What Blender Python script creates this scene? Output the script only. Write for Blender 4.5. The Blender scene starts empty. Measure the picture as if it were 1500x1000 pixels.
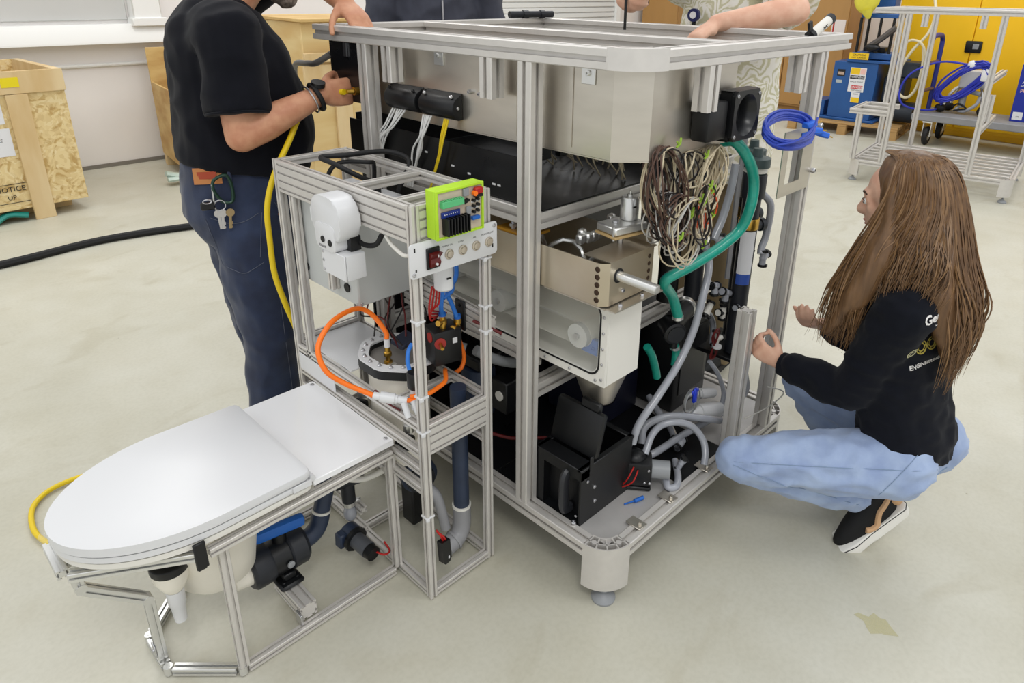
import bpy, bmesh, math, random
from mathutils import Vector as V, Matrix, Quaternion, noise
from mathutils.bvhtree import BVHTree
random.seed(7)
S = bpy.context.scene
COL = S.collection
PI = math.pi

# ------------------------------------------------------------------ camera, light, exposure
cam = bpy.data.cameras.new('camera'); co = bpy.data.objects.new('camera', cam); COL.objects.link(co)
f_px, pitch, roll, yaw = 1022.685, math.radians(21.348), math.radians(0.768), math.radians(43.985)
fw = V((math.cos(pitch)*math.cos(yaw), math.cos(pitch)*math.sin(yaw), -math.sin(pitch)))
r0 = V((math.sin(yaw), -math.cos(yaw), 0)); u0 = r0.cross(fw)
r1 = math.cos(roll)*r0 + math.sin(roll)*u0; u1 = -math.sin(roll)*r0 + math.cos(roll)*u0
m = Matrix((r1, u1, -fw)).transposed().to_4x4(); m.translation = V((-1.21695, -0.87819, 1.6))
co.matrix_world = m
cam.sensor_width = 36; cam.lens = 36*f_px/1500
cam.shift_x = -(780.7-750)/1500; cam.shift_y = (382.67-500)/1500
cam.clip_start = 0.02; cam.clip_end = 100
S.camera = co

w = bpy.data.worlds.new('hall_light'); S.world = w; w.use_nodes = True
w.node_tree.nodes['Background'].inputs[0].default_value = (0.96, 0.98, 1.0, 1)
w.node_tree.nodes['Background'].inputs[1].default_value = 0.80
def area(name, loc, sx, sy, power, col=(1, 0.985, 0.95), aim=None):
    l = bpy.data.lights.new(name, 'AREA'); l.shape = 'RECTANGLE'; l.size = sx; l.size_y = sy
    l.energy = power; l.color = col
    o = bpy.data.objects.new(name, l); COL.objects.link(o); o.location = loc
    if aim: o.rotation_euler = (V(aim)-V(loc)).to_track_quat('-Z', 'Y').to_euler()
    return o
for i, (x, y, p) in enumerate(((-2.0, -2.2, 58), (-2.2, 2.2, 10), (1.4, -2.6, 30), (1.6, 2.6, 18), (5.0, 0.2, 22), (5.0, 4.2, 34), (7.2, 0.6, 34), (0.6, 4.4, 44), (-2.6, 4.6, 16))):
    area('ceiling_and_fill_lamp', (x, y, 4.6), 1.3, 1.3, p)  # unseen overhead lamps; an extra one near the back wall is added to brighten it
S.view_settings.view_transform = 'Standard'; S.view_settings.look = 'None'
S.view_settings.exposure = 0.22; S.view_settings.gamma = 1.0; S.view_settings.use_curve_mapping = False

# ------------------------------------------------------------------ materials
def lin(c): return tuple((x/12.92 if x <= 0.04045 else ((x+0.055)/1.055)**2.4) for x in c)
MATS = {}
def mat(name, rgb, rough=0.5, metal=0.0, var=0.0, scale=20.0, bump=0.0, bscale=None, stretch=None, rgb2=None, trans=0.0, alpha=1.0, emit=0.0, spec=None, coat=0.0, detail=4.0, thr=None, ior=1.45, sheen=0.0, rvar=0.0):
    """rgb is sRGB 0..1; var/rgb2 mixes a second colour through object-space noise"""
    if name in MATS: return MATS[name]
    M = bpy.data.materials.new(name); M.use_nodes = True; nt = M.node_tree; N = nt.nodes; L = nt.links
    b = N['Principled BSDF']; c = lin(rgb)
    b.inputs['Base Color'].default_value = (*c, 1); b.inputs['Roughness'].default_value = rough; b.inputs['Metallic'].default_value = metal
    b.inputs['IOR'].default_value = ior
    if spec is not None: b.inputs['Specular IOR Level'].default_value = spec
    if trans: b.inputs['Transmission Weight'].default_value = trans
    if alpha < 1: b.inputs['Alpha'].default_value = alpha
    if coat: b.inputs['Coat Weight'].default_value = coat
    if sheen: b.inputs['Sheen Weight'].default_value = sheen
    if emit: b.inputs['Emission Color'].default_value = (*c, 1); b.inputs['Emission Strength'].default_value = emit
    if var or rgb2 or bump or rvar:
        tc = N.new('ShaderNodeTexCoord'); mp = N.new('ShaderNodeMapping'); L.new(tc.outputs['Object'], mp.inputs[0])
        if stretch: mp.inputs['Scale'].default_value = stretch
        n = N.new('ShaderNodeTexNoise'); n.inputs['Scale'].default_value = scale; n.inputs['Detail'].default_value = detail
        L.new(mp.outputs[0], n.inputs['Vector'])
        if var or rgb2:
            c2 = lin(rgb2) if rgb2 else tuple(max(0, x*(1-var)) for x in c)
            r = N.new('ShaderNodeValToRGB'); a, z = thr or (0.35, 0.65)
            r.color_ramp.elements[0].position = a; r.color_ramp.elements[1].position = z
            r.color_ramp.elements[0].color = (*c, 1); r.color_ramp.elements[1].color = (*c2, 1)
            L.new(n.outputs['Fac'], r.inputs[0]); L.new(r.outputs[0], b.inputs['Base Color'])
        if rvar:
            mr = N.new('ShaderNodeMapRange'); mr.inputs['To Min'].default_value = max(0.02, rough-rvar); mr.inputs['To Max'].default_value = rough+rvar
            mr.inputs['From Min'].default_value = 0.3; mr.inputs['From Max'].default_value = 0.7
            L.new(n.outputs['Fac'], mr.inputs[0]); L.new(mr.outputs[0], b.inputs['Roughness'])
        if bump:
            n2 = n
            if bscale:
                n2 = N.new('ShaderNodeTexNoise'); n2.inputs['Scale'].default_value = bscale; n2.inputs['Detail'].default_value = 3; L.new(mp.outputs[0], n2.inputs['Vector'])
            bm_ = N.new('ShaderNodeBump'); bm_.inputs['Strength'].default_value = bump; bm_.inputs['Distance'].default_value = 0.004
            L.new(n2.outputs['Fac'], bm_.inputs['Height']); L.new(bm_.outputs[0], b.inputs['Normal'])
    MATS[name] = M
    return M

ALU = mat('anodised_aluminium', (0.83, 0.815, 0.795), 0.40, 0.40, 0.05, 30)
ALUB = mat('bright_aluminium', (0.86, 0.86, 0.85), 0.30, 0.8)
STEEL = mat('brushed_stainless', (0.82, 0.795, 0.75), 0.34, 0.92, 0.10, 5.0, stretch=(1, 1, 4), rvar=0.06)
ZINC = mat('zinc_screw', (0.78, 0.78, 0.79), 0.3, 1.0)
BLACKP = mat('black_plastic', (0.055, 0.06, 0.07), 0.42, 0, 0.2, 60)
BLACKM = mat('black_sheet', (0.07, 0.072, 0.08), 0.32, 0.0, 0.25, 8, rvar=0.06)
RUBBER = mat('black_rubber', (0.05, 0.05, 0.055), 0.6)
WHITEP = mat('white_plastic', (0.84, 0.842, 0.848), 0.32)
WHITE2 = mat('matte_white', (0.87, 0.86, 0.83), 0.5)
CREAM = mat('cream_plastic', (0.93, 0.91, 0.86), 0.45, 0, 0.05, 12)
GREYP = mat('grey_plastic', (0.55, 0.56, 0.57), 0.4)
PVCD = mat('dark_blue_pvc', (0.17, 0.215, 0.30), 0.42, 0, 0.2, 14)
PVCG = mat('grey_pvc', (0.56, 0.56, 0.57), 0.42, 0, 0.1, 14)
PVCB = mat('charcoal_pvc', (0.13, 0.14, 0.165), 0.45, 0, 0.15, 14)
BLUEP = mat('blue_plastic', (0.10, 0.38, 0.72), 0.4)
BLUET = mat('blue_tubing', (0.16, 0.45, 0.80), 0.35)
ORANGE = mat('orange_hose', (0.98, 0.47, 0.10), 0.4)
YELLOW = mat('yellow_hose', (0.88, 0.76, 0.10), 0.42)
TEAL = mat('teal_hose', (0.13, 0.62, 0.54), 0.3, 0, 0.15, 80, coat=0.3)
CLEAR = mat('milky_clear_hose', (0.63, 0.64, 0.67), 0.22, 0, 0.12, 25, coat=0.4)
BRASS = mat('brass', (0.78, 0.62, 0.28), 0.3, 1.0)
RED = mat('red_insulation', (0.68, 0.10, 0.08), 0.45)
DRED = mat('dark_red_wire', (0.36, 0.07, 0.07), 0.5)
NAVYP = mat('navy_plastic', (0.085, 0.095, 0.17), 0.4, 0, 0.2, 10)
GLASS = mat('clear_acrylic', (0.90, 0.90, 0.86), 0.06, 0, alpha=0.13, spec=0.6)
LIME = mat('lime_print', (0.70, 0.86, 0.17), 0.45)
PCB = mat('beige_circuit_board', (0.78, 0.72, 0.64), 0.5, 0, 0.08, 60)
TAPE = mat('blue_tape', (0.17, 0.42, 0.86), 0.6)

# ------------------------------------------------------------------ mesh builder
def catmull(pts, k=6, closed=False):
    P = [V(p) for p in pts]; n = len(P); out = []
    if n < 3 and not closed: return P
    rng = range(n if closed else n-1)
    for i in rng:
        a = P[(i-1) % n] if (closed or i > 0) else P[0]*2-P[1]
        b = P[i]; c = P[(i+1) % n]
        d = P[(i+2) % n] if (closed or i+2 < n) else P[-1]*2-P[-2]
        for j in range(k):
            t = j/k
            out.append(0.5*((2*b)+(c-a)*t+(2*a-5*b+4*c-d)*t*t+(3*b-a-3*c+d)*t**3))
    if not closed: out.append(P[-1])
    return out
def basis(d, up=None):
    d = V(d).normalized()
    up = V(up) if up is not None else (V((0, 0, 1)) if abs(d.z) < 0.95 else V((1, 0, 0)))
    x = up.cross(d)
    if x.length < 1e-6: x = V((0, 1, 0)).cross(d)
    x.normalize(); return x, d.cross(x).normalized(), d
def fr(o, x, y):
    x = V(x).normalized(); y = V(y); z = x.cross(y).normalized(); y = z.cross(x)
    m = Matrix((x, y, z)).transposed().to_4x4(); m.translation = V(o); return m
def zrot(o, deg): return Matrix.Translation(V(o)) @ Matrix.Rotation(math.radians(deg), 4, 'Z')
class MB:
    def __init__(s): s.bm = bmesh.new()
    def _add(s, vs, fs, smooth=False, M=None):
        vv = [s.bm.verts.new(M @ V(v) if M else V(v)) for v in vs]
        for f in fs:
            try: fc = s.bm.faces.new([vv[i] for i in f]); fc.smooth = smooth
            except ValueError: pass
        return vv
    def box(s, lo, hi, bev=0, M=None, seg=1):
        lo = V(lo); hi = V(hi); c = (lo+hi)/2; d = hi-lo
        t = bmesh.new(); bmesh.ops.create_cube(t, size=1, matrix=Matrix.Translation(c) @ Matrix.Diagonal((abs(d.x), abs(d.y), abs(d.z), 1)))
        if bev: bmesh.ops.bevel(t, geom=t.edges[:], offset=bev, segments=seg, affect='EDGES', profile=0.5)
        return s.merge(t, M)
    def merge(s, t, M=None, smooth=None):
        t.verts.ensure_lookup_table(); t.verts.index_update()
        vs = [v.co.copy() for v in t.verts]; fs = [[v.index for v in f.verts] for f in t.faces]; sm = [f.smooth for f in t.faces]
        vv = [s.bm.verts.new(M @ v if M else v) for v in vs]
        for f, q in zip(fs, sm):
            try: fc = s.bm.faces.new([vv[i] for i in f]); fc.smooth = q if smooth is None else smooth
            except ValueError: pass
        t.free(); return s
    def tube(s, pts, r, n=8, k=0, closed=False, cap=True, M=None, up=None, flat=1.0):
        P = catmull(pts, k, closed) if k else [V(p) for p in pts]
        m = len(P); rr = r if isinstance(r, (list, tuple)) else [r]*m
        if len(rr) != m: rr = [rr[min(len(rr)-1, int(i*(len(rr)-1)/(m-1)))]*(1-(i*(len(rr)-1)/(m-1)) % 1)+rr[min(len(rr)-1, int(i*(len(rr)-1)/(m-1))+1)]*((i*(len(rr)-1)/(m-1)) % 1) for i in range(m)]
        T = []
        for i in range(m):
            a = P[i-1] if (i > 0 or closed) else P[i]; b = P[(i+1) % m] if (i < m-1 or closed) else P[i]
            d = b-a; T.append(d.normalized() if d.length > 1e-9 else V((0, 0, 1)))
        x, y, _ = basis(T[0], up); vs = []; fs = []
        for i in range(m):
            if i:
                q = T[i-1].rotation_difference(T[i]); x = (q @ x).normalized(); y = T[i].cross(x).normalized()
            for j in range(n):
                a = 2*PI*j/n; vs.append(P[i]+(x*math.cos(a)+y*math.sin(a)*flat)*rr[i])
        for i in range(m if closed else m-1):
            for j in range(n):
                a = i*n+j; b = i*n+(j+1) % n; i2 = (i+1) % m
                fs.append((a, b, i2*n+(j+1) % n, i2*n+j))
        vv = s._add(vs, fs, True, M)
        if cap and not closed:
            for ring in (vv[:n][::-1], vv[-n:]):
                try: s.bm.faces.new(ring)
                except ValueError: pass
        return s
    def cyl(s, p0, p1, r, r2=None, n=16, M=None, cap=True): return s.tube([p0, p1], [r, r if r2 is None else r2], n, M=M, cap=cap)
    def lathe(s, prof, o=(0, 0, 0), ax=(0, 0, 1), n=20, M=None, caps=True):
        """prof: (radius, height) pairs"""
        x, y, d = basis(ax); vs = []; fs = []
        for (r, h) in prof:
            for j in range(n):
                a = 2*PI*j/n; vs.append(V(o)+d*h+(x*math.cos(a)+y*math.sin(a))*max(r, 1e-5))
        for i in range(len(prof)-1):
            for j in range(n): fs.append((i*n+j, i*n+(j+1) % n, (i+1)*n+(j+1) % n, (i+1)*n+j))
        if caps: fs.append(tuple(range(n))[::-1]); fs.append(tuple(range((len(prof)-1)*n, len(prof)*n)))
        vv = s._add(vs, fs, False, M)
        return s
    def prism(s, poly, z0, z1, M=None, bev=0):
        n = len(poly); vs = [(p[0], p[1], z0) for p in poly]+[(p[0], p[1], z1) for p in poly]
        fs = [tuple(range(n))[::-1], tuple(range(n, 2*n))]+[(i, (i+1) % n, n+(i+1) % n, n+i) for i in range(n)]
        if bev:
            t = bmesh.new(); vv = [t.verts.new(v) for v in vs]
            for f in fs: t.faces.new([vv[i] for i in f])
            t.faces.ensure_lookup_table()
            ed = [e for f in t.faces[:2] for e in f.edges]
            bmesh.ops.bevel(t, geom=ed, offset=bev, segments=2, affect='EDGES', profile=0.5)
            return s.merge(t, M)
        s._add(vs, fs, False, M); return s
    def ell(s, c, r, n=12, M=None, rot=None):
        t = bmesh.new(); r = r if isinstance(r, (tuple, list)) else (r, r, r)
        bmesh.ops.create_uvsphere(t, u_segments=n, v_segments=max(6, n*2//3), radius=1, matrix=Matrix.Translation(V(c)) @ (rot.to_4x4() if rot else Matrix.Identity(4)) @ Matrix.Diagonal((*r, 1)))
        return s.merge(t, M, True)
    def rect(s, M, x0, x1, y0, y1, t=0.0006): return s.box((x0, y0, 0), (x1, y1, t), M=M)
    def prof(s, p0, p1, wd=0.045, ht=0.045, unit=0.045, up=None, M=None):
        """T-slot extrusion from p0 to p1; wd along 'up x d', ht along 'up'"""
        x, y, d = basis(V(p1)-V(p0), up); so = unit*0.13; sd = unit*0.2; ch = unit*0.05; si = unit*0.24
        def side(L):
            q = []; k = max(1, round(L/unit)); u = L/k
            for i in range(k):
                c = -L/2+u*(i+0.5); q += [(c-so, 0), (c-so, sd*0.45), (c-si, sd*0.5), (c-si, sd), (c+si, sd), (c+si, sd*0.5), (c+so, sd*0.45), (c+so, 0)]
            return [(-L/2+ch, 0)]+q+[(L/2-ch, 0)]
        pts = []
        for (u, v) in side(wd): pts.append((u, -ht/2+v))
        for (u, v) in side(ht): pts.append((wd/2-v, u))
        for (u, v) in side(wd): pts.append((-u, ht/2-v))
        for (u, v) in side(ht): pts.append((-wd/2+v, -u))
        n = len(pts); a = V(p0); b = V(p1)
        vs = [a+x*p[0]+y*p[1] for p in pts]+[b+x*p[0]+y*p[1] for p in pts]
        fs = [tuple(range(n))[::-1], tuple(range(n, 2*n))]+[(i, (i+1) % n, n+(i+1) % n, n+i) for i in range(n)]
        s._add(vs, fs, False, M); return s
    def screw(s, o, ax, r=0.004, h=0.003):
        s.lathe([(r, 0), (r, h*0.7), (r*0.8, h), (r*0.45, h), (r*0.45, h*0.4), (0.0001, h*0.4)], o, ax, 10); return s
    def islands(s):
        """one builder per connected piece"""
        bm = s.bm; bm.verts.index_update(); seen = set(); out = []
        for v in bm.verts:
            if v in seen: continue
            st = [v]; seen.add(v); isl = []
            while st:
                a = st.pop(); isl.append(a)
                for e in a.link_edges:
                    b = e.other_vert(a)
                    if b not in seen: seen.add(b); st.append(b)
            q = MB(); mp_ = {x: q.bm.verts.new(x.co) for x in isl}
            for f in {f for x in isl for f in x.link_faces}:
                g = q.bm.faces.new([mp_[x] for x in f.verts]); g.smooth = f.smooth
            out.append(q)
        bm.free(); return out
    def mesh(s, name):
        bmesh.ops.recalc_face_normals(s.bm, faces=s.bm.faces[:])
        me = bpy.data.meshes.new(name); s.bm.to_mesh(me); s.bm.free(); me.shade_smooth(); me.set_sharp_from_angle(angle=math.radians(38)); return me

ORG = {}
PLURAL = dict(screws='screw', bolts='bolt', mounting_tabs='mounting_tab', weld_spots='weld_spot', weld_studs='weld_stud', seam_strips='seam_strip', corner_tabs='corner_tab', rollers='roller', roller_hubs='roller_hub', standoffs='standoff', capacitors='capacitor', white_marks='white_mark', markings='marking', rivets='rivet', slots='slot', leads='lead', ports='port', flap='flap', wires='wire', terminal_teeth='terminal_tooth', hoses='hose_line', laces='lace', foot='foot', picture='picture', hose_clamp='hose_clamp')
def OW(name, mb, m_, label, cat, group=None):
    """a bundle: one thing whose single wires are parts"""
    qs = mb.islands(); v = [x.co.copy() for x in qs[0].bm.verts]; t = T(name, label, cat, (v[0].x, v[0].y, min(x.z for x in v)), group)
    for q in qs: P('wire', q, m_, t)
    return t
def T(name, label, cat, loc=(0, 0, 0), group=None):
    o = bpy.data.objects.new(name, None); COL.objects.link(o); o.location = loc; o.empty_display_size = 0.05
    o['label'] = label; o['category'] = cat
    if group: o['group'] = group
    ORG[o.name] = V(loc); return o
def P(name, mb, m_, parent, label=None, kind=None):
    """a part (world coordinates in, stored relative to its thing)"""
    if name in PLURAL and isinstance(mb, MB):
        r_ = None
        for q in mb.islands(): r_ = P(PLURAL[name], q.mesh(PLURAL[name]), m_, parent, label if r_ is None else None, kind)
        return r_
    me = mb.mesh(name) if isinstance(mb, MB) else mb
    o = bpy.data.objects.new(name, me); COL.objects.link(o)
    org = ORG[parent.name]; me.transform(Matrix.Translation(-org)); ORG[o.name] = org
    if m_ is not None: me.materials.append(m_)
    o.parent = parent
    if label: o['label'] = label
    if kind: o['kind'] = kind
    return o
def O(name, mb, m_, label, cat, group=None, kind=None):
    """a thing that is one mesh: origin moved to the base centre"""
    me = mb.mesh(name) if isinstance(mb, MB) else mb
    xs = [v.co for v in me.vertices]
    org = V(((min(v.x for v in xs)+max(v.x for v in xs))/2, (min(v.y for v in xs)+max(v.y for v in xs))/2, min(v.z for v in xs)))
    me.transform(Matrix.Translation(-org)); me.materials.append(m_)
    o = bpy.data.objects.new(name, me); COL.objects.link(o); o.location = org; ORG[o.name] = org
    o['label'] = label; o['category'] = cat
    if group: o['group'] = group
    if kind: o['kind'] = kind
    return o
def ST(name, mb, m_, parent=None):
    me = mb.mesh(name) if isinstance(mb, MB) else mb
    o = bpy.data.objects.new(name, me); COL.objects.link(o); me.materials.append(m_)
    ORG[o.name] = V((0, 0, 0))
    if parent: o.parent = parent
    else: o['kind'] = 'structure'
    return o
def text(body, size, M, m_, name, parent, depth=0.0004, bold=0.0, align='CENTER'):
    cu = bpy.data.curves.new('t', 'FONT'); cu.body = body; cu.size = size; cu.extrude = depth; cu.align_x = align; cu.align_y = 'CENTER'; cu.offset = bold; cu.resolution_u = 2
    ob = bpy.data.objects.new('t', cu); COL.objects.link(ob)
    dg = bpy.context.evaluated_depsgraph_get(); me = bpy.data.meshes.new_from_object(ob.evaluated_get(dg))
    bpy.data.objects.remove(ob); bpy.data.curves.remove(cu)
    me.transform(M); me.name = name; me.materials.clear()
    if parent is None: return me
    return P(name, me, m_, parent)
def copy_tree(o, parent=None):
    c = o.copy(); COL.objects.link(c); ORG[c.name] = ORG[o.name]
    if parent: c.parent = parent
    for ch in list(o.children): copy_tree(ch, c)
    return c
# ------------------------------------------------------------------ setting
def floor_mat():
    M = bpy.data.materials.new('sealed_concrete'); M.use_nodes = True; nt = M.node_tree; N = nt.nodes; L = nt.links; b = N['Principled BSDF']
    tc = N.new('ShaderNodeTexCoord')
    def ns(sc, det, st=None, dist=0.0):
        mp = N.new('ShaderNodeMapping'); L.new(tc.outputs['Object'], mp.inputs[0])
        if st: mp.inputs['Scale'].default_value = st
        n = N.new('ShaderNodeTexNoise'); n.inputs['Scale'].default_value = sc; n.inputs['Detail'].default_value = det; n.inputs['Distortion'].default_value = dist
        L.new(mp.outputs[0], n.inputs['Vector']); return n.outputs['Fac']
    def ramp(f, a, z, ca, cz):
        r = N.new('ShaderNodeValToRGB'); r.color_ramp.elements[0].position = a; r.color_ramp.elements[1].position = z
        r.color_ramp.elements[0].color = ca; r.color_ramp.elements[1].color = cz; L.new(f, r.inputs[0]); return r.outputs[0]
    def mix(a, c, f, mode='MULTIPLY'):
        x = N.new('ShaderNodeMix'); x.data_type = 'RGBA'; x.blend_type = mode
        if isinstance(f, float): x.inputs[0].default_value = f
        else: L.new(f, x.inputs[0])
        for s, i in ((a, 6), (c, 7)):
            if isinstance(s, tuple): x.inputs[i].default_value = s
            else: L.new(s, x.inputs[i])
        return x.outputs[2]
    base = ramp(ns(0.9, 5, dist=0.6), 0.3, 0.72, (*lin((0.735, 0.725, 0.665)), 1), (*lin((0.79, 0.782, 0.73)), 1))
    base = mix(base, ramp(ns(5, 6), 0.35, 0.7, (0.94, 0.93, 0.90, 1), (1, 1, 1, 1)), 1.0)
    base = mix(base, ramp(ns(70, 3), 0.3, 0.6, (0.94, 0.94, 0.93, 1), (1, 1, 1, 1)), 1.0)
    base = mix(base, ramp(ns(2.2, 8, (1, 1.6, 1), 1.5), 0.56, 0.78, (1, 1, 1, 1), (0.86, 0.835, 0.78, 1)), 1.0)
    base = mix(base, ramp(ns(0.6, 3, (1.3, 1, 1), 0.8), 0.50, 0.68, (1, 1, 1, 1), (1.06, 1.06, 1.07, 1)), 1.0)
    sp = N.new('ShaderNodeTexVoronoi'); sp.inputs['Scale'].default_value = 3.5; L.new(tc.outputs['Object'], sp.inputs[0])
    base = mix(base, ramp(sp.outputs['Distance'], 0.008, 0.014, (0.6, 0.57, 0.5, 1), (1, 1, 1, 1)), 1.0)
    L.new(base, b.inputs['Base Color'])
    rr = N.new('ShaderNodeMapRange'); rr.inputs['To Min'].default_value = 0.36; rr.inputs['To Max'].default_value = 0.55; L.new(ns(3, 4), rr.inputs[0]); L.new(rr.outputs[0], b.inputs['Roughness'])
    bp = N.new('ShaderNodeBump'); bp.inputs['Strength'].default_value = 0.08; L.new(ns(120, 2), bp.inputs['Height']); L.new(bp.outputs[0], b.inputs['Normal'])
    return M
ST('floor', MB().box((-6, -6, -0.1), (9.6, 6.9, 0)), floor_mat())
WALL = mat('white_painted_wall', (0.93, 0.915, 0.905), 0.6, 0, 0.04, 1.5, 0.1, 40)
WALLG = mat('grey_white_panel', (0.78, 0.78, 0.77), 0.55, 0, 0.05, 2)
WTRIM = mat('white_trim', (0.93, 0.93, 0.92), 0.5)
ST('wall_back', MB().box((-6, 6.4, 0), (9.6, 6.6, 3.6)), WALL)
ST('wall_right', MB().box((9.3, -6, 0), (9.5, 6.4, 3.6)), WALL)
lp = MB()                                                            # sloped ledge capping the low wall
lp.prism([(0, 0), (-0.16, 0.0), (-0.16, 0.02), (-0.10, 0.16), (0, 0.16)], -6, 1.32, M=fr((0, 6.4, 1.10), (0, 1, 0), (0, 0, 1)))
ST('trim_1', lp, WTRIM)
ST('trim_2', MB().tube([(-6, 6.385, 0.905), (1.5, 6.385, 0.915)], 0.016, 8), WTRIM)
ST('trim_3', MB().box((1.02, 6.26, 1.24), (1.26, 6.4, 3.6), 0.01).box((1.0, 6.24, 1.24), (1.3, 6.4, 1.31), 0.006), WTRIM)
pn = MB()
for k in range(4): pn.box((-6, 6.375, 1.29+0.34*k), (1.0, 6.402, 1.60+0.34*k), 0.006)
ST('trim_4', pn, WALLG)
ST('shadow_gap_back', MB().box((-6, 6.385, 0), (9.3, 6.4, 0.035)), mat('shadow_gap_grey', (0.5, 0.48, 0.45), 0.8))  # grey strip: shade of the gap at the wall foot, put in as colour
# roll-up shutter, every slat a piece
sh = ST('door_1', MB().box((4.05, 6.36, 1.10), (8.06, 6.40, 3.2)).box((4.0, 6.30, 1.04), (8.1, 6.40, 1.12), 0.004).box((8.04, 6.30, 1.04), (8.14, 6.4, 3.2), 0.004), WTRIM)
SLAT = mat('white_shutter_slat', (0.86, 0.86, 0.85), 0.45)
sl = MB().box((4.06, -0.012, 0), (8.04, 0.012, 0.066), 0.008).mesh('slat'); sl.materials.append(SLAT)
for k in range(13):
    o = bpy.data.objects.new('slat', sl); COL.objects.link(o); o.location = (0, 6.35, 1.125+0.075*k); o.parent = sh

# tan wooden cabinets on the right wall
TAN = mat('tan_laminate', (0.70, 0.53, 0.31), 0.5, 0, 0.08, 6, stretch=(1, 1, 0.2))
def cabinet(lab, y0, y1, nd):
    t = T('wooden_cabinet', lab, 'cabinet', (8.98, (y0+y1)/2, 0))
    P('body', MB().box((8.74, y0, 0.06), (9.29, y1, 2.1), 0.004).box((8.8, y0+0.03, 0), (9.2, y1-0.03, 0.06)), TAN, t)
    for k in range(nd):
        a = y0+(y1-y0)*k/nd+0.008; c = y0+(y1-y0)*(k+1)/nd-0.008
        d = P('door', MB().box((8.715, a, 0.09), (8.738, c, 2.08), 0.003), TAN, t)
        hy = c-0.10 if k % 2 == 0 else a+0.10
        P('handle', MB().box((8.70, hy-0.015, 1.37), (8.714, hy+0.015, 1.49), 0.004), BLACKP, d)
cabinet('tan laminate cabinet between the white shutter and the person in the leaf print shirt', 5.62, 6.3, 1)
cabinet('wide tan laminate cabinet with black pulls standing beside the blue press', 2.95, 4.6, 2)
t = T('notice', 'white notice with a red stripe taped to the tan cabinet', 'sign', (8.70, 3.08, 1.05))
P('sheet', MB().box((8.708, 2.98, 1.0), (8.714, 3.16, 1.26)), mat('notice_paper', (0.90, 0.86, 0.84), 0.6), t)
P('red_stripe', MB().box((8.706, 3.125, 1.04), (8.7085, 3.145, 1.25)), RED, t)

# yellow safety cabinets
YEL = mat('safety_yellow', (0.97, 0.76, 0.06), 0.42, 0, 0.04, 3)
t = T('safety_cabinet', 'tall yellow two door safety cabinet behind the cart', 'cabinet', (8.65, 1.1, 0))
P('body', MB().box((8.36, -0.15, 0.07), (8.95, 2.22, 1.95), 0.006).box((8.42, -0.1, 0), (8.9, 2.15, 0.07)), YEL, t)
for a, c in ((1.365, 2.2), (-0.13, 1.355)):
    d = P('door', MB().box((8.335, a, 0.11), (8.358, c, 1.93), 0.004), YEL, t)
    if a > 1: P('hinge', MB().cyl((8.33, 2.2, 0.3), (8.33, 2.2, 0.5), 0.01), YEL, d)
la = P('latch', MB().box((8.315, 1.25, 0.97), (8.336, 1.42, 1.10), 0.012, seg=2), BLACKP, t, 'black paddle latch')
P('handle', MB().box((8.305, 1.28, 1.01), (8.318, 1.34, 1.07), 0.004), GREYP, la)

# OSB crate at the left
def osb_mat():
    M = bpy.data.materials.new('osb_board'); M.use_nodes = True; nt = M.node_tree; N = nt.nodes; L = nt.links; b = N['Principled BSDF']
    tc = N.new('ShaderNodeTexCoord'); dn = N.new('ShaderNodeTexNoise'); dn.inputs['Scale'].default_value = 5; L.new(tc.outputs['Object'], dn.inputs['Vector'])
    ad = N.new('ShaderNodeMix'); ad.data_type = 'RGBA'; ad.blend_type = 'LINEAR_LIGHT'; ad.inputs[0].default_value = 0.10
    L.new(tc.outputs['Object'], ad.inputs[6]); L.new(dn.outputs['Color'], ad.inputs[7])
    v = N.new('ShaderNodeTexVoronoi'); v.inputs['Scale'].default_value = 42; L.new(ad.outputs[2], v.inputs['Vector'])
    r = N.new('ShaderNodeValToRGB'); e = r.color_ramp.elements
    e[0].position = 0.0; e[0].color = (*lin((0.76, 0.64, 0.43)), 1); e[1].position = 1; e[1].color = (*lin((0.90, 0.83, 0.66)), 1)
    x = e.new(0.25); x.color = (*lin((0.84, 0.74, 0.53)), 1); x = e.new(0.6); x.color = (*lin((0.88, 0.79, 0.58)), 1)
    L.new(v.outputs['Color'], r.inputs[0])
    n = N.new('ShaderNodeTexNoise'); n.inputs['Scale'].default_value = 22; n.inputs['Detail'].default_value = 7; L.new(ad.outputs[2], n.inputs['Vector'])
    q = N.new('ShaderNodeValToRGB'); q.color_ramp.elements[0].position = 0.38; q.color_ramp.elements[1].position = 0.48
    q.color_ramp.elements[0].color = (0.74, 0.64, 0.47, 1); q.color_ramp.elements[1].color = (1, 1, 1, 1); L.new(n.outputs['Fac'], q.inputs[0])
    mx = N.new('ShaderNodeMix'); mx.data_type = 'RGBA'; mx.blend_type = 'MULTIPLY'; mx.inputs[0].default_value = 1
    L.new(r.outputs[0], mx.inputs[6]); L.new(q.outputs[0], mx.inputs[7]); L.new(mx.outputs[2], b.inputs['Base Color'])
    b.inputs['Roughness'].default_value = 0.7; return M
OSB = osb_mat()
PINE = mat('pine_batten', (0.86, 0.77, 0.60), 0.6, 0, 0.12, 6, stretch=(1, 1, 0.25), rgb2=(0.80, 0.68, 0.48))
PLY = mat('plywood', (0.82, 0.70, 0.46), 0.6, 0, 0.0, 3.0, stretch=(1, 1, 3), rgb2=(0.72, 0.56, 0.32), detail=6)
INK = mat('black_ink', (0.12, 0.11, 0.10), 0.6)
PAPER = mat('white_paper', (0.88, 0.88, 0.89), 0.6)
cm = zrot((0.125, 5.1, 0), 45)                                       # local x runs along the visible front, negative to the left
ux = V((-0.593, -0.083, 0)); 
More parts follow.
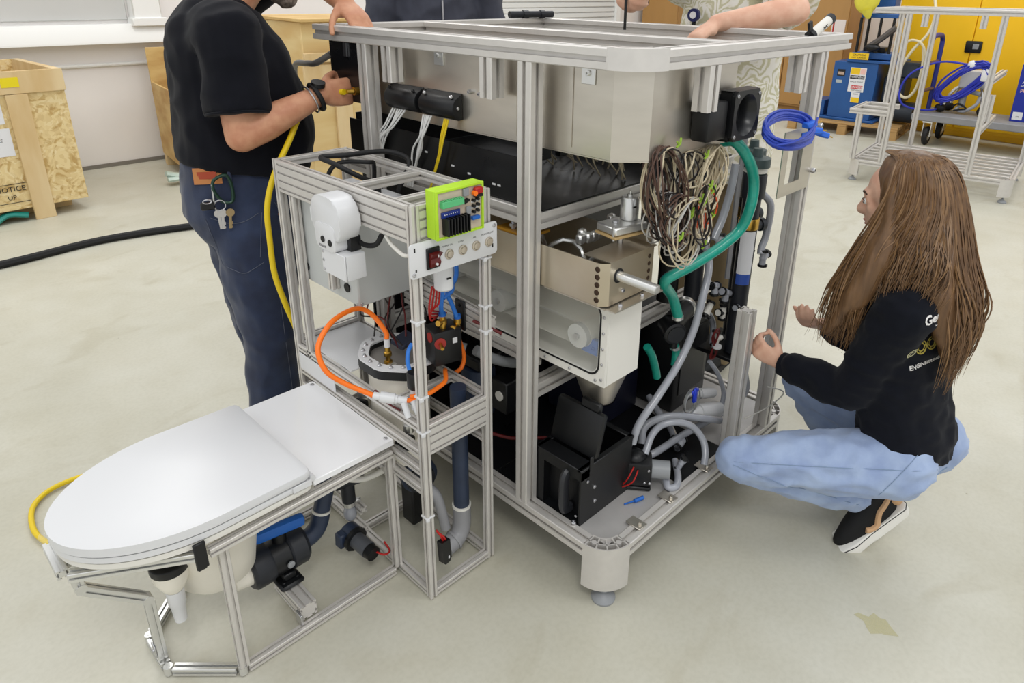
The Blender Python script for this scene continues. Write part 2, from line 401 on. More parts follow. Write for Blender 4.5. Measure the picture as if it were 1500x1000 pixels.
# front plane from C(0.116,5.124) towards (-0.462,5.06); back depth away
cx, cy = V((0.10, 5.07, 0)), None
xd = V((-0.985, -0.06, 0)).normalized(); yd = V((-0.06, 0.985, 0)).normalized()
CM = Matrix((xd, yd, V((0, 0, 1)))).transposed().to_4x4(); CM.translation = cx
t = T('shipping_crate', 'large open OSB crate with pine battens and shipping papers at the left wall', 'crate', tuple(cx))
W_, D_, H_ = 1.5, 0.95, 1.03
def wp(name, lo, hi, mm, lab=None, bev=0.002): return P(name, MB().box(lo, hi, bev, M=CM), mm, t, lab)
fp = wp('front_panel', (0, 0, 0.09), (W_, 0.02, H_), OSB)
wp('back_panel', (0, D_, 0.09), (W_, D_+0.02, H_), OSB); wp('side_panel', (0, 0.02, 0.09), (0.02, D_, H_), OSB); wp('side_panel', (W_-0.02, 0.02, 0.09), (W_, D_, H_), OSB)
wp('bottom_panel', (0.02, 0.02, 0.09), (W_-0.02, D_, 0.11), OSB)
for y in (0.25, D_/2+0.1, D_-0.05): wp('skid', (0.06, y-0.045, 0.0), (W_, y+0.045, 0.089), PINE)
wp('top_batten', (-0.005, -0.024, H_-0.145), (W_, -0.001, H_+0.005), PINE)
wp('top_batten', (-0.005, 0.021, H_-0.10), (0.045, D_, H_+0.005), PINE)
wp('post_batten', (0.235, -0.024, 0.0), (0.365, -0.001, H_-0.148), PINE); wp('post_batten', (1.1, -0.024, 0.0), (1.23, -0.001, H_-0.148), PINE)
wp('yellow_label', (0.27, -0.027, H_-0.10), (0.375, -0.0245, H_-0.035), mat('yellow_sticker', (0.90, 0.82, 0.10), 0.5), 'yellow sticker on the top batten', 0)
pl = wp('paper_label', (0.385, -0.004, 0.47), (0.62, -0.0005, 0.66), PAPER, 'white shipping papers', 0)
wp('paper_label', (0.40, -0.004, 0.69), (0.65, -0.0005, 0.86), PAPER, None, 0)
TF = CM @ fr((0.47, -0.0065, 0.24), (-1, 0, 0), (0, 0, 1))
text('NOTICE', 0.05, TF, INK, 'stencil', fp); text('UP', 0.045, TF @ Matrix.Translation((0.0, -0.06, 0)), INK, 'stencil', fp)
fb = MB()
for q in ((-0.13, 0.13, 0.034, 0.038), (-0.13, 0.13, -0.098, -0.094), (0.126, 0.13, -0.098, 0.038)): fb.rect(TF, *q)
P('stencil_frame', fb, INK, fp)
text('FRAGILE', 0.028, CM @ fr((0.49, -0.0045, 0.58), (-1, 0, 0), (0, 0, 1)), INK, 'print', pl)
GREENF = mat('green_stretch_film', (0.10, 0.55, 0.50), 0.3, 0, 0.3, 6)
mb = MB()
for j in range(3):
    pts = []
    mb.tube([CM @ V((0.40+0.25*j+0.12*i, 0.0+0.03*math.sin(i*1.7+j), 0.04+0.025*math.sin(i*2.3+j))) for i in range(6)], 0.035, 8, 3, flat=0.6)
O('stretch_film', mb, GREENF, 'crumpled teal plastic film under the open OSB crate', 'plastic film')

# plywood crates behind the man
t = T('plywood_crate', 'plywood crate on a skid behind the person in the black tee', 'crate', (1.5, 5.35, 0))
RM = zrot((0.93, 5.40, 0), -8)
def wq(name, lo, hi, mm, bev=0.002): return P(name, MB().box(lo, hi, bev, M=RM), mm, t)
wq('front_panel', (0, 0, 0.1), (1.5, 0.018, 0.76), PLY); wq('side_panel', (0, 0.02, 0.1), (0.018, 0.8, 0.76), PLY)
wq('back_panel', (0.0, 0.80, 0.1), (1.5, 0.82, 1.06), PLY); wq('side_panel', (1.48, 0.02, 0.1), (1.5, 0.8, 0.76), PLY); wq('bottom_panel', (0.02, 0.02, 0.1), (1.48, 0.8, 0.12), PLY)
wq('skid', (0, 0.0, 0), (1.5, 0.09, 0.1), PINE); wq('skid', (0, 0.7, 0), (1.5, 0.79, 0.1), PINE)
WF = mat('clear_stretch_film', (0.75, 0.82, 0.78), 0.25, 0, 0.2, 8)
mb = MB()
for j in range(2): mb.tube([RM @ V((-0.16+0.10*i, -0.06-0.03*j, 0.10-0.03*abs(math.sin(i*1.3+j))-0.02*j)) for i in range(6)], 0.045, 8, 3, flat=0.55)
O('stretch_film', mb, WF, 'pale plastic film trailing under the plywood crate', 'plastic film')
PLYL = mat('pale_plywood', (0.86, 0.77, 0.56), 0.6, 0, 0.0, 2.0, stretch=(0.5, 1, 3), rgb2=(0.80, 0.67, 0.44), detail=5)
t = T('pine_crate', 'tall pale plywood crate behind the hands at the left end of the machine', 'crate', (2.3, 4.6, 0))
RM2 = zrot((1.52, 4.22, 0), -4)
def wr(name, lo, hi, mm): return P(name, MB().box(lo, hi, 0.003, M=RM2), mm, t)
wr('front_panel', (0, 0, 0.1), (1.6, 0.02, 1.34), PLYL); wr('side_panel', (0, 0.02, 0.1), (0.02, 0.9, 1.34), PLYL); wr('side_panel', (1.58, 0.02, 0.1), (1.6, 0.9, 1.34), PLYL)
wr('back_panel', (0, 0.9, 0.1), (1.6, 0.92, 1.34), PLYL); wr('lid', (-0.02, -0.05, 1.342), (1.62, 0.94, 1.365), PLY)
wr('batten', (-0.02, -0.03, 0.86), (1.6, -0.001, 1.03), PINE); wr('batten', (0.22, -0.03, 0.05), (0.36, -0.001, 0.855), PINE); wr('batten', (-0.02, -0.06, 1.05), (1.6, -0.031, 1.12), PINE)
wr('skid', (0, 0, 0), (1.6, 0.09, 0.1), PINE); wr('skid', (0, 0.8, 0), (1.6, 0.89, 0.1), PINE)

# black air hose on the floor
O('air_hose', MB().tube([(-2.2, 4.2, 0.024), (-1.4, 4.09, 0.024), (-0.646, 4.09, 0.024), (-0.08, 4.16, 0.024), (0.45, 4.05, 0.024), (0.75, 3.9, 0.024), (1.2, 3.8, 0.024), (1.9, 3.85, 0.024)], 0.024, 8, 6), RUBBER, 'thick black hose running along the concrete floor', 'hose')
YST = mat('yellow_floor_paint', (0.80, 0.76, 0.45), 0.55, alpha=0.28)
st = MB(); sc = V((0.457, -0.577, 0.0008)); st.bm.faces.new([st.bm.verts.new(sc+V((math.cos(a*0.45)*(0.03+0.012*math.sin(a*2.1)), math.sin(a*0.45)*(0.045+0.015*math.cos(a*1.7)), 0))) for a in range(14)])
ST('trim_5', st, YST)
# ------------------------------------------------------------------ the big steel machine: frame
FX, FY = -0.043, -0.040                                              # outer faces
def corner_piece(z0, z1, cx, cy, ang, ribs=True):
    """quarter-round corner extrusion; open ribbed cells seen from above"""
    M = zrot((cx, cy, 0), ang); mb = MB(); R = 0.093
    def arc(r, a0=180, a1=270, n=10): return [(r*math.cos(math.radians(a0+(a1-a0)*i/n)), r*math.sin(math.radians(a0+(a1-a0)*i/n))) for i in range(n+1)]
    mb.prism(arc(R)+arc(R-0.004)[::-1], z0, z1, M); mb.prism(arc(0.050)+arc(0.046)[::-1], z0, z1, M)
    if ribs:
        for a in (184, 204, 225, 246, 266):
            c = V((math.cos(math.radians(a)), math.sin(math.radians(a)), 0)); p = V((-c.y, c.x, 0))*0.002
            mb.prism([(c*0.048+p)[:2], (c*0.048-p)[:2], (c*(R-0.002)-p)[:2], (c*(R-0.002)+p)[:2]], z0, z1-0.001, M)
        mb.prism(arc(0.072)+arc(0.069)[::-1], z0, z1-0.001, M)
        for a in (196, 254):
            mb.cyl((0.069*math.cos(math.radians(a)), 0.069*math.sin(math.radians(a)), z0), (0.069*math.cos(math.radians(a)), 0.069*math.sin(math.radians(a)), z1), 0.008, n=10, M=M)
        mb.prism(arc(R-0.003)+arc(0.049)[::-1], z0, z1-0.05, M)
    else: mb.prism(arc(R-0.003)+arc(0.049)[::-1], z0, z1-0.0015, M)
    return mb
def foot(x, y, z1):
    mb = MB(); mb.lathe([(0.034, 0), (0.035, 0.006), (0.026, 0.018), (0.012, 0.026), (0.012, 0.034), (0.006, 0.034), (0.006, z1)], (x, y, 0), n=18); return mb
def build_frame(t, simple=False):
    c = 0.0225; xc = FX+c; yc = FY+c; X1, Y1 = 1.01, 1.235; zt = 1.4655; zb = 0.1725
    def rail(name, a, b, up=None): return P(name, MB().prof(a, b, up=up), ALU, t)
    # top
    rail('top_rail', (xc, 0.05, zt), (xc, Y1, zt)); rail('top_rail', (0.05, yc, zt), (X1, yc, zt))
    rail('top_rail', (X1-c, FY+0.045, zt), (X1-c, Y1-0.045, zt)); rail('top_rail', (xc+c, Y1-c, zt), (X1, Y1-c, zt))
    rail('cross_rail', (0.3825, 0.005, zt), (0.3825, Y1-0.045, zt))
    P('corner_bracket', corner_piece(1.444, 1.489, 0.05, 0.053, 0, False), ALU, t, 'smooth quarter round corner block')
    # bottom
    rail('base_rail', (xc, 0.053, zb), (xc, Y1-0.093, zb)); rail('base_rail', (0.05, yc, zb), (X1-0.093, yc, zb))
    rail('base_rail', (X1-c, 0.053, zb), (X1-c, Y1-0.093, zb)); rail('base_rail', (0.05, Y1-c, zb), (X1-0.093, Y1-c, zb))
    for (x, y, a) in ((0.05, 0.053, 0), (X1-0.093, 0.053, 90), (X1-0.093, Y1-0.093, 180), (0.05, Y1-0.093, 270)):
        P('corner_bracket', corner_piece(0.05, 0.195, x, y, a), ALU, t, 'ribbed quarter round corner block')
        r_ = Matrix.Rotation(math.radians(a), 4, 'Z') @ V((-0.045, -0.045, 0))
        P('levelling_foot', foot(x+r_.x, y+r_.y, 0.06), GREYP, t)
    # posts
    for (x, y) in ((xc, 0.2925), (xc, 0.9675), (0.8355, yc), (X1-c, 0.93), (0.93, Y1-c) if simple else (X1-c, 0.62)):
        rail('post', (x, y, 0.195), (x, y, 1.4435), (0, 1, 0))
    for (x, y, z) in ((xc, 0.4265, 1.345), (xc, 0.8445, 1.345), (0.2425, yc, 1.338), (0.7195, yc, 1.34)):
        rail('stub_post', (x, y, z), (x, y, 1.4435), (0, 1, 0))
    if simple:
        for x in (0.13, 0.25, 0.40, 0.55, 0.70, 0.85): rail('base_long_rail', (x, FY+0.046, zb), (x, Y1-0.046, zb))
        rail('shelf_rail', (xc, 0.315, 0.62), (xc+0.0, 0.315+0.2, 0.62)) if False else None
        rail('side_rail', (0.0, 0.2925, 0.95), (0.96, 0.2925, 0.95)); rail('side_rail', (0.0, 0.2925, 0.55), (0.96, 0.2925, 0.55))
        rail('side_post', (0.45, 0.2925, 0.573), (0.45, 0.2925, 0.8), (0, 1, 0))
        # low side box at the far end
        for (a, b) in (((xc, 1.30, 0.62), (xc, 0.99, 0.62)), ((0.0, 1.2775, 0.62), (0.5, 1.2775, 0.62)), ((0.5, 1.0, 0.62), (0.5, 1.255, 0.62)), ((0.24, 1.0, 0.62), (0.24, 1.255, 0.62))): rail('shelf_rail', a, b)
        rail('shelf_post', (xc, 1.2125, 0.195), (xc, 1.2125, 0.5975), (0, 1, 0))
    else:
        rail('short_post', (0.6075, yc, 0.195), (0.6075, yc, 0.705), (0, 1, 0))
        rail('shelf_rail', (0.0, 0.2925, 1.0525), (0.96, 0.2925, 1.0525)); rail('shelf_rail', (0.02, 0.315, 1.0525), (0.02, 1.19, 1.0525))
        rail('shelf_rail', (0.40, 0.3225, 0.5775), (0.96, 0.3225, 0.5775)); rail('shelf_rail', (0.0, 0.3225, 0.5325), (0.36, 0.3225, 0.5325)); rail('shelf_rail', (0.0, 0.9675, 0.5325), (0.40, 0.9675, 0.5325))
        for y in (0.36, 0.66, 0.9): rail('base_cross_rail', (xc+c, y, 0.16), (X1-0.045, y, 0.16))
t = T('machine_frame', 'tall aluminium extrusion frame of the steel machine in the centre', 'frame', (0.48, 0.6, 0)); build_frame(t)
fs = MB()
for y in (0.12, 0.5, 0.9): fs.screw((-0.004, y, 0.196), (0, 0, 1), 0.008, 0.008)
P('screws', fs, ZINC, t)
PLATE = mat('base_plate_metal', (0.74, 0.73, 0.72), 0.38, 0.3, 0.18, 8, rvar=0.08)
for lo, hi, mm in (((0.004, 0.005, 0.185), (0.36, 0.125, 0.188), PLATE), ((0.004, 0.128, 0.185), (0.36, 0.45, 0.188), BLACKM), ((0.363, 0.005, 0.185), (0.62, 0.45, 0.188), BLACKM), ((0.623, 0.005, 0.185), (0.96, 0.45, 0.188), PLATE), ((0.004, 0.453, 0.185), (0.96, 1.18, 0.188), BLACKM)):
    P('base_plate', MB().box(lo, hi, M=None), mm, t)
tb = MB()
for x in (0.105, 0.26, 0.46):                                        # joining tabs screwed over the front base rail
    tb.box((x, -0.030, 0.1955), (x+0.035, 0.02, 0.199), 0.001); tb.screw((x+0.018, -0.016, 0.199), (0, 0, 1), 0.006, 0.007)
P('corner_tabs', tb, STEEL, t)
pl = MB()                                                            # steel bracket plate near the far post
pl.prism([(0.64, 1.05), (0.84, 1.05), (0.84, 1.24), (0.64, 1.24), (0.64, 1.05), (0.675, 1.085), (0.675, 1.205), (0.77, 1.205), (0.77, 1.085), (0.675, 1.085)], 0.0, 0.003, M=fr((0, -0.041, 0), (1, 0, 0), (0, 0, 1)))
P('bracket_plate', pl, STEEL, t); P('bracket_screw', MB().screw((0.85, -0.045, 1.10), (0, -1, 0), 0.008, 0.012).screw((0.85, -0.045, 1.235), (0, -1, 0), 0.008, 0.012), ZINC, t)

# black plate beside the rear post, air fitting in it
t = T('connector_panel', 'black metal panel with an air fitting beside the rear left machine post', 'panel', (-0.02, 1.1, 1.25))
P('plate', MB().box((-0.03, 1.005, 1.265), (-0.022, 1.165, 1.443), 0.002), BLACKM, t)
P('fitting', MB().cyl((-0.045, 1.02, 1.302), (-0.03, 1.02, 1.302), 0.012).cyl((-0.065, 1.025, 1.302), (-0.045, 1.02, 1.302), 0.008), BRASS, t, 'brass air fitting')
P('bracket', MB().box((-0.036, 1.06, 1.40), (-0.031, 1.075, 1.44)), ZINC, t)

# ------------------------------------------------------------------ stainless tank
t = T('steel_tank', 'octagonal brushed stainless tank hung under the top rails', 'tank', (0.27, 0.6, 1.235))
x0, x1, y0, y1, z0, z1, ch = 0.028, 0.515, 0.022, 1.13, 1.237, 1.442, 0.062
pts = [(x0, y0+ch), (x0+ch, y0), (x1-ch, y0), (x1, y0+ch), (x1, y1-ch), (x1-ch, y1), (x0+ch, y1), (x0, y1-ch)]
inn = [(x0+0.004, y0+ch+0.002), (x0+ch+0.002, y0+0.004), (x1-ch-0.002, y0+0.004), (x1-0.004, y0+ch+0.002), (x1-0.004, y1-ch-0.002), (x1-ch-0.002, y1-0.004), (x0+ch+0.002, y1-0.004), (x0+0.004, y1-ch-0.002)]
b = bmesh.new(); q = MB()
n = 8; vs = [(p[0], p[1], z) for z, pp in ((z0, pts), (z1, pts), (z1, inn), (z0+0.004, inn)) for p in pp]
fsx = [tuple(range(8))[::-1], tuple(range(24, 32))]
for k in range(3): fsx += [(k*8+i, k*8+(i+1) % 8, (k+1)*8+(i+1) % 8, (k+1)*8+i) for i in range(8)]
q._add(vs, fsx); P('shell', q, STEEL, t)
P('bottom_flange', MB().prism([(p[0]*1.0, p[1]) for p in pts], z0-0.004, z0-0.0005), STEEL, t)
mb = MB()                                                            # mounting tabs with screws
for (o, ax) in (((x0-0.004, 0.69, 1.430), 'x'), ((x0-0.004, 0.155, 1.430), 'x')):
    mb.box((o[0], o[1]-0.02, o[2]-0.03), (o[0]+0.0035, o[1]+0.02, o[2]+0.035), 0.001); mb.screw((o[0], o[1], o[2]-0.005), (-1, 0, 0), 0.007, 0.006)
P('mounting_tabs', mb, ALUB, t)
P('weld_studs', MB().screw((x0, 0.52, 1.34), (-1, 0, 0), 0.006, 0.012).screw((x0, 0.56, 1.342), (-1, 0, 0), 0.006, 0.012), ZINC, t)
mb = MB()
mb.box((x0-0.0025, 0.86, 1.25), (x0-0.0005, 0.885, 1.44)).box((x0-0.0025, 0.385, 1.25), (x0-0.0005, 0.41, 1.44)).box((x0-0.0025, 0.20, 1.25), (x0-0.0005, 0.212, 1.44))
P('seam_strips', mb, STEEL, t)

# square black blower outlet on the tank
t = T('blower', 'square black blower outlet bolted to the front of the steel tank', 'blower', (0.42, 0.0, 1.26))
bx0, bx1, bz0, bz1 = 0.345, 0.475, 1.252, 1.375
P('housing', MB().box((0.25, -0.03, 1.262), (0.335, 0.019, 1.355), 0.006, seg=2).box((0.335, 0.001, 1.262), (0.465, 0.02, 1.365), 0.004).box((0.345, -0.0295, 1.254), (0.349, 0.001, 1.373)).box((0.471, -0.0295, 1.254), (0.475, 0.001, 1.373)).box((0.345, -0.0295, 1.371), (0.475, 0.001, 1.375)).box((0.345, -0.0295, 1.252), (0.475, 0.001, 1.256)), BLACKP, t)
def ringplate(mb, M, x0, x1, y0, y1, r, th, n=28, r2=None):
    c = ((x0+x1)/2, (y0+y1)/2); vs = []; fs = []
    for z in (0, th):
        for j in range(n):
            a = 2*PI*j/n; k = 1/max(abs(math.cos(a)), abs(math.sin(a))); vs.append((c[0]+math.cos(a)*k*(x1-x0)/2, c[1]+math.sin(a)*k*(y1-y0)/2, z))
        for j in range(n): a = 2*PI*j/n; vs.append((c[0]+r*math.cos(a), c[1]+r*math.sin(a), z))
    for j in range(n):
        k = (j+1) % n
        fs += [(j, k, n+k, n+j), (2*n+j, 3*n+j, 3*n+k, 2*n+k), (j, 2*n+j, 2*n+k, k), (n+j, n+k, 3*n+k, 3*n+j)]
    mb._add(vs, fs, False, M); return mb
BM = fr((bx0, -0.03, bz0), (1, 0, 0), (0, 0, 1))                     # local z points to -y
W_ = bx1-bx0; H_ = bz1-bz0
P('flange', ringplate(MB(), BM, 0, W_, 0, H_, 0.052, 0.010), BLACKP, t)
fn = MB(); fn.lathe([(0.052, 0.010), (0.047, 0.004), (0.040, -0.006), (0.036, -0.02), (0.0355, -0.03), (0.0001, -0.03)], (bx0+W_/2, -0.03, bz0+H_/2), (0, -1, 0), 28, caps=False)
P('funnel', fn, mat('funnel_black', (0.10, 0.105, 0.115), 0.3), t, 'round funnel mouth')
mb = MB()
for u in (0.012, W_-0.012):
    for v in (0.012, H_-0.012): mb.screw((bx0+u, -0.040, bz0+v), (0, -1, 0), 0.005, 0.003)
P('screws', mb, ZINC, t)

# two black half-round terminal covers with hanging wires on the left
for i, (ya, yb) in enumerate(((0.765, 0.915), (0.595, 0.748))):
    t = T('terminal_cover', ('rear black half round terminal cover on the steel tank, nearest the rear post', 'black half round terminal cover on the steel tank, with the yellow wires below it')[i], 'cover', (0.0, (ya+yb)/2, 1.25), 'black terminal covers')
    prof_ = [(-0.0, 0.0)]+[(-0.036*math.sin(math.radians(a)), 0.031-0.034*math.cos(math.radians(a))) for a in range(20, 171, 15)]+[(0.0, 0.070)]
    P('shell', MB().prism(prof_, ya, yb, M=Matrix(((1, 0, 0, 0.026), (0, 0, 1, 0), (0, 1, 0, 1.262), (0, 0, 0, 1))), bev=0.003), BLACKP, t)
    s_ = MB()
    for yy in (ya+0.018, yb-0.018): s_.screw((0.003, yy, 1.322), (-0.6, 0, 0.8), 0.005, 0.006)
    s_.screw((0.008, ya, 1.295), (0, -1, 0), 0.005, 0.004)
    P('screws', s_, BLACKP if i == 0 else ZINC, t)
WWIRE = mat('white_wire', (0.88, 0.88, 0.87), 0.45)
def wires(name, starts, mid, ends, mm, lab, r=0.0028):
    mb = MB()
    for i, s_ in enumerate(starts):
        e = ends[i % len(ends)]; m_ = V(mid)+V((random.uniform(-.008, .008), random.uniform(-.02, .02), random.uniform(-.01, .01)))
        mb.tube([s_, (V(s_)+m_)/2+V((-0.005, 0, -0.01)), m_, (m_+V(e))/2, e], r, 6, 4)
    return OW(name, mb, mm, lab, 'wires')
wires('white_wires', [(0.005, 0.83+0.012*i, 1.263) for i in range(6)], (-0.005, 0.945, 1.17), [(0.0, 0.985+0.006*i, 1.03) for i in range(4)], WWIRE, 'white wires hanging from the rear terminal cover')
wires('white_wires', [(0.0, 0.70+0.009*i, 1.263) for i in range(5)], (-0.005, 0.765, 1.16), [(-0.005, 0.80+0.008*i, 1.04) for i in range(4)], WWIRE, 'white wires hanging from the front terminal cover beside the yellow pair')
wires('yellow_wires', [(0.0, 0.625+0.008*i, 1.263) for i in range(3)], (-0.008, 0.665, 1.17), [(-0.012, 0.705, 1.05), (-0.010, 0.712, 1.04)], YELLOW, 'yellow wire pair hanging from the front terminal cover')

# black tray below the tank
t = T('black_tray', 'wide black sheet metal tray below the steel tank', 'tray', (0.4, 0.7, 1.076))
P('floor_sheet', MB().box((0.012, 0.275, 1.076), (0.95, 1.15, 1.080)), BLACKM, t)
P('side_wall', MB().box((0.045, 0.54, 0.93), (0.049, 1.15, 1.0755)).box((0.012, 0.32, 1.0805), (0.015, 1.15, 1.20)), BLACKM, t)
P('back_wall', MB().box((0.02, 1.12, 1.081), (0.95, 1.124, 1.22)), BLACKM, t); P('far_wall', MB().box((0.62, 0.30, 1.081), (0.624, 1.115, 1.19)), BLACKM, t)
mb = MB()
for (y, z) in ((0.55, 1.12), (0.45, 1.11), (0.43, 1.11), (0.62, 1.13), (0.74, 1.15)): mb.box((0.0105, y, z), (0.0118, y+0.012, z+0.005))
P('markings', mb, WHITEP, t)

# conveyor dryer: white box with a clear window
t = T('dryer_box', 'long white enclosure with a clear gasketed window under the steel hopper', 'enclosure', (0.11, 0.4, 0.62))
a0, a1, b0, b1, c0, c1 = 0.043, 0.192, 0.078, 0.86, 0.633, 0.872
P('end_panel', MB().box((a0+0.012, b0, c0), (a1, b0+0.012, c1), 0.001), WHITE2, t)
P('bottom_panel', MB().box((a0+0.012, b0+0.0125, c0), (a1, b1, c0+0.012)), WHITE2, t); P('back_panel', MB().box((a1-0.008, b0+0.0125, c0+0.0125), (a1, b1, c1)), WHITE2, t)
P('rear_panel', MB().box((a0+0.012, b1-0.01, c0+0.0125), (a1-0.0085, b1, c1)), WHITE2, t)
sd = MB(); M_ = fr((a0+0.0115, 0, 0), (0, 1, 0), (0, 0, 1))          # local z = +x ; side frame with rounded opening
def rrect(x0, x1, y0, y1, r, n=6):
    q = []
    for (cx, cy, a) in ((x1-r, y1-r, 0), (x0+r, y1-r, 90), (x0+r, y0+r, 180), (x1-r, y0+r, 270)):
        for i in range(n+1): q.append((cx+r*math.cos(math.radians(a+90*i/n)), cy+r*math.sin(math.radians(a+90*i/n))))
    return q
def holed(outer, inner, z0, z1, M):
    n = len(outer); vs = [(p[0], p[1], z) for z in (z0, z1) for pp in (outer, inner) for p in pp]; fs = []
    for i in range(n):
        k = (i+1) % n; fs += [(i, k, n+k, n+i), (2*n+i, 3*n+i, 3*n+k, 2*n+k), (i, 2*n+i, 2*n+k, k), (n+i, n+k, 3*n+k, 3*n+i)]
    mb = MB(); mb._add(vs, fs, False, M); return mb
P('side_frame', holed(rrect(b0, b1, c0, c1, 0.001), rrect(b0+0.026, b1-0.03, c0+0.03, c1-0.012, 0.03), -0.008, 0, M_), WHITE2, t)
P('gasket', holed(rrect(b0+0.019, b1-0.023, c0+0.023, c1-0.007, 0.034), rrect(b0+0.024, b1-0.028, c0+0.028, c1-0.011, 0.031), -0.0095, -0.0085, M_), RUBBER, t, 'black window gasket')
P('window_pane', MB().prism(rrect(b0+0.024, b1-0.028, c0+0.028, c1-0.012, 0.031), -0.007, -0.004, M_), GLASS, t, 'clear acrylic pane')
mb = MB()
for i in range(5): mb.screw((a0+0.003, b0+0.011, c0+0.02+0.045*i), (-1, 0, 0), 0.004, 0.003)
for i in range(9): mb.screw((a0+0.003, b0+0.03+0.09*i, c0+0.012), (-1, 0, 0), 0.004, 0.003)
P('screws', mb, ZINC, t)
TRANSL = mat('translucent_white', (0.90, 0.89, 0.85), 0.3)
rl = MB()
for y in (0.19, 0.50, 0.79): rl.cyl((a0+0.02, y, c0+0.105), (a1-0.02, y, c0+0.105), 0.034, n=20)
ro = P('rollers', rl, mat('pale_grey_roller', (0.76, 0.76, 0.75), 0.4), t)
P('roller_hubs', MB().cyl((a0+0.012, 0.19, c0+0.105), (a0+0.0195, 0.19, c0+0.105), 0.009, n=12).cyl((a0+0.012, 0.50, c0+0.105), (a0+0.0195, 0.50, c0+0.105), 0.009, n=12), ZINC, t)
bl_ = MB(); R_ = 0.036; yy0, yy1, zc = 0.19, 0.79, c0+0.105
pth = [(yy0+R_*math.cos(math.radians(a)), zc+R_*math.sin(math.radians(a))) for a in range(90, 271, 15)]+[(yy1+R_*math.cos(math.radians(a)), zc+R_*math.sin(math.radians(a))) for a in range(-90, 91, 15)]
n = len(pth); inn = [(p[0]*0.997+0.0015, p[1]*0.99+zc*0.01) for p in pth]
P('belt', holed(pth, inn, 0.015, 0.115, fr((a0+0.02, 0, 0), (0, 1, 0), (0, 0, 1))), TRANSL, t)
P('motor_bracket', MB().box((a0+0.04, 0.135, c0+0.055), (a0+0.055, 0.19, c0+0.10), 0.002).screw((a0+0.04, 0.15, c0+0.075), (-1, 0, 0), 0.006, 0.004).screw((a0+0.04, 0.175, c0+0.085), (-1, 0, 0), 0.006, 0.004), BLUEP, t, 'blue belt bracket')
P('support_rail', MB().prof((0.06, 0.33, 0.611), (0.06, 0.95, 0.611), 0.03, 0.04, 0.03), ALU, t)

# stainless hopper with welded seams
HOP = mat('heat_tinted_steel', (0.80, 0.765, 0.70), 0.34, 0.85, 0.0, 4.0, rgb2=(0.72, 0.67, 0.58), rvar=0.05)
t = T('steel_hopper', 'welded stainless hopper with a shaft stub above the white enclosure', 'hopper', (0.1, 0.2, 0.873))
h0, h1, g0, g1, k0, k1 = 0.004, 0.212, 0.062, 0.52, 0.880, 0.992
P('left_wall', MB().box((h0, g0+0.018, k0), (h0+0.003, g1, k1)), HOP, t); P('right_wall', MB().box((h1-0.003, g0+0.018, k0), (h1, g1, k1+0.02)), HOP, t)
fw_ = MB(); fw_._add([(h0, g0+0.018, k0), (h0+0.02, g0, k0), (h1-0.01, g0, k0), (h1, g0+0.018, k0), (h0, g0+0.018, k1), (h0+0.02, g0, k1), (h1-0.01, g0, k1), (h1, g0+0.018, k1)], [(0, 1, 5, 4), (1, 2, 6, 5), (2, 3, 7, 6), (0, 3, 2, 1)])
P('front_wall', fw_, HOP, t); P('rear_wall', MB().box((h0, g1, k0), (h1, g1+0.003, k1+0.03)), HOP, t)
P('lid_plate', MB().box((h0+0.02, g0-0.002, k1), (h1, g0+0.085, k1+0.0025)), HOP, t)
P('bottom_flange', MB().box((h0+0.01, g0-0.03, k0-0.007), (h1, g0+0.0, k0-0.0035)).box((h0+0.005, g0+0.0, k0-0.007), (h1, g0+0.45, k0-0.0035)), STEEL, t)
wd = MB()
for i in range(5): wd.lathe([(0.0075, -0.0012), (0.0075, 0.0008), (0.005, 0.0014), (0.005, 0.0006), (0.0001, 0.0006)], (h0+0.0, g0+0.023, k0+0.016+0.020*i), (-1, 0, 0), 12)
for i in range(4): wd.lathe([(0.006, 0), (0.006, 0.001), (0.003, 0.0016), (0.0001, 0.0016)], (h1-0.028, g0, k0+0.03+0.02*i), (0, -1, 0), 10)
P('weld_spots', wd, mat('burnt_weld', (0.30, 0.24, 0.20), 0.4, 0.8), t, 'dark weld marks')
P('shaft', MB().cyl((0.058, g0+0.002, 0.952), (0.109, -0.022, 0.932) if False else (0.068, -0.045, 0.945), 0.0125, n=16).cyl((0.068, -0.0455, 0.945), (0.068, -0.0465, 0.945), 0.009), ALUB, t, 'round shaft stub')
P('shaft_slot', MB().lathe([(0.019, 0), (0.019, 0.0008), (0.0001, 0.0008)], (0.058, g0, 0.952), (0, -1, 0), 16), RUBBER, t)
P('bolts', MB().screw((0.05, g0-0.016, k0-0.0035), (0, 0, 1), 0.006, 0.008).screw((0.14, g0-0.016, k0-0.0035), (0, 0, 1), 0.006, 0.008).screw((0.075, g0, k0+0.028), (0, -1, 0), 0.006, 0.006), ZINC, t)
P('inner_auger', MB().tube([(0.10+0.03*math.cos(a*0.8), 0.10+0.018*a, 0.95+0.03*math.sin(a*0.8)) for a in range(22)], 0.006, 6), ALUB, t)
P('amber_strip', MB().box((0.012, 0.33, k1-0.004), (0.10, 0.45, k1+0.004)), mat('amber_polyimide', (0.72, 0.52, 0.16), 0.35), t, 'amber film strip')

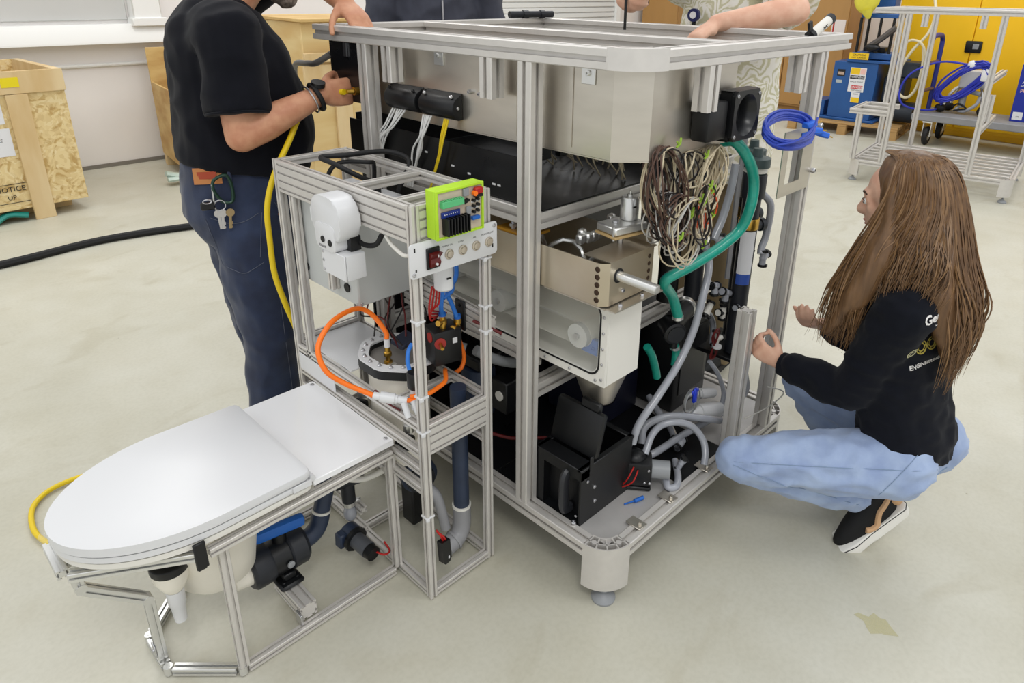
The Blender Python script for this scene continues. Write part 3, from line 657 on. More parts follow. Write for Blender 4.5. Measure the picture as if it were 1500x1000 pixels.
# gear motor above the hopper
t = T('gear_motor', 'small silver motor on a flat gearbox above the hopper', 'motor', (0.16, 0.14, 1.02))
GB = fr((0.155, 0.135, 1.03), (0.98, -0.18, 0), (0.18, 0.98, 0))
P('gearbox', MB().box((-0.055, -0.04, 0), (0.055, 0.035, 0.022), 0.004, GB), ALUB, t); P('mount_plate', MB().box((-0.058, -0.043, -0.007), (0.058, 0.035, -0.001), 0.001, GB), mat('tan_mount_plate', (0.72, 0.61, 0.42), 0.5), t)
P('motor_can', MB().lathe([(0.021, 0), (0.0235, 0.002), (0.0235, 0.055), (0.021, 0.059), (0.008, 0.06), (0.008, 0.066), (0.003, 0.067), (0.003, 0.074)], GB @ V((0.03, 0.005, 0.0225)), n=20), ALUB, t)
P('vent_slot', MB().box((0.001, -0.014, 0.058), (0.012, -0.0135, 0.062), M=GB @ Matrix.Translation((0.018, -0.006, 0.0))), RUBBER, t)
P('standoffs', MB().cyl(GB @ V((-0.052, -0.03, -0.012)), GB @ V((-0.052, -0.03, 0.024)), 0.004).cyl(GB @ V((0.052, -0.038, -0.012)), GB @ V((0.052, -0.038, -0.0075)), 0.005).cyl(GB @ V((0, 0, -0.04)), GB @ V((0, 0, -0.0075)), 0.008).cyl(GB @ V((-0.02, 0, 0.0225)), GB @ V((-0.02, 0, 0.028)), 0.008), ZINC, t)

# black waste bucket with its lid raised
t = T('waste_bin', 'black open bin with its hinged lid raised inside the frame', 'bin', (0.12, 0.18, 0.189))
u0, u1, v0, v1, q1 = 0.004, 0.235, 0.105, 0.275, 0.372
wl = 0.006
P('body', MB().box((u0, v0, 0.189), (u1, v0+wl, q1)).box((u0+0.018, v1-wl, 0.189), (u1, v1, q1)).box((u1-wl, v0+wl, 0.189), (u1, v1-wl, q1)).box((u0+0.03, v0+wl, 0.189), (u0+0.036, v1-wl, q1)).box((u0, v0+wl, 0.189), (u1-wl, v1-wl, 0.195)).box((u0, v1-0.03, 0.189), (u0+0.03, v1, q1-0.03)).box((u0, v0, q1-0.03), (u0+0.035, v1, q1)), BLACKP, t)
P('rim', MB().box((u0-0.004, v0-0.004, q1), (u1+0.004, v0+0.014, q1+0.008), 0.002).box((u0-0.004, v1-0.014, q1), (u1+0.004, v1+0.004, q1+0.008), 0.002).box((u1-0.014, v0, q1), (u1+0.004, v1, q1+0.008), 0.002).box((u0-0.004, v0, q1), (u0+0.05, v1, q1+0.008), 0.002), BLACKP, t)
P('handle', MB().tube([(u0+0.022, 0.16, 0.215), (u0-0.004, 0.16, 0.225), (u0-0.008, 0.16, 0.28), (u0-0.004, 0.16, 0.335), (u0+0.022, 0.16, 0.345)], 0.012, 8, 4, flat=1.4), mat('dark_grey_plastic', (0.16, 0.165, 0.18), 0.4), t)
LM = fr((u0+0.052, v0+0.0, q1+0.010), (0, 1, 0), (0.25, 0, 0.97))
P('lid', MB().box((0.0, 0, 0), (0.17, 0.135, 0.026), 0.01, LM, 2).box((0.02, 0.13, 0.004), (0.09, 0.16, 0.022), 0.006, LM), BLACKP, t)
P('screws', MB().screw((0.03, v0-0.001, 0.33), (0, -1, 0), 0.005, 0.003).screw((0.062, v0, 0.295), (0, -1, 0), 0.006, 0.004).screw((0.066, v0, 0.245), (0, -1, 0), 0.006, 0.004).screw((u0-0.001, 0.118, 0.22), (-1, 0, 0), 0.004, 0.003), ZINC, t)
P('latch', MB().box((0.03, v0-0.009, q1-0.004), (0.045, v0-0.0045, q1+0.04), 0.002), BLACKP, t)
O('steel_cone', MB().lathe([(0.088, 0.115), (0.085, 0.115), (0.045, 0.0), (0.048, 0.0)], (0.185, 0.20, 0.49), n=24), STEEL, 'grey steel discharge cone hanging behind the black bin', 'cone')

# diaphragm pump in the base
t = T('diaphragm_pump', 'black diaphragm pump with red leads at the right end of the bin', 'pump', (0.30, 0.06, 0.189))
PM = fr((0.268, 0.112, 0.19), (0.6, -0.8, 0), (0.8, 0.6, 0))
P('base', MB().box((-0.05, -0.04, 0), (0.05, 0.04, 0.012), 0.003, PM), BLACKP, t)
P('head', MB().lathe([(0.036, 0), (0.040, 0.006), (0.040, 0.03), (0.036, 0.034), (0.034, 0.05), (0.02, 0.06)], PM @ V((-0.028, -0.0, 0.055)), PM.to_3x3() @ V((-1, 0, 0)), 20), BLACKP, t)
P('body', MB().box((-0.028, -0.038, 0.0125), (0.05, 0.036, 0.095), 0.008, PM, 2).ell((-0.0, 0.0, 0.095), (0.032, 0.032, 0.022), 14, PM), BLACKP, t)
P('motor', MB().cyl(PM @ V((0.05, 0, 0.055)), PM @ V((0.105, 0, 0.055)), 0.028), GREYP, t)
P('port', MB().cyl(PM @ V((-0.05, -0.02, 0.10)), PM @ V((-0.05, 0.05, 0.13)), 0.011).cyl(PM @ V((-0.02, 0.02, 0.115)), PM @ V((-0.03, 0.03, 0.15)), 0.010), GREYP, t)
P('screws', MB().screw(PM @ V((-0.07, -0.02, 0.09)), PM.to_3x3() @ V((-.6, -.6, .5)), 0.004, 0.004).screw(PM @ V((0.03, -0.038, 0.03)), PM.to_3x3() @ V((0, -1, 0)), 0.004, 0.003).screw(PM @ V((0.045, -0.038, 0.03)), PM.to_3x3() @ V((0, -1, 0)), 0.004, 0.003).screw(PM @ V((0.04, -0.038, 0.075)), PM.to_3x3() @ V((0, -1, 0)), 0.004, 0.003), ZINC, t)
P('white_cap', MB().lathe([(0.010, 0), (0.011, 0.002), (0.011, 0.02), (0.006, 0.024)], PM @ V((-0.062, -0.035, 0.035)), PM.to_3x3() @ V((-0.4, -0.9, -0.1)), 14), WHITEP, t)
P('leads', MB().tube([PM @ V((-0.005, -0.040, 0.085)), PM @ V((-0.02, -0.06, 0.06)), PM @ V((-0.035, -0.055, 0.03)), PM @ V((-0.05, -0.05, 0.02))], 0.0022, 6, 4).tube([PM @ V((0.008, -0.040, 0.075)), PM @ V((-0.005, -0.062, 0.05)), PM @ V((-0.03, -0.06, 0.028)), PM @ V((-0.05, -0.05, 0.016))], 0.0022, 6, 4), RED, t, 'red leads')
O('blue_connector', MB().cyl((0.195, 0.055, 0.195), (0.225, 0.045, 0.196), 0.006).tube([(0.165, 0.07, 0.192), (0.195, 0.055, 0.195)], 0.0025), BLUEP, 'blue crimp connector lying on the base plate', 'connector')

# hoses at the right side
def hose(pts, r, mm, lab, k=6, name='hose', n=10): return O(name, MB().tube(pts, r, n, k), mm, lab, name.split('_')[0], mm.name.replace('_', ' ')+' runs' if name == 'hose' else None)
hose([(0.485,0.06,1.222),(0.485,0.02,1.226),(0.532,0.0,1.172),(0.576,0.0,1.107),(0.578,0.0,1.037),(0.575,0.02,0.962),(0.504,0.04,0.918),(0.398,0.06,0.887),(0.315,0.08,0.868),(0.31,0.09,0.85),(0.335,0.1,0.825),(0.405,0.12,0.767),(0.461,0.13,0.685)], 0.0155, TEAL, 'long teal hose curving down from beneath the blower')
hose([(0.416,0.2,0.568),(0.446,0.2,0.527),(0.473,0.2,0.468),(0.485,0.2,0.432)], 0.013, TEAL, 'short teal hose beside the lower right edge of the white enclosure')
hose([(0.476,0.14,0.575),(0.489,0.14,0.545),(0.489,0.14,0.50)], 0.013, TEAL, 'short vertical teal hose below the round black pump')
hose([(0.629,0.2,0.905),(0.643,0.16,0.844),(0.598,0.12,0.799),(0.541,0.1,0.719),(0.508,0.1,0.626),(0.446,0.1,0.544),(0.347,0.1,0.471),(0.27,0.11,0.40),(0.25,0.115,0.34)], 0.012, CLEAR, 'long clear hose sweeping down to the black pump')
hose([(0.36,0.155,0.26),(0.39,0.169,0.3),(0.438,0.149,0.32),(0.494,0.116,0.32),(0.571,0.06,0.3),(0.64,0.04,0.27)], 0.0125, CLEAR, 'clear hose arching over the base plate to the short post')
hose([(0.292,0.095,0.29),(0.337,0.105,0.33),(0.392,0.106,0.34),(0.438,0.081,0.34),(0.478,0.052,0.32),(0.494,0.018,0.28),(0.477,-0.006,0.25),(0.455,-0.018,0.222)], 0.011, CLEAR, 'clear hose looped in front of the kneeling knee')
hose([(0.36,0.13,0.225),(0.404,0.119,0.23),(0.503,0.113,0.23),(0.6,0.103,0.23),(0.748,0.079,0.24)], 0.012, CLEAR, 'straight clear hose lying across the black base plate')
hose([(0.62,0.31,0.25),(0.588,0.253,0.235),(0.558,0.176,0.215),(0.49,0.098,0.205)], 0.012, CLEAR, 'clear hose running back across the base plate')
hose([(0.331,0.045,0.22),(0.32,0.03,0.21),(0.308,0.012,0.203),(0.33,-0.0,0.203),(0.37,0.02,0.203),(0.43,0.07,0.205)], 0.011, CLEAR, 'short clear hose loop lying by the front base rail')
hose([(0.653,0.1,1.126),(0.639,0.1,1.045),(0.609,0.1,0.966),(0.569,0.1,0.911)], 0.012, CLEAR, 'grey clear hose hanging behind the upper teal hose')
hose([(0.90,0.125,0.985),(0.925,0.1,0.94),(0.921,0.1,0.84),(0.90,0.1,0.80),(0.89,0.095,0.78)], 0.012, CLEAR, 'clear hose beside the brass clamp and the far post')
hose([(0.75,0.2,0.57),(0.79,0.2,0.55),(0.82,0.2,0.50),(0.825,0.2,0.43)], 0.011, CLEAR, 'bent clear hose behind the short post')
hose([(0.67,0.12,0.45),(0.70,0.10,0.40),(0.72,0.08,0.33),(0.70,0.07,0.28)], 0.008, CLEAR, 'thin clear hose dropping behind the short post')
hose([(0.66,0.0,0.50),(0.72,0.01,0.42),(0.76,0.02,0.34),(0.74,0.05,0.26)], 0.010, CLEAR, 'grey clear hose between the short post and the far post')

# clear / white fittings with black clamps
def tee(o, d, u, lab, s=1.0, mm=None, group=None):
    t = T('hose_fitting', lab, 'fitting', o, group); o = V(o); d = V(d).normalized(); u = V(u).normalized()
    P('body', MB().cyl(o-d*0.03*s, o+d*0.03*s, 0.011*s).cyl(o, o+u*0.035*s, 0.011*s).ell(o, 0.0125*s, 10), mm or CLEAR, t)
    b = MB()
    for c, a in ((o-d*0.026*s, d), (o+d*0.026*s, d), (o+u*0.03*s, u)):
        b.cyl(c-a*0.004, c+a*0.004, 0.0145*s); x, y, z = basis(a); b.box(c+x*0.013*s-V((0.004, 0.004, 0.004)), c+x*0.013*s+V((0.006, 0.006, 0.006)), 0.001)
    P('clamp', b, BLACKP, t)
    return t
G_ = 'clamped hose fittings'
tee((0.70, 0.15, 0.705), (1, 0.1, -0.3), (0, -0.2, -1), 'clear tee fitting where the teal hose bends, left of the label pipe')
tee((0.785, 0.15, 0.655), (0.9, 0, -0.4), (0, 0, -1), 'clear tee with black clamps below and left of the blue label', 1.1)
tee((0.80, 0.16, 0.575), (0, 0, 1), (-1, 0, 0.2), 'white tee in the middle of the black clamp cluster', 1.0, WHITE2)
tee((0.735, 0.18, 0.60), (0.7, 0, 0.7), (-0.4, 0, -0.9), 'white elbow above the bent clear hose behind the short post', 0.95, WHITE2)
tee((0.865, 0.13, 0.765), (0.6, 0, 0.8), (-1, 0, -0.1), 'clear fitting just left of the white pipe label', 1.1)
tee((0.90, 0.09, 0.765), (0, 0, 1), (0.8, 0, 0.2), 'clear fitting between the label pipe and the far post', 1.0)
tee((0.66, 0.13, 0.87), (0.2, 0, 1), (1, 0, 0), 'clear fitting with clamps below the tan wire coil', 1.0)
tee((0.93, 0.04, 1.25), (1, -0.1, 0.1), (0, 0, 1), 'white tee with black clamps just above the blue cable coil', 1.1, WHITE2)
tee((0.90, 0.0, 1.31), (0.1, 0.2, 1), (-1, 0, 0), 'white fitting hanging beside the upper far stub post', 0.9, WHITE2)
tee((0.86, 0.0, 1.40), (-0.8, 0, 0.4), (0, 0, -1), 'small clamped fitting just under the front top rail', 0.9, WHITE2)
tee((0.505, 0.10, 0.215), (1, 0.2, 0), (0, 1, 0.1), 'clear inline fitting on the black base plate', 1.0)
tee((0.405, 0.035, 0.225), (0.3, -0.2, 0.8), (1, 0, 0), 'small clamped fitting standing on the plate by the hose loop', 0.8)

tee((0.74, 0.14, 0.50), (0.3, 0.1, 0.95), (0.9, -0.2, 0), 'white tee low in the black clamp cluster, above the red lead coil', 0.9, WHITE2)
tee((0.83, 0.12, 0.60), (0, 0.2, 1), (-1, -0.1, 0.1), 'clear tee at the right edge of the black clamp cluster beside the dark column', 0.9)
for k, (z_, l_) in enumerate(((0.80, 'uppermost'), (0.755, 'second'), (0.70, 'third'), (0.655, 'lowest'))):
    O('hose_barb', MB().cyl((0.86, -0.012, z_), (0.885, -0.014, z_), 0.007, n=10).cyl((0.885, -0.014, z_), (0.893, -0.0145, z_+0.002), 0.0095, n=10).box((0.878, -0.018, z_+0.005), (0.884, -0.008, z_+0.02), 0.001), BLACKP, l_+' black barb on the outer edge of the far post above the hands', 'fitting', 'barbs on the far post')
hose([(0.74, -0.06, 0.40), (0.80, -0.085, 0.37), (0.83, -0.075, 0.33), (0.80, -0.04, 0.28), (0.74, 0.0, 0.25)], 0.0022, WHITE2, 'thin white wire looping past the far post beside the bent knee', name='wire')
t = T('union_fitting', 'stepped white union fitting lying behind the short post', 'fitting', (0.62, 0.12, 0.25))
for i, (p0, p1, sc) in enumerate((((0.545, 0.135, 0.29), (0.70, 0.07, 0.275), 1.25), ((0.64, 0.17, 0.31), (0.74, 0.12, 0.30), 0.85))):
    d = (V(p1)-V(p0)); L_ = d.length
    pr = [(0.006, 0)]+[(r*sc, h*L_) for h, r in ((0.01, 0.007), (0.08, 0.010), (0.09, 0.007), (0.2, 0.011), (0.21, 0.008), (0.32, 0.013), (0.34, 0.016), (0.45, 0.018), (0.46, 0.022), (0.9, 0.022), (0.98, 0.018))]
    P('body', MB().lathe(pr, p0, d, 18), WHITEP, t)
t = T('wing_clamp', 'blue wing screw in a steel ring clamp behind the clear hose', 'clamp', (0.56, 0.11, 0.35))
P('ring', MB().tube([(0.57+0.045*math.cos(a*PI/12), 0.11, 0.345+0.045*math.sin(a*PI/12)) for a in range(24)], 0.003, 6, closed=True).tube([(0.57+0.040*math.cos(a*PI/12), 0.118, 0.345+0.040*math.sin(a*PI/12)) for a in range(24)], 0.003, 6, closed=True), ALUB, t)
P('wing', MB().box((0.555, 0.095, 0.345), (0.575, 0.107, 0.40), 0.005).box((0.545, 0.098, 0.38), (0.585, 0.104, 0.395), 0.003), mat('royal_blue_plastic', (0.10, 0.22, 0.78), 0.35), t, 'blue wing screw')

# round black pump, navy tank, dark panels inside
t = T('circulation_pump', 'round black pump head behind the long clear hose', 'pump', (0.47, 0.16, 0.60))
P('head', MB().lathe([(0.030, 0), (0.036, 0.004), (0.036, 0.02), (0.03, 0.026), (0.028, 0.07)], (0.452, 0.125, 0.625), (0.5, 0.85, 0.1), 20), BLACKP, t)
P('face', MB().lathe([(0.028, 0), (0.028, 0.002), (0.0001, 0.002)], (0.452, 0.124, 0.625), (-0.5, -0.85, -0.1), 18), BLACKM, t)
P('port', MB().cyl((0.466, 0.135, 0.65), (0.461, 0.13, 0.70), 0.012).cyl((0.47, 0.14, 0.57), (0.47, 0.14, 0.60), 0.012), BLACKP, t)
P('hose_clamp', MB().cyl((0.462, 0.13, 0.675), (0.461, 0.13, 0.685), 0.0175).cyl((0.478, 0.14, 0.562), (0.477, 0.14, 0.572), 0.0155), ALUB, t)
P('steel_band', MB().lathe([(0.034, 0), (0.036, 0.002), (0.036, 0.022), (0.034, 0.024)], (0.60, 0.19, 0.64), (0.8, 0.5, 0), 24), ALUB, t)
P('motor', MB().cyl((0.49, 0.17, 0.632), (0.60, 0.19, 0.64), 0.033), BLACKP, t)
O('feed_tank', MB().box((0.40, 0.36, 0.189), (0.62, 0.60, 0.54), 0.012, seg=2), NAVYP, 'dark navy tank on the base behind the hoses', 'tank')
O('battery_box', MB().box((0.66, 0.24, 0.189), (0.88, 0.62, 0.55), 0.012, seg=2).box((0.69, 0.236, 0.25), (0.85, 0.241, 0.50), 0.003), BLACKP, 'black box on the base behind the short post', 'box')
O('blue_valve_block', MB().box((0.30, 0.17, 0.86), (0.345, 0.21, 0.95), 0.01, seg=2).cyl((0.345, 0.19, 0.92), (0.36, 0.19, 0.92), 0.012), mat('royal_blue_plastic', (0.1, 0.22, 0.78), 0.35), 'blue plastic block just right of the steel hopper', 'valve')
t = T('rear_panel', 'added dark panel blocking the far side to keep the machine interior dark', 'panel', (0.5, 1.15, 0.19))  # added: blocks the view through so the interior looks dark
P('sheet', MB().box((0.05, 1.15, 0.19), (0.94, 1.156, 1.0)), BLACKM, t); P('mount_rail', MB().box((0.05, 1.138, 0.6), (0.94, 1.1495, 0.62)), ALU, t)
O('dark_filler_box', MB().box((0.42, 0.64, 0.189), (0.94, 1.08, 0.98), 0.006).box((0.416, 0.68, 0.24), (0.42, 1.04, 0.93), 0.001), BLACKM, 'added black box keeping the inside of the machine dark', 'cabinet')  # black box put in to fill the dark interior
hose([(-0.01,0.52,0.595),(0.036,0.5,0.559),(0.09,0.48,0.53),(0.15,0.46,0.512)], 0.016, GREYP, 'grey hose bending beneath the dryer between the two masts')
hose([(-0.08,0.63,0.62),(-0.06,0.58,0.612),(-0.03,0.54,0.60)], 0.016, GREYP, 'grey hose end running out of the machine behind the orange hose')
t = T('blue_filter', 'dark blue filter bowl low in the frame behind the cabinet', 'filter', (0.07, 0.62, 0.25))
P('bowl', MB().lathe([(0.035, 0), (0.055, 0.02), (0.055, 0.16), (0.05, 0.18)], (0.07, 0.60, 0.30), n=20), PVCD, t); P('head', MB().box((0.03, 0.55, 0.485), (0.13, 0.65, 0.525), 0.006), BLACKP, t); P('bracket', MB().box((0.06, 0.46, 0.36), (0.12, 0.53, 0.47), 0.004), BLACKP, t)
P('knob', MB().cyl((0.055, 0.49, 0.42), (0.06, 0.49, 0.42), 0.016), WHITE2, t)
hose([(0.02, 0.50, 0.30), (0.05, 0.44, 0.295), (0.08, 0.40, 0.30), (0.14, 0.36, 0.29)], 0.0055, DRED, 'red and black wire bundle low between the two masts', name='wire_bundle')
t = T('red_lead_coil', 'dark red lead tied into a figure eight behind the long clear hose', 'wires', (0.71, 0.12, 0.42))
mb = MB()
for k in range(3): mb.tube([(0.69+0.012*k+0.018*math.sin(a*PI/6), 0.12+0.004*k, 0.50+0.05*math.cos(a*PI/12)) for a in range(24)], 0.003, 6, closed=True)
P('lead', mb, DRED, t); P('tie', MB().cyl((0.70, 0.115, 0.492), (0.70, 0.115, 0.50), 0.016), WHITEP, t)

# two membrane columns
def column(o, h, r, lab, front):
    t = T('membrane_column', lab, 'pipe', o); o = V(o)
    P('pipe', MB().cyl(o, o+V((0, 0, h)), r, n=20), PVCB, t)
    P('collar', MB().lathe([(r*1.25, h-0.13), (r*1.3, h-0.125), (r*1.3, h-0.055), (r*1.22, h-0.05)], o, n=22), PVCB, t)
    P('cap', MB().lathe([(r*1.1, h-0.05), (r*1.2, h-0.045), (r*1.2, h-0.03), (r*1.45, h-0.028), (r*1.45, h), (r*0.6, h+0.004), (r*0.5, h+0.03)], o, n=22), mat('slate_green_cap', (0.25, 0.31, 0.31), 0.45), t)
    P('seal_tape', MB().lathe([(r*1.23, h-0.0295), (r*1.25, h-0.045)], o, n=22), WHITE2, t)
    P('side_port', MB().cyl(o+V((0, 0, h-0.23)), o+V((0.06, -0.02, h-0.23)), r*0.6).cyl(o+V((0.045, -0.015, h-0.23)), o+V((0.06, -0.02, h-0.23)), r*0.75), PVCB, t)
    P('strap', MB().lathe([(r*1.08, 0.455), (r*1.12, 0.457), (r*1.12, 0.49), (r*1.08, 0.492)], o, n=22), BRASS, t, 'brass strap')
    if front:
        a = [math.radians(190+10*i) for i in range(11)]
        lb = MB(); rr_ = r*1.01
        def patch(z0, z1, a0, a1, q): 
            n = 8; vs = []; 
            for z in (z0, z1):
                for i in range(n+1): u = math.radians(a0+(a1-a0)*i/n); vs.append(o+V((q*math.cos(u), q*math.sin(u), z)))
            mb = MB(); mb._add(vs, [(i, i+1, n+2+i, n+1+i) for i in range(n)]); return mb
        P('label', patch(0.30, 0.45, 165, 265, rr_), PAPER, t, 'white paper label'); P('blue_label', patch(0.262, 0.30, 168, 262, rr_), mat('label_blue', (0.20, 0.33, 0.66), 0.5), t, 'small blue label')
    return t
column((0.845, 0.13, 0.42), 0.69, 0.030, 'front dark pipe column with a white paper label and brass strap', True)
column((0.955, 0.20, 0.42), 0.69, 0.029, 'rear dark pipe column between the labelled column and the far post', False)
O('column_bracket', MB().box((0.79, 0.08, 0.40), (0.99, 0.26, 0.415), 0.003), BLACKP, 'black shelf bracket under the dark pipe columns', 'bracket')
O('thin_pipe', MB().tube([(0.80, 0.16, 0.70), (0.80, 0.16, 1.0), (0.81, 0.16, 1.2)], 0.009, 8), PVCG, 'thin grey vertical pipe behind the wire coils', 'pipe')
O('dark_pipe', MB().cyl((0.74, 0.25, 0.62), (0.74, 0.25, 1.2), 0.03, n=16), PVCB, 'dark vertical pipe behind the thin grey pipe', 'pipe')
O('dark_pipe', MB().cyl((0.66, 0.30, 0.62), (0.66, 0.30, 1.02), 0.035, n=16), BLACKP, 'black vertical pipe behind the wire coils', 'pipe')

# blue thermocouple cable coil with plugs
CBL = mat('blue_cable', (0.16, 0.26, 0.66), 0.4)
mb = MB()
for k in range(13):
    ph = random.uniform(0, 6); a_ = 0.115+random.uniform(-.014, .012); b_ = 0.085+random.uniform(-.012, .01); dz = random.uniform(-.014, .014)
    mb.tube([(0.592+a_*1.15*math.cos(j*PI/12)+0.02*dz, -0.075+0.03*math.sin(j*PI/12)*b_/0.085, 1.257+dz+0.036*math.sin(j*PI/12-0.15+0.05*math.sin(ph+j))) for j in range(24)], 0.0034, 6, closed=True)
mb.tube([(0.47, -0.09, 1.235), (0.55, -0.115, 1.24), (0.64, -0.115, 1.26), (0.70, -0.10, 1.28)], 0.0034, 6, 5)
t = T('cable_coil', 'coil of blue cable hung on the bracket plate below the blower', 'cable', (0.592, -0.075, 1.2)); P('coil', mb, CBL, t)
for (o, d) in (((0.715, -0.075, 1.258), (0.7, -0.2, 0.1)), ((0.735, -0.085, 1.24), (0.8, -0.2, -0.05)), ((0.79, -0.085, 1.222), (0.8, -0.2, -0.25))):
    d = V(d).normalized(); x, y, z = basis(d); M_ = fr(V(o), d, y)
    pg = P('plug', MB().box((-0.02, -0.008, -0.012), (0.02, 0.008, 0.012), 0.003, M_), TAPE, t); P('prong', MB().cyl(M_ @ V((0.02, 0, 0.006)), M_ @ V((0.04, 0, 0.006)), 0.002, n=6).cyl(M_ @ V((0.02, 0, -0.006)), M_ @ V((0.04, 0, -0.006)), 0.002, n=6), BRASS, pg)
O('tape_strip', MB().box((0.745, -0.0455, 1.185), (0.822, -0.0445, 1.225)), TAPE, 'strip of blue masking tape on the steel bracket plate', 'tape')

# hanging wire coils
def coil(lab, cx, y, cz, rx, rz, n, col, tilt=0, ties=0, r=0.0022, dx=0.008, jit=0.13, stems=0):
    t = T('wire_coil', lab, 'wires', (cx, y, cz), 'coils of wire under the tank')
    by = {}
    for k in range(n):
        c = col[k % len(col)]; mb = by.setdefault(c.name, (c, MB()))[1]
        a_ = rx*(1+random.uniform(-jit, jit)); b_ = rz*(1+random.uniform(-jit, jit)); ox = random.uniform(-dx, dx); oy = random.uniform(-0.03, 0.03); p1 = random.uniform(0, 6); tl = tilt+random.uniform(-.07, .07)
        pts = []
        for j in range(20):
            u = a_*math.cos(j*PI/10); v = b_*math.sin(j*PI/10)
            pts.append((cx+ox+u*math.cos(tl)-v*math.sin(tl), y+oy+0.012*math.sin(j*PI/5+p1), cz+u*math.sin(tl)+v*math.cos(tl)+(rz-b_)*0.8))
        mb.tube(pts, r, 5, closed=True)
    for k in range(stems):
        c = col[k % len(col)]; x_ = cx+random.uniform(-rx, rx)*0.8
        by[c.name][1].tube([(x_, y+0.02, cz+rz*0.6), (x_+random.uniform(-.02, .02), y+0.03, cz+rz+0.06), (x_+0.05, y+0.10, 1.235)], r, 5, 4)
    for c, mb in by.values(): P('strands', mb, c, t, kind='stuff')
    for k in range(ties):
        a = random.uniform(0, 6.28); p = V((cx+rx*math.cos(a), y-0.033, cz+rz*math.sin(a)))
        P('cable_tie', MB().tube([p+V((-.006, 0, -.008)), p+V((.004, -.003, .0)), p+V((.010, 0, .012))], 0.0028, 5).tube([p+V((.006, 0, -.006)), p+V((-.008, -.002, .006))], 0.0025, 5), mat('green_tie', (0.55, 0.68, 0.22), 0.5), t)
    return t
WB = mat('brown_wire', (0.34, 0.25, 0.21), 0.5); WT = mat('tan_wire', (0.78, 0.73, 0.62), 0.5); WK = mat('dark_wire', (0.13, 0.11, 0.11), 0.5); WO = mat('orange_wire', (0.80, 0.30, 0.12), 0.5); WG = mat('grey_wire', (0.72, 0.71, 0.69), 0.5)
coil('tall brown and tan wire coil hanging beside the left end of the shelf rail', 0.165, 0.03, 1.165, 0.050, 0.105, 22, (WB, WT, WK, WB), 0.35, 1, stems=6)
coil('thick tan wire coil hanging under the blower', 0.345, 0.03, 1.155, 0.055, 0.085, 24, (WT,), -0.35, 0, r=0.0026, stems=8)
coil('dark brown wire coil hanging lowest at the left', 0.205, 0.03, 1.075, 0.050, 0.065, 22, (WK, WB, WK, WG), 0.2, 2, stems=4)
coil('large loose loop of pale wire hanging lowest with green ties', 0.245, 0.01, 1.04, 0.062, 0.085, 9, (WT, WG), -0.1, 4, stems=3)
coil('orange and white wire coil hanging right of the dark coil', 0.325, 0.03, 1.075, 0.042, 0.062, 18, (WG, WO, WT, WK), 0.1, 2, stems=4)
coil('narrow oval wire coil with black strands in front of the orange coil', 0.285, 0.0, 1.08, 0.026, 0.075, 9, (WT, WK), 0.05, 1, stems=2)
coil('loose black and white wire rings close under the tank', 0.255, 0.02, 1.19, 0.045, 0.045, 9, (WK, WG, WT), -0.5, 1, stems=2)
mb = MB()
for k in range(34):
    x_ = 0.30+0.25*random.random(); yy = 0.33+0.45*random.random()
    mb.tube([(x_, yy, 1.235), (x_+random.uniform(-.03, .03), yy-0.01, 1.19), (x_+random.uniform(-.05, .05), yy-0.04, 1.14), (x_+0.05, yy-0.02, 1.085)], 0.0028, 5, 3)
O('wire_loom', mb, WT, 'loom of pale wires crowded between the tray and the tank bottom', 'wires', kind='stuff')
t = T('ribbon_connectors', 'black connector combs under the tank corner', 'connectors', (0.2, 0.42, 1.2))
for k in range(5):
    x_ = 0.14+0.07*k
    P('comb', MB().box((x_, 0.40, 1.165), (x_+0.035, 0.42, 1.232), 0.002).box((x_-0.004, 0.395, 1.175), (x_, 0.40, 1.18)).box((x_-0.004, 0.395, 1.19), (x_, 0.40, 1.195)).box((x_-0.004, 0.395, 1.205), (x_, 0.40, 1.21)), BLACKP, t)
mb = MB()
for k in range(10):
    p = V((0.10+0.02*k+random.uniform(-.01, .01), 0.22+random.uniform(-.02, .03), 1.0+random.uniform(-.012, .012)))
    mb.box(p-V((0.012, 0.01, 0.014)), p+V((0.012, 0.01, 0.014)), 0.005, zrot((0, 0, 0), 0))
O('foil_wrap', mb, ALUB, 'crumpled foil wrap behind the gear motor', 'foil')
t = T('bolt_row', 'small bolts and standoffs on the hopper rim by the mast', 'bolts', (0.05, 0.42, 1.0))
for k in range(3): P('bolt', MB().cyl((0.03+0.025*k, 0.40, 0.992), (0.03+0.025*k, 0.40, 1.028), 0.007, n=8).cyl((0.03+0.025*k, 0.40, 1.004), (0.03+0.025*k, 0.40, 1.012), 0.011, n=6), ZINC, t)
# loose bits on top
t = T('hand_valve', 'small white tube fitting with a black clamp lying on the top rail', 'fitting', (0.80, -0.02, 1.489))
HM = fr((0.815, -0.018, 1.506), (0.9, -0.1, 0.42), (0, 1, 0))
P('tube', MB().cyl(HM @ V((-0.045, 0, 0)), HM @ V((0.05, 0, 0)), 0.0135, n=14), WHITE2, t); P('clamp', MB().cyl(HM @ V((-0.05, 0, 0)), HM @ V((-0.036, 0, 0)), 0.0155, n=14).box((-0.052, -0.004, 0.012), (-0.036, 0.004, 0.04), 0.001, HM), BLACKP, t); P('cap', MB().cyl(HM @ V((0.046, 0, 0)), HM @ V((0.062, 0, 0)), 0.015, n=14), PVCB, t)
text('PVC', 0.012, HM @ fr((0.01, -0.0138, 0), (1, 0, 0), (0, 0, 1)), INK, 'print', t)
t = T('pipe_union', 'dark grey pipe union lying on the rear top rail', 'fitting', (0.95, 1.2, 1.489))
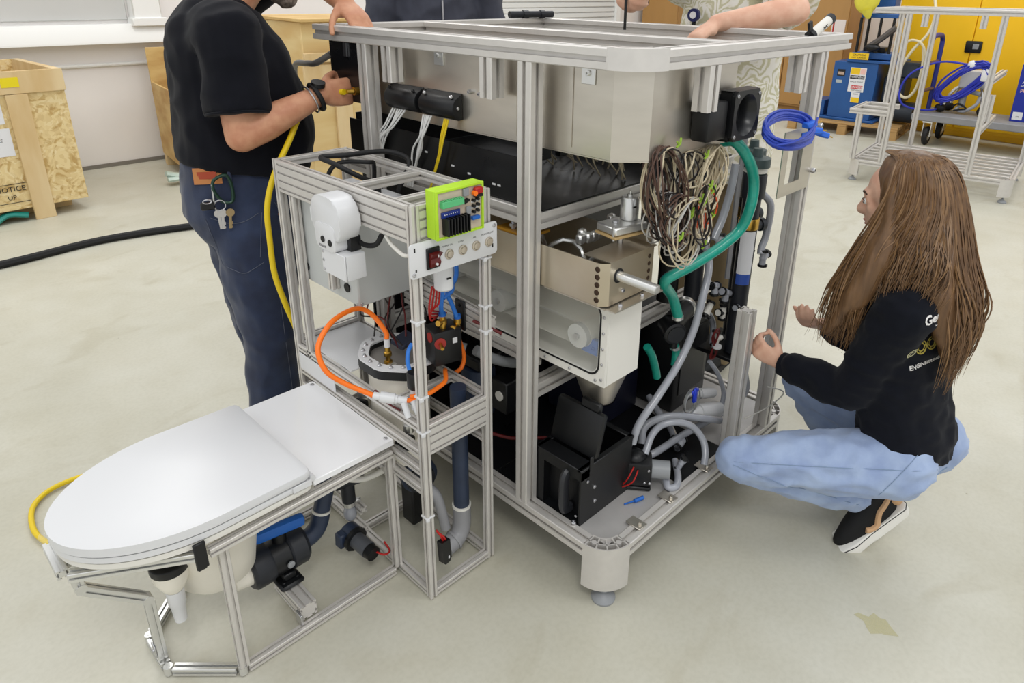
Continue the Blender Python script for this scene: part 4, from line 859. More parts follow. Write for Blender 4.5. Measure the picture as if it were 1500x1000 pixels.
P('body', MB().cyl((0.80, 1.215, 1.503), (1.0, 1.17, 1.503), 0.013, n=12), PVCB, t); P('nut', MB().cyl((0.86, 1.202, 1.503), (0.885, 1.196, 1.503), 0.0165, n=8).cyl((0.94, 1.184, 1.503), (0.96, 1.179, 1.503), 0.0165, n=8), PVCB, t)
# ------------------------------------------------------------------ slim cabinet frame beside the machine
U = 0.0225; CX0, CX1, CY0, CY1 = -0.334, -0.119, 0.351, 0.974
t = T('cabinet_frame', 'slim aluminium cabinet frame between the white toilet and the steel machine', 'frame', (-0.226, 0.66, 0))
def cr(name, a, b, wd=U, ht=U, up=None): return P(name, MB().prof(a, b, wd, ht, U, up), ALU, t)
h = U/2
posts = [cr('post', (x, y, 0.004), (x, y, 1.147), up=(0, 1, 0)) for x in (CX0, CX1) for y in (CY0, CY1)]
cr('top_panel', (CX0, CY0+h, 1.102), (CX0, CY1-h, 1.102), U, 0.09); cr('top_panel', (CX0+h, CY0, 1.102), (CX1-h, CY0, 1.102), U, 0.09)
cr('top_rail', (CX0+h, CY1, 1.1355), (CX1-h, CY1, 1.1355)); cr('top_rail', (CX1, CY0+h, 1.1355), (CX1, CY1-h, 1.1355)); cr('top_rail', (CX0+h, 0.60, 1.1355), (CX1-h, 0.60, 1.1355)); cr('top_rail', (CX0+h, 0.42, 1.1355), (CX1-h, 0.42, 1.1355))
for z in (0.561, 0.482): cr('mid_rail', (CX0, CY0+h, z), (CX0, CY1-h, z))
cr('mid_rail', (CX1, CY0+h, 0.561), (CX1, CY1-h, 0.561)); cr('mid_panel', (CX0+h, CY0, 0.5245), (CX1-h, CY0, 0.5245), U, 0.09); cr('mid_panel', (CX0+h, CY1, 0.545), (CX1-h, CY1, 0.545), U, 0.09)
cr('inner_rail', (CX0+h, 0.50, 0.561), (CX1-h, 0.50, 0.561)); 
for z in (0.425, 0.365): cr('lower_rail', (CX0, CY0+h, z), (CX0, CY1-h, z))
cr('lower_rail', (CX1, CY0+h, 0.425), (CX1, CY1-h, 0.425)); cr('lower_rail', (CX0+h, CY1, 0.425), (CX1-h, CY1, 0.425)); cr('lower_rail', (CX0+h, 0.78, 0.425), (CX1-h, 0.78, 0.425))
cr('bottom_rail', (CX0, CY0+h, 0.018), (CX0, CY1-h, 0.018)); cr('bottom_rail', (CX1, CY0+h, 0.018), (CX1, CY1-h, 0.018)); cr('bottom_rail', (CX0+h, CY0, 0.018), (CX1-h, CY0, 0.018)); cr('bottom_rail', (CX0+h, CY1, 0.018), (CX1-h, CY1, 0.018)); cr('bottom_rail', (CX0+h, 0.70, 0.018), (CX1-h, 0.70, 0.018))
cr('inner_post', (CX0, 0.90, 0.50), (CX0, 0.90, 1.056), up=(0, 1, 0)); cr('inner_post', (CX0+0.0, 0.70, 0.573), (CX0+0.0, 0.70, 0.97), up=(0, 1, 0)) if False else None
for (x, y, zs) in ((CX0, CY0, (0.862, 0.655, 0.552, 0.285)), (CX1, CY0, (0.968, 0.834, 0.762))):
    for z in zs: P('cable_tie', MB().box((x-0.0135, y-0.0135, z-0.003), (x+0.0135, y+0.0135, z+0.003), 0.001).box((x-0.017, y-0.018, z-0.005), (x-0.006, y-0.0115, z+0.005), 0.001), WHITEP, t)
P('shelf_plate', MB().box((CX0+h, 0.70, 0.573), (CX1-h, CY1-h, 0.577)), WHITEP, t, 'white shelf plate')

GBOX = mat('light_grey_enclosure', (0.74, 0.75, 0.74), 0.4, 0, 0.04, 5)
t = T('control_box', 'light grey control box hung in the upper cabinet frame', 'box', (-0.225, 0.78, 0.8))
P('body', MB().box((-0.318, 0.632, 0.797), (-0.132, 0.925, 1.056), 0.004), GBOX, t); P('lid', MB().box((-0.320, 0.63, 1.0565), (-0.13, 0.927, 1.066), 0.003), WHITEP, t, 'white lid')
P('screws', MB().screw((-0.31, 0.632, 0.806), (0, -1, 0), 0.004, 0.002).screw((-0.318, 0.64, 0.806), (-1, 0, 0), 0.004, 0.002).screw((-0.318, 0.915, 0.806), (-1, 0, 0), 0.004, 0.002), ZINC, t)
P('grommet', MB().lathe([(0.013, 0), (0.013, 0.004), (0.008, 0.004), (0.0001, 0.003)], (-0.318, 0.90, 0.84), (-1, 0, 0), 16).lathe([(0.013, 0), (0.013, 0.004), (0.0001, 0.003)], (-0.318, 0.685, 0.84), (-1, 0, 0), 16), RUBBER, t)
P('mount_profile', MB().prof((-0.3295, 0.735, 0.825), (-0.3295, 0.735, 1.05), U, U, U, (0, 1, 0)), ALU, t)
hose([(-0.19,0.677,1.10),(-0.26,0.69,1.14),(-0.30,0.728,1.17),(-0.297,0.798,1.175),(-0.238,0.777,1.175),(-0.136,0.751,1.175),(-0.099,0.708,1.165),(-0.105,0.67,1.15),(-0.14,0.65,1.12),(-0.147,0.67,1.08)], 0.007, RUBBER, 'thick black cable looped over the top of the cabinet frame', name='cable')
hose([(-0.276,0.80,1.075),(-0.29,0.78,1.13),(-0.25,0.785,1.155),(-0.19,0.739,1.155),(-0.16,0.76,1.14),(-0.15,0.78,1.08)], 0.006, RUBBER, 'second black cable curling over the white lid of the control box', name='cable')
hose([(-0.352,0.60,1.04),(-0.350,0.575,1.02),(-0.345,0.54,1.008),(-0.335,0.505,1.015),(-0.322,0.495,1.04)], 0.0065, RUBBER, 'black cable drooping from the white handset under the side panel', name='cable')
O('cable_gland', MB().lathe([(0.014, 0), (0.014, 0.02), (0.018, 0.022), (0.018, 0.034), (0.010, 0.04)], (-0.175, 0.735, 1.067), n=14), BLACKP, 'black cable gland standing on the white lid', 'fitting')

# white handset on the side panel
t = T('handset', 'rounded white handset with two black eyes on the side of the cabinet', 'device', (-0.375, 0.62, 0.97))
HM = fr((-0.346, 0.602, 1.06), (0, -1, 0), (0, 0, 1))                # local x = -y (right in view), y = up, z = -x (out)
def sq(u): return math.copysign(abs(u)**0.72, u)
P('shell', MB().prism([(-0.006+0.068*sq(math.cos(a*PI/20)), 0.012+0.058*sq(math.sin(a*PI/20))) for a in range(40)], 0.004, 0.062, HM, 0.006), WHITEP, t)
P('neck', MB().prism(rrect(-0.055, 0.035, -0.068, 0.0, 0.014), 0.002, 0.064, HM, 0.003), WHITEP, t)
P('eye', MB().cyl(HM @ V((-0.020, -0.042, 0.064)), HM @ V((-0.020, -0.042, 0.066)), 0.0085, n=16), RUBBER, t, 'black round socket'); P('eye', MB().cyl(HM @ V((0.013, -0.045, 0.064)), HM @ V((0.013, -0.045, 0.066)), 0.0085, n=16), RUBBER, t)
lt = text('SENSOR', 0.009, HM @ Matrix.Translation((-0.025, -0.061, 0.0642)), mat('grey_ink', (0.45, 0.45, 0.45), 0.6), 'print', t)
P('mount_block', MB().box((0.0, -0.067, 0.0), (0.05, -0.03, 0.03), 0.001, HM), BLACKP, t)
t = T('junction_box', 'small square white box hanging below the rounded handset', 'box', (-0.37, 0.58, 0.91))
P('body', MB().box((-0.402, 0.535, 0.925), (-0.347, 0.640, 0.992), 0.004, seg=2), WHITEP, t); P('lid', MB().box((-0.4065, 0.535, 0.926), (-0.4025, 0.643, 0.993), 0.0015), WHITEP, t)
P('screws', MB().screw((-0.4065, 0.634, 0.983), (-1, 0, 0), 0.004, 0.002).screw((-0.4065, 0.634, 0.96), (-1, 0, 0), 0.004, 0.002).screw((-0.4065, 0.634, 0.935), (-1, 0, 0), 0.004, 0.002), ZINC, t)
hose([(-0.335,0.46,1.05),(-0.332,0.44,1.03),(-0.33,0.40,1.015),(-0.325,0.375,1.02)], 0.005, WHITE2, 'white cable under the side panel at the near post', name='cable')

# lime printed circuit board holder
t = T('circuit_board', 'lime green framed circuit board on the front of the cabinet', 'circuit board', (-0.235, 0.32, 1.065))
bx0, bx1, bz0, bz1 = -0.306, -0.165, 1.068, 1.183
PM = fr((bx0, 0.300, bz0), (1, 0, 0), (0, 0, 1)); Wb, Hb = bx1-bx0, bz1-bz0
P('holder', MB().box((0, 0, -0.038), (Wb, Hb, -0.006), 0.002, PM), LIME, t)
for q in ((0, 0.006, 0, Hb), (Wb-0.006, Wb, 0, Hb), (0.006, Wb-0.006, 0, 0.006), (0.006, Wb-0.006, Hb-0.006, Hb)): P('rim', MB().box((q[0], q[2], -0.006), (q[1], q[3], 0.001), 0.001, PM), LIME, t)
bd = P('board', MB().box((0.004, 0.004, -0.0055), (Wb-0.004, Hb-0.004, -0.003), 0, PM), PCB, t)
MBd = lambda lo, hi, bev=0.0008: MB().box(lo, hi, bev, PM)
hsk = MB().box((0.016, 0.012, 0.0), (0.082, 0.050, 0.004), 0, PM)
for i in range(8): hsk.box((0.016+0.0088*i, 0.012, 0.004), (0.0195+0.0088*i, 0.052, 0.022), 0, PM)
P('heat_sink', hsk, BLACKP, t, 'black finned heat sink')
dv = P('driver_board', MBd((0.014, 0.05, -0.002), (0.068, 0.064, 0.002)), mat('blue_board', (0.12, 0.20, 0.50), 0.4), t, 'blue driver board')
pins = MB()
for i in range(7): pins.cyl(PM @ V((0.022+0.006*i, 0.058, 0.002)), PM @ V((0.022+0.006*i, 0.058, 0.0035)), 0.0013, n=6)
P('pin', pins, WHITEP, dv)
hd = P('terminal_strip', MBd((0.012, 0.075, -0.002), (0.074, 0.090, 0.010)), mat('green_terminal', (0.35, 0.72, 0.48), 0.45), t, 'green screw terminal strip')
tp = MB()
for i in range(10): tp.box((0.0135+0.006*i, 0.0905, 0.0), (0.0165+0.006*i, 0.0925, 0.009), 0, PM)
P('terminal_teeth', tp, mat('green_terminal', (0.35, 0.72, 0.48)), hd)
P('stop_button', MB().box((0.108, 0.090, -0.002), (0.131, 0.106, 0.012), 0.003, PM), RED, t, 'red push button'); P('orange_cap', MB().cyl(PM @ V((0.106, 0.094, 0.004)), PM @ V((0.106, 0.094, 0.013)), 0.006, n=12), ORANGE, t); P('button_base', MBd((0.110, 0.083, -0.002), (0.131, 0.0895, 0.010)), BLACKP, t)
P('chip', MBd((0.078, 0.090, -0.002), (0.094, 0.108, 0.004)), GREYP, t); P('chip', MBd((0.086, 0.046, -0.002), (0.100, 0.064, 0.003)), GREYP, t)
cp = MB()
for (x, z) in ((0.108, 0.075), (0.12, 0.077), (0.108, 0.062), (0.121, 0.064), (0.108, 0.048), (0.12, 0.050), (0.084, 0.078), (0.09, 0.080), (0.079, 0.076)): cp.cyl(PM @ V((x, z, -0.002)), PM @ V((x, z, 0.006)), 0.004, n=8)
P('capacitors', cp, BLACKP, t); P('trimmer', MBd((0.100, 0.030, -0.002), (0.123, 0.038, 0.008)), BLUEP, t, 'blue connector')
wj = MB()
for z in (0.055, 0.069): wj.box((0.104, z, -0.0028), (0.126, z+0.004, -0.0015), 0, PM)
P('white_marks', wj, WHITEP, t)

# white switch panel
t = T('switch_panel', 'white panel with a rocker switch and four round buttons below the circuit board', 'panel', (-0.23, 0.33, 0.98))
QM = fr((-0.362, 0.334, 0.980), (1, 0, 0), (0, 0, 1)); 
P('plate', MB().prism(rrect(0, 0.266, 0, 0.084, 0.008), 0, 0.004, QM, 0.0008), WHITEP, t)
sw = P('rocker_switch', MB().box((0.044, 0.014, 0.004), (0.082, 0.066, 0.010), 0.002, QM), BLACKP, t, 'black rocker switch'); P('rocker', MB().prism([(0.0, 0.004), (0.010, 0.008), (0.020, 0.004), (0.035, 0.016), (0.035, 0.0), (0, 0)], 0.050, 0.078, QM @ Matrix(((0, 0, 1, 0), (1, 0, 0, 0.020), (0, 1, 0, 0.010), (0, 0, 0, 1)))), mat('dark_red_rocker', (0.36, 0.06, 0.05), 0.3), sw, 'dark red rocker')
P('rocker_mark', MB().rect(QM @ Matrix.Translation((0, 0, 0.0265)), 0.063, 0.065, 0.046, 0.053).cyl(QM @ V((0.064, 0.028, 0.018)), QM @ V((0.064, 0.028, 0.022)), 0.003, n=10), WHITEP, sw)
for i, lab in enumerate(('POWER ON', 'FLUSH', 'AIR', 'MODE SELECT')):
    u = 0.112+0.042*i; 
    bt = P('button', MB().lathe([(0.0125, 0), (0.0125, 0.003), (0.0095, 0.004), (0.0095, 0.002), (0.008, 0.006), (0.0001, 0.007)], QM @ V((u, 0.036, 0.004)), (0, -1, 0), 20), mat('clear_button', (0.74, 0.70, 0.64), 0.2, 0.4), t)
    text(lab, 0.0062, QM @ Matrix.Translation((u-0.004, 0.058, 0.0042)), mat('grey_ink', (0.45, 0.45, 0.45)), 'print', t, 0.0002)
P('screws', MB().screw(QM @ V((0.010, 0.010, 0.004)), (0, -1, 0), 0.005, 0.002).screw(QM @ V((0.256, 0.074, 0.004)), (0, -1, 0), 0.005, 0.002), ZINC, t)
P('slots', MB().box((0.012, 0.064, 0.0041), (0.016, 0.074, 0.0046), 0, QM).box((0.249, 0.018, 0.0041), (0.253, 0.028, 0.0046), 0, QM).box((0.014, 0.016, 0.0041), (0.018, 0.022, 0.0046), 0, QM), RUBBER, t)

# white reaction pot with bolted flange ring
pc = V((-0.222, 0.612, 0)); R_ = 0.100
def octa(r, n=48, k=0.88):
    q = []
    for i in range(n):
        a = 2*PI*i/n; m_ = (a+PI/8) % (PI/4)-PI/8; q.append((pc.x+r*min(1.0, k/max(0.01, math.cos(m_)*0.92+0.0)*1.0)*math.cos(a), pc.y+1.18*r*min(1.0, k/max(0.01, math.cos(m_)*0.92))*math.sin(a)))
    return q
t = T('reaction_pot', 'cream pot with a bolted black and white flange ring inside the cabinet', 'pot', (pc.x, pc.y, 0.30))
pot = MB(); 
def ringv(r, z, n=48): return [(pc.x+r*math.cos(2*PI*i/n), pc.y+1.15*r*math.sin(2*PI*i/n), z) for i in range(n)]
levels = [(0.05, 0.30), (0.078, 0.305), (0.080, 0.46), (0.082, 0.575), (0.088, 0.605)]
vs = [v for r, z in levels for v in ringv(r, z)]; fs_ = [tuple(range(48))[::-1], tuple(range(48*4, 48*5))]+[(k*48+i, k*48+(i+1) % 48, (k+1)*48+(i+1) % 48, (k+1)*48+i) for k in range(4) for i in range(48)]
pot._add(vs, fs_, True); P('pot_body', pot, CREAM, t)
P('black_ring', holed(octa(0.106), octa(0.076), 0.606, 0.632, Matrix.Identity(4)), BLACKP, t); P('white_ring', holed(octa(0.1055), octa(0.0775), 0.6325, 0.638, Matrix.Identity(4)), WHITEP, t)
P('lid_disc', MB().prism([(p[0], p[1]) for p in octa(0.0755)], 0.612, 0.620), mat('satin_grey_disc', (0.62, 0.60, 0.58), 0.35, 0.5), t)
bm_ = MB()
for i in range(18): a = 2*PI*i/18; bm_.lathe([(0.006, 0), (0.006, 0.002), (0.0035, 0.004), (0.0035, 0.008), (0.0001, 0.008)], (pc.x+0.090*math.cos(a), pc.y+0.105*math.sin(a), 0.6385), n=8)
P('bolts', bm_, ZINC, t)
fx = V((-0.262, 0.60, 0.6205))
P('brass_fitting', MB().lathe([(0.012, 0), (0.012, 0.006), (0.007, 0.008), (0.007, 0.022), (0.011, 0.023), (0.011, 0.034), (0.008, 0.036), (0.008, 0.05)], fx, n=12), BRASS, t, 'brass fitting'); P('white_collar', MB().cyl(fx+V((0, 0, 0.0505)), fx+V((0, 0, 0.075)), 0.0085, n=12), WHITEP, t); P('washer', MB().cyl(fx+V((0.0, -0.02, 0)), fx+V((0, -0.02, 0.004)), 0.012, n=14), GLASS, t)
O('sensor_module', MB().box((-0.035, -0.022, 0), (0.035, 0.022, 0.018), 0.003, fr((-0.195, 0.62, 0.652), (0.9, 0.3, 0), (-0.25, 0.85, 0.35))), mat('blue_grey_plastic', (0.20, 0.22, 0.28), 0.35), 'dark rectangular module resting on the pot lid', 'module')
hose([tuple(fx+V((0, 0, 0.076))), (-0.262,0.602,0.715), (-0.285,0.62,0.765), (-0.323,0.62,0.80), (-0.375,0.60,0.815),(-0.436,0.575,0.814),(-0.479,0.56,0.786),(-0.495,0.545,0.758),(-0.489,0.525,0.716),(-0.457,0.505,0.679),(-0.415,0.47,0.648),(-0.40,0.455,0.638)], 0.0068, ORANGE, 'orange hose looping out of the cabinet side from the pot lid')
hose([(-0.125,0.48,0.705),(-0.105,0.49,0.70),(-0.085,0.5,0.66),(-0.071,0.5,0.605),(-0.082,0.5,0.573),(-0.105,0.5,0.566)], 0.0062, ORANGE, 'short orange hose under the brass tee at the back of the cabinet')
hose([(-0.165,0.47,0.612),(-0.205,0.42,0.615),(-0.249,0.4,0.62),(-0.297,0.385,0.628),(-0.335,0.40,0.632)], 0.0062, ORANGE, 'orange hose crossing in front of the pot to the white valve')
hose([(-0.131,0.45,0.98),(-0.131,0.45,0.927),(-0.133,0.45,0.888),(-0.152,0.45,0.865),(-0.164,0.45,0.849),(-0.15,0.45,0.814),(-0.136,0.45,0.775)], 0.0062, BLUET, 'long blue tube hanging behind the switch panel into the front brass tee')
hose([(-0.185,0.42,0.97),(-0.185,0.42,0.94),(-0.178,0.425,0.90),(-0.19,0.435,0.87),(-0.19,0.445,0.82),(-0.175,0.46,0.79)], 0.0062, BLUET, 'blue tube crossing behind the long blue tube')
hose([(-0.16,0.43,0.96),(-0.165,0.43,0.90),(-0.155,0.44,0.86),(-0.185,0.44,0.845)], 0.0055, BLUET, 'short blue tube end between the other two blue tubes')
hose([(-0.286,0.45,0.745),(-0.304,0.44,0.735),(-0.315,0.43,0.715),(-0.318,0.42,0.695)], 0.0055, BLUET, 'light blue tube bending into the black capped filter')
t = T('air_filter', 'white cylinder filter with a black cap at the near corner of the cabinet shelf', 'filter', (-0.318, 0.415, 0.58))
P('bowl', MB().lathe([(0.014, 0), (0.019, 0.004), (0.020, 0.06), (0.022, 0.068)], (-0.302, 0.412, 0.575), n=18), WHITEP, t); P('cap', MB().lathe([(0.0245, 0), (0.026, 0.003), (0.026, 0.040), (0.023, 0.045), (0.008, 0.046)], (-0.302, 0.412, 0.6435), n=20), BLACKP, t)
P('clip', MB().box((-0.330, 0.39, 0.60), (-0.282, 0.436, 0.612), 0.003), GREYP, t)
t = T('check_valve', 'white inline valve joining the orange hoses on the cabinet side', 'valve', (-0.38, 0.43, 0.62))
a_, b_ = V((-0.405, 0.46, 0.64)), V((-0.345, 0.40, 0.625)); d_ = b_-a_
P('body', MB().lathe([(0.007, 0), (0.010, 0.002), (0.010, 0.018), (0.014, 0.019), (0.014, 0.055), (0.012, 0.056), (0.012, 0.062), (0.010, 0.063), (0.010, d_.length)], a_, d_, 16), WHITEP, t)
P('ports', MB().cyl(b_+V((-0.01, 0.0, 0)), b_+V((-0.012, -0.02, -0.035)), 0.008).cyl(b_+V((0.012, -0.01, 0)), b_+V((0.012, -0.03, -0.03)), 0.008), WHITEP, t)
O('hose_stub', MB().tube([b_+V((-0.002, 0.004, 0)), b_+V((0.03, -0.015, -0.004))], 0.0065, 8), ORANGE, 'short orange stub between the white valve ports', 'hose')
t = T('air_pump', 'black cube shaped air pump with red ringed ports at the back of the cabinet', 'pump', (-0.165, 0.48, 0.66))
KM = fr((-0.165, 0.475, 0.705), (0.9, -0.2, 0), (0.2, 0.9, 0))
P('body', MB().box((-0.042, -0.035, -0.06), (0.042, 0.035, 0.042), 0.006, KM, 2), BLACKP, t); P('label', MB().box((0.012, -0.0358, 0.0), (0.026, -0.0352, 0.016), 0, KM), WHITEP, t)
P('port_ring', MB().lathe([(0.016, 0), (0.016, 0.004), (0.008, 0.005), (0.0001, 0.004)], KM @ V((-0.025, -0.035, 0.010)), KM.to_3x3() @ V((-0.2, -1, 0)), 16).lathe([(0.014, 0), (0.014, 0.004), (0.0001, 0.004)], KM @ V((-0.041, -0.01, 0.022)), KM.to_3x3() @ V((-1, 0, 0)), 16), mat('red_ring', (0.60, 0.16, 0.14), 0.4), t, 'red ring'); P('nipple', MB().cyl(KM @ V((-0.025, -0.036, 0.010)), KM @ V((-0.03, -0.06, 0.006)), 0.005), BRASS, t)
t = T('brass_tee', 'front brass tee fitting under the long blue tube', 'fitting', (-0.13, 0.45, 0.70))
P('body', MB().lathe([(0.007, 0), (0.007, 0.02), (0.011, 0.022), (0.011, 0.034), (0.008, 0.036), (0.008, 0.05), (0.011, 0.052), (0.011, 0.066)], (-0.131, 0.452, 0.70), n=10).cyl((-0.131, 0.452, 0.735), (-0.155, 0.445, 0.745), 0.008), BRASS, t); P('nut', MB().cyl((-0.131, 0.452, 0.766), (-0.132, 0.452, 0.776), 0.010, n=12), BLUEP, t)
t = T('brass_elbow', 'rear brass elbow fitting on top of the black air pump', 'fitting', (-0.172, 0.46, 0.745))
P('body', MB().lathe([(0.009, 0), (0.009, 0.012), (0.012, 0.013), (0.012, 0.024), (0.008, 0.026), (0.008, 0.036)], (-0.174, 0.462, 0.7475), n=10).cyl((-0.174, 0.462, 0.765), (-0.195, 0.455, 0.77), 0.008), BRASS, t); P('nut', MB().cyl((-0.174, 0.462, 0.784), (-0.174, 0.462, 0.793), 0.010, n=12), BLUEP, t)
t = T('small_motor', 'white cylindrical motor hanging below the switch panel', 'motor', (-0.215, 0.40, 0.90))
P('can', MB().lathe([(0.008, 0), (0.020, 0.001), (0.024, 0.006), (0.024, 0.075)], (-0.218, 0.395, 0.895), n=20), WHITEP, t); P('slot', MB().box((-0.226, 0.3705, 0.93), (-0.212, 0.372, 0.935)), RUBBER, t)
O('mount_bracket', MB().box((-0.10, 0.46, 0.71), (-0.092, 0.50, 0.80), 0.003).screw((-0.1, 0.48, 0.785), (-1, 0, 0), 0.005, 0.003).screw((-0.1, 0.48, 0.725), (-1, 0, 0), 0.005, 0.003), BLACKP, 'black mounting plate with two screws beside the brass tee', 'bracket')
O('pale_rail', MB().prof((-0.085, 0.36, 0.755), (-0.085, 0.95, 0.80), 0.02, 0.06, 0.02), ALU, 'pale aluminium rail between the cabinet and the machine mast', 'rail')
mb = MB(); mk = MB()
for k in range(9):
    s_ = V((-0.27+0.022*k, 0.66+random.uniform(-.02, .03), 0.796)); e = V((-0.26+0.012*k+random.uniform(-.02, .02), 0.62+random.uniform(-.05, .05), 0.65+random.uniform(0, .03)))
    (mb if k % 2 else mk).tube([s_, s_+V((random.uniform(-.02, .02), 0, -.05)), (s_+e)/2+V((random.uniform(-.03, .03), 0, -.01)), e], 0.0024, 5, 4)
OW('dark_red_wires', mb, DRED, 'dark red wires hanging from the control box onto the pot', 'wires'); OW('black_wires', mk, WK, 'black wires hanging from the control box onto the pot', 'wires')
mb = MB()
for k in range(4): mb.tube([(-0.235+0.008*k, 0.42, 0.90), (-0.24+0.01*k, 0.43, 0.84), (-0.22, 0.45, 0.79+0.01*k), (-0.16+0.01*k, 0.5, 0.765)], 0.0026, 5, 4)
OW('red_wires', mb, RED, 'bright red wires dropping from the white motor to the air pump', 'wires')
hose([(-0.35,0.555,0.57),(-0.352,0.53,0.60),(-0.352,0.49,0.585),(-0.34,0.44,0.575)], 0.0025, DRED, 'thin red wire stretched along the cabinet side rail', name='wire')
hose([(-0.12,0.40,0.772),(-0.10,0.36,0.76),(-0.08,0.33,0.745)], 0.0045, DRED, 'dark red cable lying along the pale rail', name='wire')
O('side_plate', MB().box((-0.349, 0.755, 0.493), (-0.3465, 0.955, 0.548)), WHITEP, 'white cover strip between the side rails of the cabinet', 'panel')
for i, (yy, zz, lab) in enumerate(((0.70, 0.455, 'black flanged solenoid valve behind the rear corner of the white plate'), (0.475, 0.445, 'black flanged solenoid valve at the near cabinet post'))):
    t = T('solenoid_valve', lab, 'valve', (-0.30, yy, zz-0.02))
    VM = fr((-0.305, yy, zz), (0.5, -0.86, 0), (0, 0, 1))
    P('flange', MB().prism(rrect(-0.028, 0.028, -0.024, 0.024, 0.008), 0.0, 0.01, VM), BLACKP, t); P('body', MB().box((-0.018, -0.018, -0.045), (0.018, 0.018, 0), 0.004, VM), CREAM, t); P('coil', MB().cyl(VM @ V((0, 0.018, -0.02)), VM @ V((0, 0.042, -0.02)), 0.015).cyl(VM @ V((0, 0.042, -0.02)), VM @ V((0, 0.047, -0.02)), 0.011), ALUB, t)
    P('screws', MB().screw(VM @ V((-0.02, 0.014, 0.01)), VM.to_3x3() @ V((0, 0, 1)), 0.004, 0.002).screw(VM @ V((0.02, -0.014, 0.01)), VM.to_3x3() @ V((0, 0, 1)), 0.004, 0.002), ZINC, t)
O('olive_relay', MB().box((-0.26, 0.42, 0.44), (-0.235, 0.45, 0.475), 0.003), mat('olive_plastic', (0.60, 0.56, 0.24), 0.45), 'olive block beside the near solenoid valve', 'relay')
t = T('relay_plug', 'red coiled lead under the front shelf panel', 'wires', (-0.25, 0.40, 0.43)); P('lead', MB().tube([(-0.25+0.014*math.cos(a*0.9), 0.39+0.001*a, 0.45+0.014*math.sin(a*0.9)) for a in range(16)], 0.0035, 6), RED, t)
O('clip_lead', MB().tube([(-0.17+0.03*math.cos(a*PI/10), 0.60+0.02*math.sin(a*PI/10), 0.50+0.004*a) for a in range(22)], 0.003, 6), WK, 'coiled black lead behind the shelf frame', 'wires')
t = T('waste_pump', 'round dark pump with a clear front inside the lower cabinet', 'pump', (-0.24, 0.58, 0.03))
P('body', MB().lathe([(0.048, 0), (0.055, 0.008), (0.055, 0.06), (0.04, 0.07)], (-0.20, 0.60, 0.24), (-0.3, -0.95, 0), 24), PVCD, t); P('base', MB().box((-0.225, 0.58, 0.03), (-0.175, 0.64, 0.19), 0.006), BLACKP, t); P('face', MB().lathe([(0.044, 0), (0.042, 0.012), (0.0001, 0.016)], (-0.222, 0.535, 0.24), (-0.3, -0.95, 0), 24), PVCB, t); P('cap', MB().lathe([(0.04, 0), (0.045, 0.02), (0.02, 0.05)], (-0.20, 0.62, 0.295), n=16), CREAM, t)
P('port', MB().cyl((-0.225, 0.535, 0.24), (-0.225, 0.50, 0.235), 0.016).tube([(-0.225, 0.50, 0.235), (-0.215, 0.47, 0.21), (-0.21, 0.455, 0.16), (-0.205, 0.445, 0.10)], 0.015, 10, 4), PVCG, t)
t = T('drain_pipe', 'dark blue vertical drain pipe with a grey elbow inside the cabinet frame', 'pipe', (-0.16, 0.43, 0.03))
P('pipe', MB().cyl((-0.158, 0.425, 0.165), (-0.158, 0.425, 0.575), 0.0235, n=20), PVCD, t); P('elbow', MB().tube([(-0.158, 0.425, 0.17), (-0.158, 0.425, 0.115), (-0.168, 0.423, 0.082), (-0.19, 0.42, 0.066), (-0.225, 0.42, 0.058)], [0.0275]*5, 18, 4).cyl((-0.19, 0.42, 0.066), (-0.197, 0.42, 0.064), 0.031, n=18), PVCG, t, 'grey elbow'); P('glue_ring', MB().cyl((-0.158, 0.425, 0.168), (-0.158, 0.425, 0.175), 0.0285, n=18), WHITE2, t)
t = T('cable_connector', 'black plug with red wires hanging on the near cabinet post', 'connector', (-0.305, 0.325, 0.18))
CM_ = fr((-0.303, 0.337, 0.12), (1, 0.15, 0), (-0.1, 0.05, 1))
P('housing', MB().prism([(-0.008, 0), (0.010, 0), (0.017, 0.010), (0.017, 0.07), (-0.014, 0.075), (-0.014, 0.008)], 0, 0.02, CM_), BLACKP, t); P('wires', MB().tube([CM_ @ V((0.0, 0.07, 0.01)), CM_ @ V((-0.006, 0.09, 0.01)), CM_ @ V((-0.012, 0.11, 0.0))], 0.003, 6, 3).tube([CM_ @ V((0.006, 0.07, 0.012)), CM_ @ V((0.0, 0.085, 0.014)), CM_ @ V((-0.012, 0.105, 0.004))], 0.003, 6, 3), RED, t); P('mark', MB().box((0.004, 0.012, 0.0202), (0.009, 0.020, 0.0206), 0, CM_), WHITEP, t)

# ------------------------------------------------------------------ toilet module
t = T('support_frame', 'low aluminium frame with a zigzag toe bar under the white toilet seat', 'frame', (-0.7, 0.69, 0))
def tr(name, a, b, up=None): return P(name, MB().prof(a, b, U, U, U, up), ALUB if 'front' in name or 'toe' in name else ALU, t)
ya, yb = 0.495, 0.885
A, B_, C_, D_, E_, F_ = (-0.348, ya), (-0.812, ya), (-0.942, 0.625), (-0.942, 0.755), (-0.812, yb), (-0.348, yb)
zb = 0.015
def seg(n, p, q, z, k=0.014):
    p = V((*p, z)); q = V((*q, z)); d = (q-p).normalized(); return tr(n, p+d*k, q-d*k)
seg('base_rail', A, B_, zb, 0.012); seg('front_rail', B_, C_, zb); seg('front_rail', C_, D_, zb); seg('front_rail', D_, E_, zb); seg('base_rail', E_, F_, zb, 0.012)
def joint(o, ax, s=0.0125):
    mb = MB(); x, y, z = basis(ax); mb.cyl(V(o)-z*s, V(o)+z*s, s, n=12); mb.cyl(V(o)+z*(s), V(o)+z*(s+0.0006), s*0.45, n=8); return mb
for p in (B_, C_, D_, E_): P('corner_joint', joint((*p, zb), (0, 0, 1), 0.0115), ALUB, t)
